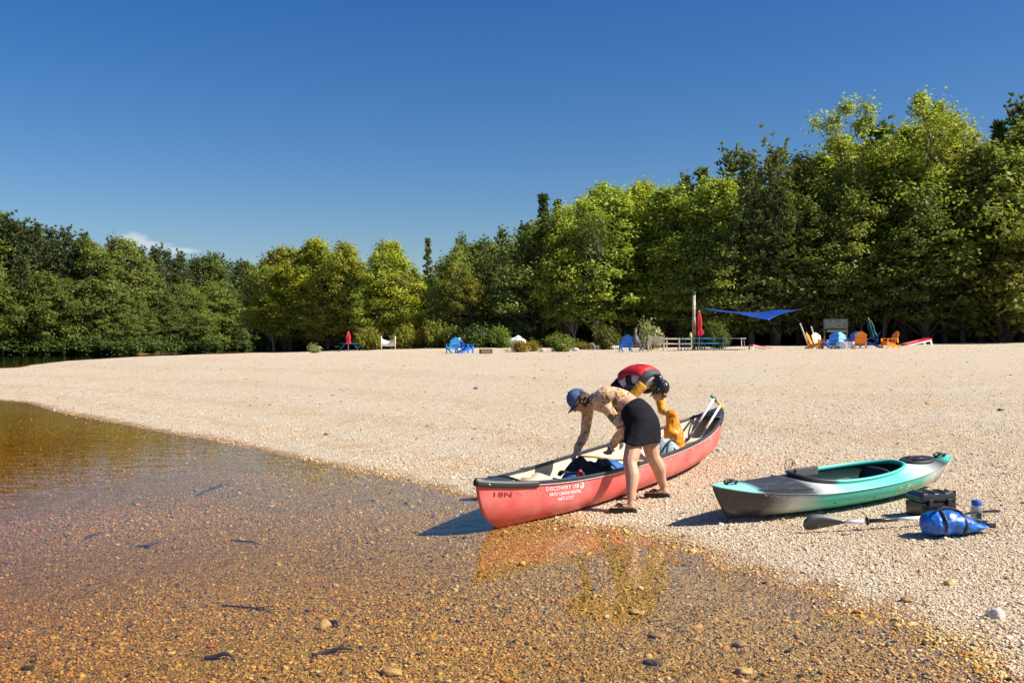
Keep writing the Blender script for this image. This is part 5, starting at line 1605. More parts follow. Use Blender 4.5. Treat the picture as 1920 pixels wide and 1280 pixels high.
# ------------------------------------------------------------------ woman in the blue cap
hl = hit(1191, 955, 0.026); hr = hit(1254, 927, 0.026)
Dl, Dr = hl.y, hr.y
Dp = (Dl + Dr) / 2 + 0.13
w1 = empty('person', ((hl.x + hr.x) / 2, (hl.y + hr.y) / 2, gz((hl.x + hr.x) / 2, (hl.y + hr.y) / 2)), 0,
           'person in blue cap, swirl-print top and black skirt bending over the red canoe', 'person')
O1 = Vector(w1.location)
lhip, rhip = P(1196, 794, Dp - 0.08), P(1208, 788, Dp + 0.08)
lknee, rknee = P(1181, 868, Dl + 0.15), P(1225, 858, Dr - 0.07)
lank, rank = P(1184, 938, Dl + 0.01), P(1244, 911, Dr + 0.01)
dl, dr = Vector((-1, 0.10, 0.02)), Vector((-1, 0.12, 0.02))
lsh, rsh = P(1136, 762, Dp + 0.05), P(1103, 764, Dp + 0.44)
lel, rel = P(1168, 804, Dp - 0.06), P(1097, 813, Dp + 0.40)
lwr, rwr = P(1145, 840, Dp + 0.14), P(1079, 848, Dp + 0.24)
hipL = (rhip - lhip).normalized(); shL = (rsh - lsh).normalized()
sp = [P(1201, 806, Dp), P(1198, 787, Dp), P(1186, 765, Dp + 0.06), P(1164, 753, Dp + 0.14), P(1139, 750, Dp + 0.22), P(1121, 752, Dp + 0.26), P(1109, 754, Dp + 0.28)]
lat = [hipL, hipL, (hipL * 2 + shL).normalized(), (hipL + shL).normalized(), shL, shL, shL]
ra_ = [0.13, 0.168, 0.135, 0.138, 0.152, 0.135, 0.062]; rb_ = [0.10, 0.145, 0.105, 0.118, 0.135, 0.095, 0.058]
hc = P(1084, 750, Dp + 0.30)
hf = Vector((-0.60, -0.12, -0.80)); hu = Vector((-0.80, 0.0, 0.55))
hR, hF, hU = basis(hf, hu)
mb = MB()
ell_loft(mb, sp, lat, ra_, rb_)
mb.tube([sp[-2], sp[-1], hc - hU * 0.05 - hF * 0.02], [0.07, 0.056, 0.05], 14)
head(mb, hc, hR, hF, hU)
back = Vector((1, 0.1, 0))
for hip, kn, an, he, dd in ((lhip, lknee, lank, hl, dl), (rhip, rknee, rank, hr, dr)):
    th = hip.lerp(kn, 0.5) + Vector((0.004, 0, 0)); cf = kn.lerp(an, 0.33) + back * 0.018; lo = kn.lerp(an, 0.72) + back * 0.004
    limb(mb, [hip, hip.lerp(kn, 0.25), th, kn.lerp(hip, 0.14), kn, cf, lo, an], [0.090, 0.086, 0.084, 0.075, 0.067, 0.069, 0.050, 0.038])
    mb.ball(kn - back * 0.026, (0.040, 0.042, 0.048), 10, 8)
    foot(mb, he, dd, an)
for s_, e_, w_ in ((lsh, lel, lwr), (rsh, rel, rwr)):
    limb(mb, [s_, s_.lerp(e_, 0.5), e_, e_.lerp(w_, 0.4), w_], [0.052, 0.044, 0.038, 0.036, 0.026])
yk = CW(YOKE_A, 0.0, 0.34)
ld = (P(1137, 859, Dp + 0.24) - lwr)
lt_ = hand(mb, lwr, ld, Vector((-0.25, 0.85, -0.2)), 1, (0.45, 0.75, 0.6))
rd = (P(1066, 873, Dp + 0.14) - rwr)
hand(mb, rwr, rd, Vector((0.6, -0.5, -0.3)), -1, (0.35, 0.5, 0.4))
remesh(shift(mb, O1), 'body', M_skin, w1, 0.0062, 4)
face_bits(w1, hc, hR, hF, hU, O1)
# printed long-sleeve crop top
mb = MB()
sp_t = [P(1170, 757, Dp + 0.12)] + sp[3:]
la_t = lat[2:3] + lat[3:]
ell_loft(mb, sp_t, la_t, [0.137] + ra_[3:6] + [0.07], [0.110] + rb_[3:6] + [0.066], grow=0.009)
for s_, e_, w_ in ((lsh, lel, lwr), (rsh, rel, rwr)):
    w2 = e_.lerp(w_, 0.80)
    limb(mb, [s_, s_.lerp(e_, 0.5), e_, e_.lerp(w2, 0.5), w2], [0.052, 0.044, 0.038, 0.036, 0.030], grow=0.010)
remesh(shift(mb, O1), 'printed_top', M_print, w1, 0.0085, 3, noise=(0.006, 16.0))
for e_, w_ in ((lel, lwr), (rel, rwr)):
    c0, c1 = e_.lerp(w_, 0.785), e_.lerp(w_, 0.81)
    MB().tube([c0 - O1, c1 - O1], [0.0415, 0.0405], 14).build('cuff', M_lav, w1, True)
# white piping stripes near the neck
for k in range(3):
    c = sp[5].lerp(sp[6], 0.15 + 0.22 * k)
    dv = (sp[6] - sp[5]).normalized(); a_ = shL; b_ = dv.cross(a_)
    rr = 0.112 - 0.016 * k
    pts = [c - O1 + a_ * (rr * 1.12 * math.cos(t)) + b_ * (rr * 0.92 * math.sin(t)) for t in [math.radians(175 + 12 * j) for j in range(8)]]
# skirt
mb = MB()
hemL = ((rhip.lerp(rknee, 0.5)) - (lhip.lerp(lknee, 0.5))).normalized()
def th_(f): return lhip.lerp(lknee, f), rhip.lerp(rknee, f)
def mid_(f):
    q0, q1 = th_(f); return (q0 + q1) / 2, (q1 - q0).length / 2
m3, w3_ = mid_(0.28); m4, w4_ = mid_(0.56)
sk_c = [P(1185, 764, Dp + 0.05), P(1194, 776, Dp + 0.02), P(1202, 793, Dp), m3 + Vector((0.012, 0, 0)), m4 + Vector((0.004, 0, 0.006))]
sk_l = [hipL, hipL, hipL, hemL, hemL]
sk_ra = [0.150, 0.176, 0.198, w3_ + 0.110, w4_ + 0.108]; sk_rb = [0.120, 0.146, 0.162, 0.148, 0.130]
C = catmull(sk_c, 5); A = catmull(sk_l, 5); k_ = len(C); ra2 = lerp_list(sk_ra, k_); rb2 = lerp_list(sk_rb, k_)
rings, inner = [], []
nrm0 = (sp[3] - sp[1]).normalized()
for i in range(k_):
    f = i / (k_ - 1)
    nr = (nrm0 * (1 - f) ** 1.5 + Vector((0.04, 0, 1)) * f).normalized()
    a_ = (A[i] - nr * A[i].dot(nr)).normalized(); b_ = nr.cross(a_)
    def ringf(g):
        out_ = []
        for j in range(48):
            t = 2 * math.pi * j / 48
            wv_ = 1 + f * f * 0.022 * math.sin(5 * t + 0.7) + f * 0.012 * math.sin(11 * t)
            slit = 0.0
            out_.append(C[i] - O1 + a_ * ((ra2[i] + g) * wv_ * math.cos(t)) + b_ * ((rb2[i] + g) * wv_ * math.sin(t)) + nr * (0.010 * f * math.sin(3 * t)))
        return out_
    rings.append(ringf(0.006)); inner.append(ringf(0.0))
MB().loft(rings + inner[::-1], cap=False).build('skirt', M_skirt, w1, True)
# cap: crown, brim, button
rings = []
for i in range(10):
    ph = math.radians(3 + 92 * i / 9)
    rings.append([hc - O1 + hU * 0.020 - hF * 0.004 + hR * (0.084 * math.sin(ph) * math.cos(t)) + hF * (0.106 * math.sin(ph) * math.sin(t)) + hU * (0.104 * math.cos(ph)) for t in [2 * math.pi * j / 24 for j in range(24)]])
cap_o = MB().loft(rings).build('cap', M_denim, w1, True)
rings = []
for i in range(6):
    f = i / 5
    row = []
    for j in range(11):
        x_ = -1 + 2 * j / 10
        row.append(hc - O1 + hU * (0.016 - 0.010 * f - 0.026 * x_ * x_) + hR * (x_ * 0.078 * (1 - 0.18 * f * f)) + hF * (0.100 * math.sqrt(max(0, 1 - 0.80 * x_ * x_)) * 1.0 - 0.006 + f * 0.072 * math.sqrt(max(0.05, 1 - 0.75 * x_ * x_))))
    rings.append(row)
mb = MB()
mb.loft([r0 + [q - hU * 0.005 for q in reversed(r0)] for r0 in rings])
mb.build('cap_brim', M_denim, w1, True)
MB().ball(hc - O1 + hU * 0.126 - hF * 0.004, 0.008, 8, 5).build('cap_button', M_denim, w1, True)
# curls showing under the cap
hrn = random.Random(5)
mb = MB()
for i in range(120):
    t = hrn.uniform(-1.75, 1.75); v_ = hrn.uniform(-0.085, 0.030)
    r0 = 0.088 + hrn.uniform(-0.004, 0.016)
    p = hc + (-hF) * (r0 * 1.05 * math.cos(t)) + hR * (0.080 * math.sin(t) * (1 + 0.08 * hrn.random())) + hU * v_
    mb.ball(p, hrn.uniform(0.010, 0.019), 7, 5)
remesh(shift(mb, O1), 'curly_hair', M_hairb, w1, 0.0055, 1, noise=(0.010, 60.0))
# watch on the near wrist
wd = (lwr - lel).normalized(); wc = lel.lerp(lwr, 0.93) - O1
MB().tube([wc - wd * 0.010, wc + wd * 0.010], 0.0315, 16).build('watch_strap', M_watch, w1, True)
wn_ = Vector((-0.45, -0.85, 0.15)); wn_ = (wn_ - wd * wn_.dot(wd)).normalized()
MB().tube([wc + wn_ * 0.026, wc + wn_ * 0.038], 0.0215, 20).build('watch_case', M_watch, w1, True)
MB().tube([wc + wn_ * 0.037, wc + wn_ * 0.040], 0.0170, 20).build('watch_face', M_screen, w1, True)
for he, dd in ((hl, dl), (hr, dr)): sandal(w1, he, dd, O1)

# ------------------------------------------------------------------ person in the life vest
M_vest = mat('red_life_vest', (0.58, 0.018, 0.022), 0.6, var=0.2, scale=16, bump=0.008, bscale=14)
M_vestg = mat('charcoal_vest_panel', (0.055, 0.058, 0.065), 0.7, var=0.2, scale=20)
M_shirt = mat('white_shirt', (0.70, 0.70, 0.76), 0.75, var=0.08, scale=16, bump=0.008, bscale=16)
M_ysl = mat('golden_yellow_sleeve', (0.70, 0.33, 0.028), 0.7, var=0.15, scale=18, bump=0.006, bscale=20)
fwd = Vector((0.79, -0.61, 0)); sdl = Vector((0.61, 0.79, 0))          # facing the canoe, her left
fc = Vector((c_mid.x, c_mid.y, 0)) + Vector((0.609, 0.793, 0)) * 1.22 - Vector((0.793, -0.609, 0)) * 0.62
fl2, fr2 = fc + sdl * 0.13, fc - sdl * 0.13
for q in (fl2, fr2): q.z = gz(q.x, q.y) + 0.026
w2 = empty('person', (fc.x, fc.y, gz(fc.x, fc.y)), 0, 'person with black hair bun in red life vest bending behind the canoe', 'person')
O2 = Vector(w2.location)
pel = P(1163, 736, 11.80)
sp2 = [P(1167, 752, 11.80), pel, P(1174, 718, 11.74), P(1191, 709, 11.66), P(1207, 709, 11.57), P(1218, 713, 11.50), P(1224, 718, 11.46)]
la2 = [sdl] * 7
ra2_ = [0.12, 0.165, 0.135, 0.14, 0.152, 0.135, 0.062]; rb2_ = [0.10, 0.125, 0.10, 0.11, 0.115, 0.09, 0.058]
hc2 = P(1237, 731, 11.40)
gR, gF, gU = basis(Vector((0.50, -0.28, -0.82)), Vector((0.72, -0.40, 0.50)))
ls2, rs2 = sp2[5] + sdl * 0.155 + Vector((0.02, 0, -0.03)), sp2[5] - sdl * 0.155 + Vector((0.0, 0, -0.04))
le2 = P(1241, 767, 11.56); lw2 = P(1252, 777, 11.36)
rw2 = CW(0.72, c_B(0.72 / L2) - 0.0, 0.46); re2 = rs2.lerp(rw2, 0.5) + Vector((-0.10, 0.04, 0.02))
lh2, rh2 = pel + sdl * 0.09 - Vector((0, 0, 0.03)), pel - sdl * 0.09 - Vector((0, 0, 0.03))
mb = MB()
ell_loft(mb, sp2, la2, ra2_, rb2_)
mb.tube([sp2[-2], sp2[-1], hc2 - gU * 0.05 - gF * 0.02], [0.07, 0.056, 0.05], 14)
head(mb, hc2, gR, gF, gU)
for hip, he in ((lh2, fl2), (rh2, fr2)):
    an = he + fwd * 0.045 + Vector((0, 0, 0.085)); he_ = he - fwd * 0.02
    kn = hip.lerp(an, 0.51) + fwd * 0.07
    cf = kn.lerp(an, 0.33) - fwd * 0.018
    limb(mb, [hip, hip.lerp(kn, 0.25), hip.lerp(kn, 0.5), kn.lerp(hip, 0.14), kn, cf, kn.lerp(an, 0.72), an], [0.100, 0.097, 0.083, 0.062, 0.056, 0.057, 0.042, 0.034])
    foot(mb, he_, fwd, an)
for s_, e_, w_ in ((ls2, le2, lw2), (rs2, re2, rw2)):
    limb(mb, [s_, s_.lerp(e_, 0.5), e_, e_.lerp(w_, 0.4), w_], [0.052, 0.044, 0.038, 0.036, 0.026])
hand(mb, lw2, Vector((0.55, -0.35, -0.15)), Vector((0.3, 0.4, -0.8)), 1, (0.55, 0.7, 0.5))
hand(mb, rw2, Vector((0.6, -0.45, -0.35)), Vector((0, 0, -1)), -1, (0.35, 0.6, 0.5))
remesh(shift(mb, O2), 'body', M_skin2, w2, 0.0068, 4)
face_bits(w2, hc2, gR, gF, gU, O2)
mb = MB(); ell_loft(mb, sp2[2:], la2[2:], ra2_[2:6] + [0.07], rb2_[2:6] + [0.066], grow=0.011)
remesh(shift(mb, O2), 'shirt', M_shirt, w2, 0.010, 3, noise=(0.006, 14.0))
for s_, e_, w_ in ((ls2, le2, lw2), (rs2, re2, rw2)):
    w3 = e_.lerp(w_, 0.55)
    mb = MB(); limb(mb, [s_, s_.lerp(e_, 0.5), e_, e_.lerp(w3, 0.5), w3], [0.056, 0.046, 0.040, 0.037, 0.035], grow=0.012)
    remesh(shift(mb, O2), 'sleeve', M_ysl, w2, 0.009, 4, noise=(0.005, 14.0))
mb = MB()
ell_loft(mb, sp2[:3], la2[:3], [0.15, 0.17, 0.14], [0.13, 0.13, 0.105], grow=0.012)
for hip, he in ((lh2, fl2), (rh2, fr2)):
    an = he + fwd * 0.045 + Vector((0, 0, 0.085)); kn = hip.lerp(an, 0.51) + fwd * 0.07
    limb(mb, [hip, hip.lerp(kn, 0.3), hip.lerp(kn, 0.62)], [0.102, 0.100, 0.090], grow=0.012)
remesh(shift(mb, O2), 'shorts', M_skirt, w2, 0.010, 3)
# vest: thick back panel, front panel, charcoal collar yoke, side straps
def shell(cs, lats, ras, rbs, a0, a1, g0, g1, nm, m_, flipb=1.0):
    C = catmull(cs, 3); A = catmull(lats, 3); k_ = len(C); ra = lerp_list(ras, k_); rb = lerp_list(rbs, k_)
    rings = []
    for i in range(k_):
        d = (C[min(i + 1, k_ - 1)] - C[max(i - 1, 0)]).normalized()
        a_ = (A[i] - d * A[i].dot(d)).normalized(); b_ = a_.cross(d) * flipb
        if b_.z < 0 and flipb > 0: b_ = -b_
        ths = [math.radians(a0 + (a1 - a0) * j / 16) for j in range(17)]
        o_ = [C[i] + a_ * ((ra[i] + g1) * math.sin(t)) + b_ * ((rb[i] + g1) * math.cos(t)) for t in ths]
        i_ = [C[i] + a_ * ((ra[i] + g0) * math.sin(t)) + b_ * ((rb[i] + g0) * math.cos(t)) for t in reversed(ths)]
        rings.append([q - O2 for q in o_ + i_])
    return MB().loft(rings).build(nm, m_, w2, True)
bk = [sp2[2].lerp(sp2[3], 0.15), sp2[3], sp2[4], sp2[4].lerp(sp2[5], 0.95)]
shell(bk, [sdl] * 4, [0.135, 0.14, 0.15, 0.15], [0.10, 0.11, 0.115, 0.105], -74, 74, 0.014, 0.052, 'vest_back_panel', M_vest)
shell([sp2[4].lerp(sp2[5], 0.97), sp2[5].lerp(sp2[6], 0.4), sp2[5].lerp(sp2[6], 0.98)], [sdl] * 3, [0.146, 0.125, 0.095], [0.105, 0.096, 0.080], -125, 125, 0.012, 0.046, 'vest_yoke', M_vestg)
C0 = sp2[2].lerp(sp2[3], 0.15)
def fshell():
    C = catmull(bk, 3); k_ = len(C); rings = []
    for i in range(k_):
        d = (C[min(i + 1, k_ - 1)] - C[max(i - 1, 0)]).normalized()
        a_ = (sdl - d * sdl.dot(d)).normalized(); b_ = a_.cross(d)
        if b_.z > 0: b_ = -b_
        ths = [math.radians(-62 + 124 * j / 12) for j in range(13)]
        o_ = [C[i] + a_ * (0.195 * math.sin(t)) + b_ * (0.165 * math.cos(t)) for t in ths]
        i_ = [C[i] + a_ * (0.160 * math.sin(t)) + b_ * (0.125 * math.cos(t)) for t in reversed(ths)]
        rings.append([q - O2 for q in o_ + i_])
    MB().loft(rings).build('vest_front_panel', M_vestg, w2, True)
fshell()
for f in (0.25, 0.60):
    c = sp2[3].lerp(sp2[4], f - 0.2) - O2; d = (sp2[4] - sp2[3]).normalized(); a_ = (sdl - d * sdl.dot(d)).normalized(); b_ = a_.cross(d)
    MB().loft([[c + d * dx + a_ * ((0.172 + e) * math.cos(t)) + b_ * ((0.142 + e) * math.sin(t)) for t in [2 * math.pi * j / 28 for j in range(28)]] for dx, e in ((-0.013, 0), (-0.011, 0.007), (0.011, 0.007), (0.013, 0))]).build('vest_strap', M_rub, w2, True)
# white emblem on the back of the vest: a slanted word-like mark
c = sp2[4]; d = (sp2[5] - sp2[3]).normalized(); a_ = (sdl - d * sdl.dot(d)).normalized(); b_ = a_.cross(d)
if b_.z < 0: b_ = -b_
for k in range(5):
    q = c + d * (-0.05 + 0.026 * k) + b_ * 0.1725 - a_ * 0.05 - O2
    MB().box(q, (0.016, 0.035 + 0.008 * (k % 2), 0.004), rmat(d, a_, b_)).build('emblem_stroke', M_white, w2)
# hair, bun, sunglasses
mb = MB()
Rg = rmat(gR, gF, gU)
mb.ball(hc2 + gU * 0.026 - gF * 0.014, (0.086, 0.098, 0.104), 20, 14, Rg)
mb.ball(hc2 - gF * 0.055 - gU * 0.03, (0.072, 0.055, 0.075), 16, 10, Rg)
mb.ball(hc2 + gU * 0.02 - gF * 0.105, (0.04, 0.035, 0.04), 12, 8, Rg)
bun = hc2 + gU * 0.045 - gF * 0.120 + Vector((0.02, 0, 0.015))
mb.ball(bun, (0.046, 0.046, 0.040), 14, 10)
for k in range(6):
    t = 6.28 * k / 6
    mb.ball(bun + Vector((0.032 * math.cos(t), 0.02, 0.026 * math.sin(t))), 0.018, 8, 6)
for s_ in (-1, 1):
    mb.tube([hc2 + gR * s_ * 0.074 + gU * 0.02, hc2 + gR * s_ * 0.083 - gU * 0.045 + gF * 0.0, hc2 + gR * s_ * 0.075 - gU * 0.115 + gF * 0.01], [0.022, 0.018, 0.008], 8)
remesh(shift(mb, O2), 'hair', M_hairk, w2, 0.0055, 2, noise=(0.004, 40.0))
for s_ in (-1, 1):
    e0 = hc2 - O2 + gF * 0.097 + gU * 0.004 + gR * s_ * 0.032
    MB().ball(e0, (0.027, 0.006, 0.021), 14, 8, Rg).build('sunglass_lens', M_screen, w2, True)
    MB().tube([e0 + gR * s_ * 0.026, hc2 - O2 + gR * s_ * 0.082 + gF * 0.05 + gU * 0.006, hc2 - O2 + gR * s_ * 0.082 - gF * 0.01], 0.004, 6).build('sunglass_arm', M_rub, w2, True)
MB().tube([hc2 - O2 + gF * 0.101 + gU * 0.008 - gR * 0.012, hc2 - O2 + gF * 0.110 + gU * 0.010, hc2 - O2 + gF * 0.101 + gU * 0.008 + gR * 0.012], 0.004, 6).build('sunglass_bridge', M_rub, w2, True)
for he in (fl2, fr2): sandal(w2, he - fwd * 0.02, fwd, O2)
# ================================================================== furniture on the far beach
M_orangep = mat('orange_painted_wood', (0.90, 0.29, 0.025), 0.5, var=0.12, scale=8)
M_bluep = mat('blue_painted_wood', (0.012, 0.16, 0.62), 0.5, var=0.12, scale=8)
M_lbluep = mat('light_blue_painted_wood', (0.04, 0.36, 0.80), 0.5, var=0.12, scale=8)
M_creamp = mat('cream_painted_wood', (0.80, 0.62, 0.42), 0.55, var=0.1, scale=8)
M_weath = mat('weathered_wood', (0.56, 0.50, 0.40), 0.8, var=0.25, scale=6)
M_iron = mat('black_iron', (0.018, 0.018, 0.018), 0.5)
M_redf = mat('red_canvas', (0.55, 0.010, 0.028), 0.7, var=0.2, scale=7)
M_post = mat('timber_post', (0.40, 0.27, 0.18), 0.8, var=0.3, scale=3, col2=(0.50, 0.46, 0.40), c2scale=1.2)
M_sail = mat('blue_tarp', (0.005, 0.048, 0.30), 0.45, var=0.25, scale=2.2, bump=0.03, bscale=2)
M_whitep = mat('white_paint', (0.80, 0.80, 0.78), 0.5, var=0.08)
M_redp = mat('red_paint', (0.62, 0.020, 0.025), 0.45, var=0.12, scale=6)
M_rock = mat('pale_granite', (0.50, 0.45, 0.38), 0.9, var=0.3, scale=4, bump=0.04, bscale=6)
M_rockd = mat('dark_granite', (0.16, 0.15, 0.15), 0.9, var=0.4, scale=5, col2=(0.42, 0.40, 0.37), c2scale=3)
M_greenf = mat('green_canvas', (0.006, 0.060, 0.045), 0.65, var=0.2, scale=5)
M_greys = mat('grey_sign_board', (0.055, 0.065, 0.065), 0.75, var=0.25, scale=3)
M_brown = mat('dark_brown_wood', (0.12, 0.075, 0.045), 0.8, var=0.3, scale=5)
M_tealp = mat('teal_painted_wood', (0.02, 0.13, 0.17), 0.55, var=0.15, scale=6)

def chair_meshes(m):
    """Adirondack chair facing -Y, 0.74 wide, 0.98 tall"""
    d = {}
    mb = MB()
    for i in range(6):
        y = -0.30 + 0.095 * i; z = 0.385 - 0.022 * i
        mb.box((0, y, z), (0.54, 0.085, 0.022), Matrix.Rotation(-0.22, 3, 'X'))
    d['seat'] = [mb.data('seat', m)]
    mb = MB()
    for i in range(7):
        x = -0.255 + 0.085 * i
        h = 0.78 - 0.10 * abs(i - 3) ** 1.5 / 3
        a = Vector((x * 0.90, 0.18, 0.27)); bq = Vector((x * 1.12, 0.18 + h * 0.42, 0.27 + h * 0.92))
        mb.bar(a, bq, 0.080, 0.02, up=(0, -1, 0.4))
    mb.bar((-0.27, 0.35, 0.60), (0.27, 0.35, 0.60), 0.05, 0.03)
    d['backrest'] = [mb.data('backrest', m)]
    d['armrest'] = []
    d['leg'] = []
    for s in (-1, 1):
        mb = MB(); mb.box((s * 0.335, -0.03, 0.545), (0.13, 0.72, 0.025)); d['armrest'].append(mb.data('armrest', m))
        mb = MB(); mb.box((s * 0.30, -0.30, 0.265), (0.03, 0.12, 0.53)); d['leg'].append(mb.data('leg', m))
        mb = MB(); mb.bar((s * 0.265, -0.34, 0.35), (s * 0.265, 0.52, 0.045), 0.03, 0.11); mb.bar((s * 0.29, 0.33, 0.56), (s * 0.29, 0.36, 0.30), 0.03, 0.08); d['leg'].append(mb.data('leg', m))
    return d
CH = {k: chair_meshes(m) for k, m in (('orange', M_orangep), ('blue', M_bluep), ('light', M_lbluep), ('cream', M_creamp))}
def chair(col, px, D, rz, label, s=1.06):
    o = empty('adirondack_chair', G(px, D), math.radians(rz), label, 'chair', 'adirondack chairs on the beach')
    o.scale = (s, s, s)
    for nm, lst in CH[col].items():
        for me in lst: link(nm, me, o)
    return o
DC = 61.5
chair('orange', 1528, DC, 60, 'orange adirondack chair at the left end of the fire pit ring')
chair('cream', 1538, DC + 2.2, 20, 'cream adirondack chair behind the leftmost orange chair')
chair('blue', 1557, DC - 0.3, 195, 'blue adirondack chair seen from behind, left of the white fire pit')
chair('light', 1585, DC + 3.0, 20, 'light blue adirondack chair facing the beach beyond the white fire pit')
chair('blue', 1603, DC + 1.6, 170, 'blue adirondack chair behind the orange chair that turns its back')
chair('orange', 1614, DC - 0.5, 162, 'orange adirondack chair seen from behind, right of the white fire pit')
chair('blue', 1634, DC + 0.9, 250, 'blue adirondack chair half hidden beside the green closed parasol')
chair('orange', 1668, DC, 283, 'orange adirondack chair in side view at the right end of the ring')
chair('blue', 1173, 60.5, 186, 'lone blue adirondack chair left of the weathered benches')
chair('light', 849, 65.0, 205, 'light blue adirondack chair of the pair on the left beach')
chair('blue', 874, 65.5, 120, 'royal blue adirondack chair of the pair with the white towel')
# towel over the royal blue chair
tw = G(874, 65.5)
t_o = empty('beach_towel', (tw.x, tw.y, tw.z), math.radians(120), 'white and pale blue towel hung over the royal blue chair back', 'towel')
mb = MB()
mb.loft([[(x, 0.57 + 0.02 * math.sin(9 * x), 0.99), (x, 0.46 + 0.02 * math.sin(9 * x), 0.72 - 0.05 * math.sin(5 * x))] + [(x, 0.45 + 0.02 * math.sin(9 * x), 0.72 - 0.05 * math.sin(5 * x)), (x, 0.555, 1.02), (x, 0.60, 1.02), (x, 0.62 + 0.02 * math.sin(7 * x), 0.70)] + [(x, 0.61, 0.70)] for x in np.linspace(-0.22, 0.22, 9)])
mb.build('cloth', M_whitep, t_o, True)
MB().box((0, 0.615, 0.80), (0.40, 0.03, 0.10)).build('stripe', M_lbluep, t_o)

# fire pit: ring of pale blocks, each block its own piece
fp = empty('fire_pit', G(1582, DC - 0.2), 0, 'round white stone fire pit in the middle of the coloured chairs', 'fire pit')
blk = MB().box((0, 0, 0.0), (0.30, 0.16, 0.145)).data('block', M_whitep)
for lay in range(3):
    for k in range(11):
        t = 2 * math.pi * (k + 0.5 * lay) / 11
        q = link('block', blk, fp); q.location = (0.52 * math.cos(t), 0.52 * math.sin(t), 0.075 + 0.15 * lay); q.rotation_euler = (0, 0, t + math.pi / 2)
# cornhole boards
def board(px, D, rz, m, label):
    o = empty('cornhole_board', G(px, D), math.radians(rz), label, 'cornhole board', 'cornhole boards')
    mb = MB(); mb.bar((0, -0.6, 0.06), (0, 0.6, 0.32), 0.61, 0.05); mb.build('board_top', m, o)
    d = Vector((0, 1.2, 0.26)).normalized(); up = Vector((0, -d.z, d.y))
    c = Vector((0, 0.37, 0.27)) + up * 0.027
    MB().loft([[c + Vector((0.076 * math.cos(t), 0, 0)) + d * 0.076 * math.sin(t) + up * h for t in [2 * math.pi * k / 16 for k in range(16)]] for h in (0, 0.003)]).build('hole', M_iron, o)
    for s in (-1, 1):
        mb = MB(); mb.bar((s * 0.27, 0.52, 0.29), (s * 0.27, 0.62, 0.0), 0.09, 0.04, up=(1, 0, 0)); mb.build('leg', M_whitep, o)
        mb = MB(); mb.bar((s * 0.285, -0.6, 0.012), (s * 0.285, 0.58, 0.25), 0.03, 0.075); mb.build('side_rail', M_whitep, o)
    for s in (-1, 1):
        mb = MB(); mb.bar((s * 0.14, -0.58, 0.092), (s * 0.02, 0.10, 0.242), 0.035, 0.004); mb.build('stripe', M_whitep, o)
    return o
bA = board(1718, 68, -80, M_redp, 'red and white cornhole board standing alone right of the chairs'); bA.scale = (1.5, 1.5, 1.5)
bB = board(1425, 62, 100, M_redp, 'faded red cornhole board on the sand under the blue shade sail')

# benches
def bench(px, D, rz, label):
    o = empty('wooden_bench', G(px, D), math.radians(rz), label, 'bench', 'weathered wooden benches')
    W = 0.95
    for i in range(4): MB().box((0, -0.18 + 0.115 * i, 0.44), (W, 0.10, 0.03)).build('seat_slat', M_weath, o)
    for i in range(3): MB().box((0, 0.24 + 0.035 * i, 0.58 + 0.13 * i), (W, 0.025, 0.09), Matrix.Rotation(-0.25, 3, 'X')).build('back_slat', M_weath, o)
    for s in (-1, 1):
        MB().bar((s * W / 2.05, 0.20, 0.40), (s * W / 2.05, 0.35, 0.93), 0.05, 0.05).build('back_post', M_weath, o)
        MB().bar((s * W / 2.05, -0.18, 0.42), (s * W / 2.05, -0.26, 0.0), 0.05, 0.06).build('leg', M_weath, o)
        MB().bar((s * W / 2.05, 0.20, 0.42), (s * W / 2.05, 0.32, 0.0), 0.05, 0.06).build('leg', M_weath, o)
        MB().box((s * W / 2.05, -0.02, 0.64), (0.08, 0.50, 0.03)).build('armrest', M_weath, o)
        MB().bar((s * W / 2.05, -0.22, 0.44), (s * W / 2.05, -0.22, 0.63), 0.05, 0.05).build('arm_post', M_weath, o)
    return o
bench(1230, 60.0, 178, 'weathered bench turning its slatted back to the camera')
bench(1210, 60.6, 250, 'weathered bench in side view beside the lone blue chair')

# picnic tables
def picnic(px, D, rz, label, m):
    o = empty('picnic_table', G(px, D), math.radians(rz), label, 'picnic table', 'blue picnic tables by the timber post')
    L = 1.55
    for i in range(4): MB().box((0, -0.27 + 0.18 * i, 0.74), (L, 0.165, 0.04)).build('top_plank', m, o)
    for s in (-1, 1):
        for j in range(2): MB().box((0, s * (0.62 + 0.14 * j), 0.44), (L, 0.13, 0.04)).build('bench_plank', m, o)
        x = s * L * 0.34
        MB().tube(catmull([(x, -0.78, 0.41), (x, -0.74, 0.02), (x, -0.30, 0.05), (x, -0.25, 0.70), (x, 0.25, 0.70), (x, 0.30, 0.05), (x, 0.74, 0.02), (x, 0.78, 0.41)], 4), 0.028, 6).build('leg_frame', M_iron, o, True)
    return o
picnic(1330, 61.5, 6, 'blue picnic table right of the timber post', M_lbluep)
picnic(1296, 60.3, 12, 'darker blue picnic table in front of the timber post', M_tealp)
cl = empty('water_jug', G(1295, 60.3, 0.76), 0, 'small yellow-green jug standing on the darker blue picnic table', 'jug')
MB().loft([[(r * math.cos(2 * math.pi * k / 12), r * math.sin(2 * math.pi * k / 12), z) for k in range(12)] for r, z in ((0.085, 0), (0.09, 0.02), (0.09, 0.20), (0.05, 0.26))]).build('jug_body', mat('yellow_green_plastic', (0.55, 0.60, 0.08), 0.4), cl, True)
MB().loft([[(r * math.cos(2 * math.pi * k / 12), r * math.sin(2 * math.pi * k / 12), z) for k in range(12)] for r, z in ((0.04, 0.255), (0.042, 0.31), (0.03, 0.32))]).build('jug_cap', M_whitep, cl, True)

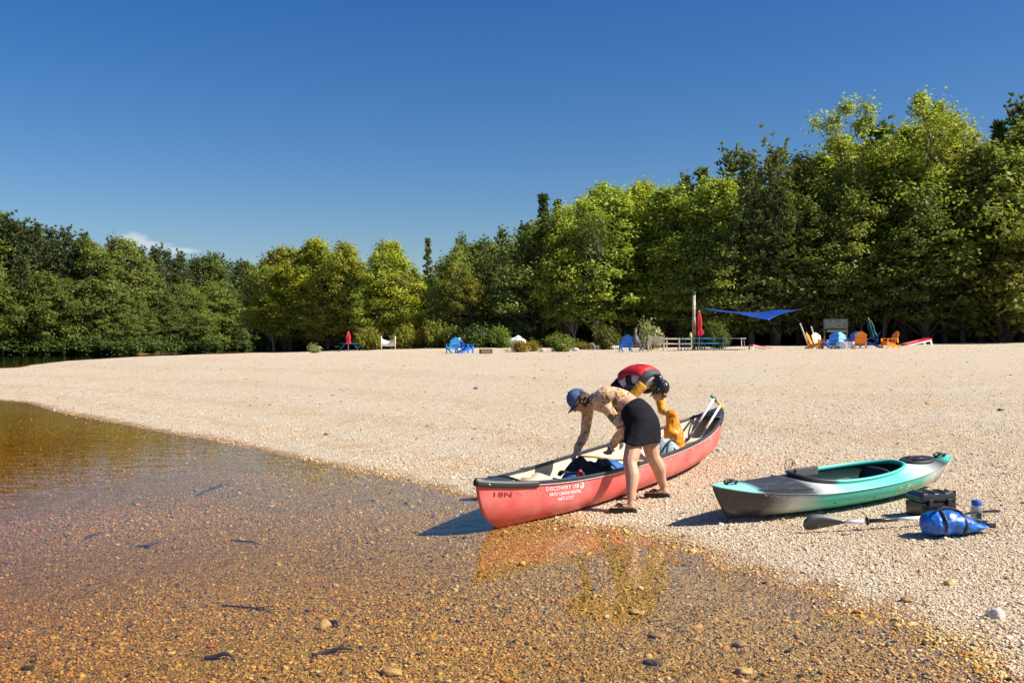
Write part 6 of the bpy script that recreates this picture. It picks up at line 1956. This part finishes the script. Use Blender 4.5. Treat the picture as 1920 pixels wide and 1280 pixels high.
# timber post with cap
po = empty('timber_post', G(1301, 61.8), 0, 'tall timber post carrying the left corner of the blue shade sail', 'post')
MB().tube([(0, 0, -0.1), (0, 0, 1.8), (0.01, 0, 3.45)], [0.105, 0.10, 0.095], 14).build('shaft', M_post, po, True)
MB().loft([[(r * math.cos(2 * math.pi * k / 14), r * math.sin(2 * math.pi * k / 14), z) for k in range(14)] for r, z in ((0.105, 3.44), (0.118, 3.48), (0.118, 3.60), (0.08, 3.66))]).build('cap', M_greenf, po, True)
MB().tube([(0.108 * math.cos(t), 0.108 * math.sin(t), 2.62) for t in [2 * math.pi * k / 16 for k in range(17)]], 0.02, 6).build('rope_collar', M_whitep, po)

# blue shade sail
A_, B_, C_ = P(1309, 577, 61.8), P(1500, 580, 66.0), P(1442, 600, 59.0)
D_ = P(1390, 586, 69.5)
so = empty('shade_sail', A_ - Vector((0, 0, 0)), 0, 'sagging bright blue tarp shade sail strung from the timber post', 'shade sail')
nq = 18
Vv = []
for i in range(nq + 1):
    for j in range(nq + 1):
        u, v = i / nq, j / nq
        p = (A_ * (1 - u) * (1 - v) + C_ * u * (1 - v) + D_ * (1 - u) * v + B_ * u * v)
        cen = (A_ + B_ + C_ + D_) / 4
        pull = 0.22 * (u * (1 - u) * 4 * (1 if v in (0, 1) else 0)) 
        edge = 0.12 * ((4 * u * (1 - u)) * (abs(v - 0.5) * 2) ** 3 + (4 * v * (1 - v)) * (abs(u - 0.5) * 2) ** 3)
        p = p.lerp(cen, edge)
        p.z -= 0.55 * 16 * u * (1 - u) * v * (1 - v) * 0.35 + 0.05 * math.sin(9 * u + 5 * v) * u * (1 - u) * 4
        Vv.append(p - A_)
Ff = [(i * (nq + 1) + j, (i + 1) * (nq + 1) + j, (i + 1) * (nq + 1) + j + 1, i * (nq + 1) + j + 1) for i in range(nq) for j in range(nq)]
mb = MB(); mb.add(Vv, Ff); s_o = mb.build('tarp', M_sail, so, True)
sd_ = s_o.modifiers.new('thickness', 'SOLIDIFY'); sd_.thickness = 0.01
for a, b_ in ((A_, P(1303, 576, 61.8)), (B_, P(1512, 576, 69)), (C_, P(1462, 632, 57.5)), (D_, P(1424, 570, 77))):
    MB().tube([a - A_, b_ - A_], 0.005, 5).build('guy_rope', M_brown, so)

# closed parasols
def closed_parasol(px, D, h, r, m, tilt, label, z0=0.0, pole=M_whitep):
    o = empty('closed_parasol', G(px, D, z0), 0, label, 'parasol')
    o.rotation_euler = (0, math.radians(tilt), 0)
    MB().tube([(0, 0, 0), (0, 0, h)], 0.025, 8).build('pole', pole, o, True)
    rings = []
    for z, k in ((0.36, 1.0), (0.40, 1.25), (0.50, 0.9), (0.56, 0.75), (0.70, 1.0), (0.88, 0.7), (0.97, 0.3), (0.99, 0.12)):
        rings.append([(r * k * (1 + 0.22 * math.cos(6 * t)) * math.cos(t), r * k * (1 + 0.22 * math.cos(6 * t)) * math.sin(t), z * h) for t in [2 * math.pi * q / 36 for q in range(36)]])
    MB().loft(rings).build('canopy', m, o, True)
    MB().tube([(r * 0.95 * math.cos(t), r * 0.95 * math.sin(t), 0.55 * h) for t in [2 * math.pi * q / 14 for q in range(15)]], 0.018, 5).build('tie_strap', m, o)
    MB().ball((0, 0, h), 0.04, 8, 6).build('finial', M_whitep, o, True)
    return o
rp_ = closed_parasol(1311, 61.5, 2.42, 0.16, M_redf, 0, 'closed red parasol standing through the blue picnic table')
mb = MB(); mb.loft([[(x0 + w * math.cos(t), 0.06 * math.sin(t), z) for t in [2 * math.pi * q / 10 for q in range(10)]] for x0, w, z in ((0.03, 0.05, 1.42), (0.14, 0.09, 1.25), (0.22, 0.10, 1.05), (0.25, 0.05, 0.98))])
mb.build('loose_panel', M_redf, rp_, True)
closed_parasol(653, 90, 1.75, 0.20, M_redf, 0, 'small closed red parasol over the teal table on the left beach')
closed_parasol(1644, DC + 2.0, 1.9, 0.19, M_greenf, -16, 'leaning dark green closed parasol between the blue and orange chairs', pole=M_greenf)

# teal table below the small red parasol
tt = empty('round_table', G(655, 90), 0, 'low teal picnic table under the small closed red parasol', 'table')
MB().loft([[(r * math.cos(2 * math.pi * k / 20), r * math.sin(2 * math.pi * k / 20) * 0.7, z) for k in range(20)] for r, z in ((0.80, 0.66), (0.82, 0.68), (0.82, 0.71), (0.80, 0.72))]).build('table_top', M_tealp, tt)
for s in (-1, 1):
    MB().box((s * 1.05, 0, 0.42), (0.38, 0.8, 0.05)).build('bench_seat', M_tealp, tt)
    for t_ in (-1, 1): MB().bar((s * 0.4, t_ * 0.25, 0.66), (s * 0.95, t_ * 0.3, 0.0), 0.06, 0.06).build('leg', M_tealp, tt)

# white banner between two posts
bn = G(728, 86)
bo = empty('banner', bn, 0, 'white banner slung between two pale posts on the left beach', 'banner')
for s in (-1, 1):
    MB().tube([(s * 0.60, 0, -0.1), (s * 0.60, 0, 1.22)], 0.045, 8).build('post', M_creamp, bo, True)
rings = []
for i in range(13):
    f = -1 + 2 * i / 12
    zt = 0.98 - 0.20 * (1 - abs(f) ** 1.2); zb = 0.36 - 0.05 * (1 - f * f)
    y = 0.10 * (1 - f * f)
    rings.append([(f * 0.57, y, zt), (f * 0.57, y + 0.05 * (1 - f * f), (zt + zb) / 2), (f * 0.57, y, zb), (f * 0.57, y + 0.008, zb), (f * 0.57, y + 0.058 * (1 - f * f) + 0.004, (zt + zb) / 2), (f * 0.57, y + 0.008, zt)])
MB().loft(rings).build('cloth', M_whitep, bo, True)

# low wooden block, boulders
wbk = empty('wooden_crate', G(911, 62.0), 0.3, 'low dark wooden crate on the sand right of the pair of chairs', 'crate')
for i in range(3): MB().box((0, -0.20, 0.05 + 0.10 * i), (0.75, 0.03, 0.085)).build('slat', M_brown, wbk); MB().box((0, 0.20, 0.05 + 0.10 * i), (0.75, 0.03, 0.085)).build('slat', M_brown, wbk)
for s in (-1, 1): MB().box((s * 0.36, 0, 0.15), (0.03, 0.38, 0.28)).build('end_board', M_brown, wbk)
MB().box((0, 0, 0.02), (0.70, 0.37, 0.03)).build('bottom', M_brown, wbk)

def boulder(px, D, sx, sy, sz, m, label, seed, nm='boulder', group='boulders along the beach edge', z=0.0):
    bm = bmesh.new()
    bmesh.ops.create_icosphere(bm, subdivisions=3, radius=1.0)
    rr = random.Random(seed)
    from mathutils import noise as mn
    off = Vector((rr.uniform(0, 50), rr.uniform(0, 50), rr.uniform(0, 50)))
    for v in bm.verts:
        k = 1 + 0.32 * mn.noise(v.co * 1.3 + off) + 0.10 * mn.noise(v.co * 3.5 + off)
        v.co = Vector((v.co.x * k * sx, v.co.y * k * sy, v.co.z * k * sz))
    me = bpy.data.meshes.new(nm); bm.to_mesh(me); bm.free()
    me.polygons.foreach_set('use_smooth', [True] * len(me.polygons)); me.materials.append(m)
    o = link(nm, me)
    p = G(px, D); o.location = (p.x, p.y, p.z + sz * 0.45 + z)
    o.rotation_euler = (0, 0, rr.uniform(0, 6.28))
    return tag(o, label, 'rock', group)
boulder(1110, 72, 0.42, 0.3, 0.30, M_rockd, 'dark speckled boulder left of the olive shrub', 1)
boulder(1124, 73, 0.36, 0.3, 0.24, M_rock, 'small grey boulder touching the dark speckled one', 2)
boulder(1142, 71, 0.50, 0.35, 0.34, M_rock, 'largest pale boulder left of the lone blue chair', 3)
boulder(1157, 72, 0.38, 0.3, 0.20, M_rock, 'flat pale boulder just left of the lone blue chair', 4)
boulder(1079, 67, 0.22, 0.2, 0.16, M_rock, 'small pale rock right of the rounded green shrub', 5)
boulder(1018, 66, 0.24, 0.2, 0.17, M_rock, 'small pale rock left of the rounded green shrub', 6)
boulder(971, 74, 0.62, 0.4, 0.42, M_whitep, 'smooth white boulder behind the golden clumps', 7, z=0.4)
boulder(953, 69, 0.2, 0.2, 0.14, M_rock, 'small rock at the left foot of the golden clump', 8)

# outdoor chimney stove
ch = empty('outdoor_stove', G(1191, 66), 0, 'dark cone-shaped outdoor stove behind the lone blue chair', 'stove')
MB().loft([[(r * math.cos(2 * math.pi * k / 16), r * math.sin(2 * math.pi * k / 16), z) for k in range(16)] for r, z in ((0.36, 0.36), (0.36, 0.50), (0.26, 0.80), (0.10, 1.05), (0.09, 1.45))]).build('hood', mat('dark_steel', (0.05, 0.05, 0.058), 0.5), ch, True)
MB().box((0, 0, 0.31), (0.86, 0.7, 0.10)).build('hearth', M_brown, ch)
for s in (-1, 1):
    for t_ in (-1, 1): MB().box((s * 0.36, t_ * 0.28, 0.13), (0.08, 0.08, 0.26)).build('leg', M_iron, ch)

# rail fence at the wood edge
fe = empty('rail_fence', G(1262, 72), 0.04, 'low wooden rail fence at the wood edge behind the benches', 'fence')
for k in range(4): MB().box((-1.35 + 0.9 * k, 0, 0.42), (0.09, 0.09, 0.86)).build('post', M_weath, fe)
for z_ in (0.40, 0.76): MB().box((0, -0.06, z_), (2.9, 0.03, 0.11)).build('rail', M_weath, fe)
# white folding table
ft = empty('folding_table', G(1376, 68), 0.1, 'white folding table at the wood edge right of the picnic tables', 'table')
MB().box((0, 0, 0.74), (1.5, 0.7, 0.05)).build('table_top', M_whitep, ft)
for s in (-1, 1):
    for t_ in (-1, 1): MB().bar((s * 0.62, t_ * 0.28, 0.72), (s * 0.66, t_ * 0.30, 0.0), 0.03, 0.03).build('leg', M_whitep, ft)

# sign board with faint lettering
sg = empty('sign_board', G(1567, 72), 0, 'weathered grey sign board at the wood edge above the blue chairs', 'sign')
MB().box((0, 0, 1.62), (1.75, 0.05, 0.72)).build('board', M_greys, sg)
MB().box((0.1, -0.02, 1.10), (1.5, 0.05, 0.16)).build('lower_board', mat('pale_grey_board', (0.11, 0.12, 0.12), 0.8), sg)
for s in (-1, 1): MB().box((s * 0.80, 0.06, 0.95), (0.10, 0.08, 2.0)).build('post', M_brown, sg)
sgr = random.Random(4)
M_fade = mat('faded_sign_paint', (0.17, 0.18, 0.17), 0.8)
for ln, zz in ((0, 1.80), (1, 1.62), (2, 1.46)):
    x = -0.72
    while x < 0.70:
        w = sgr.uniform(0.05, 0.16)
        if sgr.random() < 0.75: MB().box((x + w / 2, -0.028, zz + sgr.uniform(-0.02, 0.02)), (w, 0.004, 0.07)).build('faded_stroke', M_fade, sg)
        x += w + 0.05

# two leaning poles
for (pt, pb_, D, lab) in (((1500, 606), (1513, 634), DC + 3, 'pale leaning pole rising left of the leftmost orange chair'), ((1521, 612), (1527, 634), DC + 4, 'thin grey leaning pole behind the cream chair')):
    base = G(pb_[0] + 6, D); top = P(pt[0], pt[1], D)
    o = empty('leaning_pole', base, 0, lab, 'pole')
    MB().tube([(0, 0, -0.08), (top - base) * 0.97], [0.06, 0.045], 8).build('shaft', M_weath, o, True)
    MB().tube([(top - base) * 0.97, top - base], [0.052, 0.04], 8).build('pole_cap', M_whitep, o, True)

# ------------------------------------------------------------------ stones and sticks near the camera
def near_stone(px, py, sx, sy, sz, m, label, seed, nm='stone'):
    h_ = hit(px, py)
    o = boulder(960, 10, sx, sy, sz, m, label, seed, nm, 'larger stones near the water')
    o.location = (h_.x, h_.y, h_.z + sz * 0.4)
    return o
M_cobble = mat('pinkish_cobble', (0.58, 0.50, 0.44), 0.8, var=0.15, scale=25)
M_cobbleb = mat('brown_cobble', (0.36, 0.20, 0.09), 0.6, var=0.25, scale=25)
M_cobbley = mat('ochre_cobble', (0.52, 0.36, 0.16), 0.6, var=0.25, scale=25)
M_cobbled = mat('dark_cobble', (0.07, 0.06, 0.055), 0.7, var=0.3, scale=25)
near_stone(1868, 1156, 0.050, 0.040, 0.036, M_cobble, 'pale rounded cobble alone on the beach near the right edge', 11)
near_stone(1781, 1095, 0.042, 0.034, 0.022, M_cobbley, 'flat ochre stone on the beach below the blue dry bag', 12)
near_stone(1700, 1128, 0.034, 0.03, 0.02, M_cobbleb, 'small brown stone on the gravel above the waterline', 13)
near_stone(735, 1264, 0.060, 0.045, 0.022, M_cobbley, 'flat ochre stone under water at the bottom edge', 14)
near_stone(607, 1176, 0.055, 0.04, 0.03, M_cobbley, 'pale ochre stone under water beside a dark stick', 15)
near_stone(1233, 1193, 0.050, 0.04, 0.016, M_cobbleb, 'thin brown slab under water below the canoe reflection', 16)
near_stone(1190, 1149, 0.045, 0.032, 0.018, M_cobbley, 'orange-brown slab under water left of the beach point', 17)
near_stone(1388, 1210, 0.045, 0.036, 0.02, M_cobbleb, 'rust-coloured stone under water near the beach', 18)
near_stone(1395, 1262, 0.045, 0.034, 0.02, M_cobbley, 'yellowish stone under water at the bottom edge near the beach', 19)
near_stone(1225, 1244, 0.055, 0.03, 0.014, M_cobbled, 'dark flat stone under water at the bottom edge', 20)
near_stone(1876, 770, 0.055, 0.04, 0.03, M_cobbled, 'dark stone on the upper gravel at the right edge', 21)
near_stone(892, 729, 0.06, 0.04, 0.03, M_cobbled, 'dark stone alone on the open beach left of the cap', 22)
near_stone(611, 815, 0.04, 0.03, 0.022, M_cobbled, 'small dark stone on the beach above the waterline', 23)
M_stick = mat('wet_dark_stick', (0.045, 0.030, 0.020), 0.6, var=0.3, scale=20)
def stick(a, b_, bend, r, label, fork=False):
    pa_, pb2 = hit(*a), hit(*b_)
    o = empty('stick', pa_, 0, label, 'stick', 'sticks on the river bed')
    e_ = pb2 - pa_
    n_ = Vector((-e_.y, e_.x, 0)).normalized() * e_.length * bend
    up = Vector((0, 0, r * 1.2))
    pts = catmull([up, e_ * 0.35 + n_ + up, e_ * 0.7 + n_ * 0.6 + up * 2, e_ + up], 4)
    MB().tube(pts, lerp_list([r * 0.7, r, r * 0.9, r * 0.4], len(pts)), 7).build('branch', M_stick, o, True)
    if fork:
        q = pts[7]
        MB().tube([q, q + n_ * 1.6 + e_ * 0.16 + up, q + n_ * 2.4 + e_ * 0.3 + up * 2], [r * 0.6, r * 0.5, r * 0.25], 6).build('twig', M_stick, o, True)
stick((585, 1232), (662, 1222), 0.10, 0.011, 'thick dark stick under water at the bottom, near the pale ochre stone', True)
stick((383, 1238), (436, 1236), 0.05, 0.013, 'short stout stick under water near the bottom edge')
stick((416, 1136), (510, 1150), 0.06, 0.006, 'long thin stick under water in the middle shallows', True)
stick((432, 1014), (490, 1022), 0.05, 0.007, 'dark straight twig under water below the violet reflection')
stick((258, 1026), (280, 1030), 0.25, 0.010, 'short bent twig under water near the left side', True)
stick((160, 1010), (184, 1006), 0.1, 0.010, 'tiny stick under water at the far left')
stick((612, 1168), (634, 1178), 0.12, 0.012, 'curved black stick end beside the pale ochre stone')
stick((370, 930), (432, 908), 0.04, 0.012, 'slanting stick seen through the violet water at the left')
stick((1265, 966), (1290, 962), 0.1, 0.004, 'thin dry twig on the gravel by the canoe')

# ------------------------------------------------------------------ pieces of parts become sub-parts
def base(o): return o.name.split('.')[0]
def nest(root, part, pieces):
    """hang each piece under the nearest part of that name (all share one origin)"""
    ps = [c for c in root.children if base(c) == part]
    cen = {p.name: sum((Vector(v) for v in p.bound_box), Vector()) / 8 for p in ps}
    for c in [c for c in root.children if base(c) in pieces]:
        m_ = sum((Vector(v) for v in c.bound_box), Vector()) / 8
        c.parent = min(ps, key=lambda p: (cen[p.name] - m_).length)
nest(w1, 'cap', ('cap_brim', 'cap_button')); nest(w1, 'watch_strap', ('watch_case', 'watch_face')); nest(w1, 'sandal_sole', ('sandal_strap',)); nest(w1, 'printed_top', ('cuff',))
nest(w2, 'sandal_sole', ('sandal_strap',)); nest(w2, 'sunglass_bridge', ('sunglass_lens', 'sunglass_arm')); nest(w2, 'vest_back_panel', ('emblem_stroke', 'vest_strap'))
nest(canoe, 'gunwale', ('gunwale_trim',)); nest(canoe, 'hull', ('rivet', 'lettering', 'emblem')); nest(canoe, 'deck_plate', ('carry_handle', 'end_cap'))
nest(kayak, 'hatch', ('hatch_rib',)); nest(kayak, 'seat', ('seat_back',)); nest(kayak, 'hull', ('bolt', 'lettering')); nest(kayak, 'deck', ('grab_handle', 'side_inlay', 'bungee_loop', 'seam_lip')); nest(kayak, 'coaming', ('thigh_pad',))
nest(case, 'case_lid', ('lid_rib',)); nest(case, 'case_body', ('latch', 'handle')); nest(bag, 'sack', ('strap', 'shoulder_strap', 'roll_top')); nest(rp_, 'canopy', ('tie_strap', 'loose_panel'))
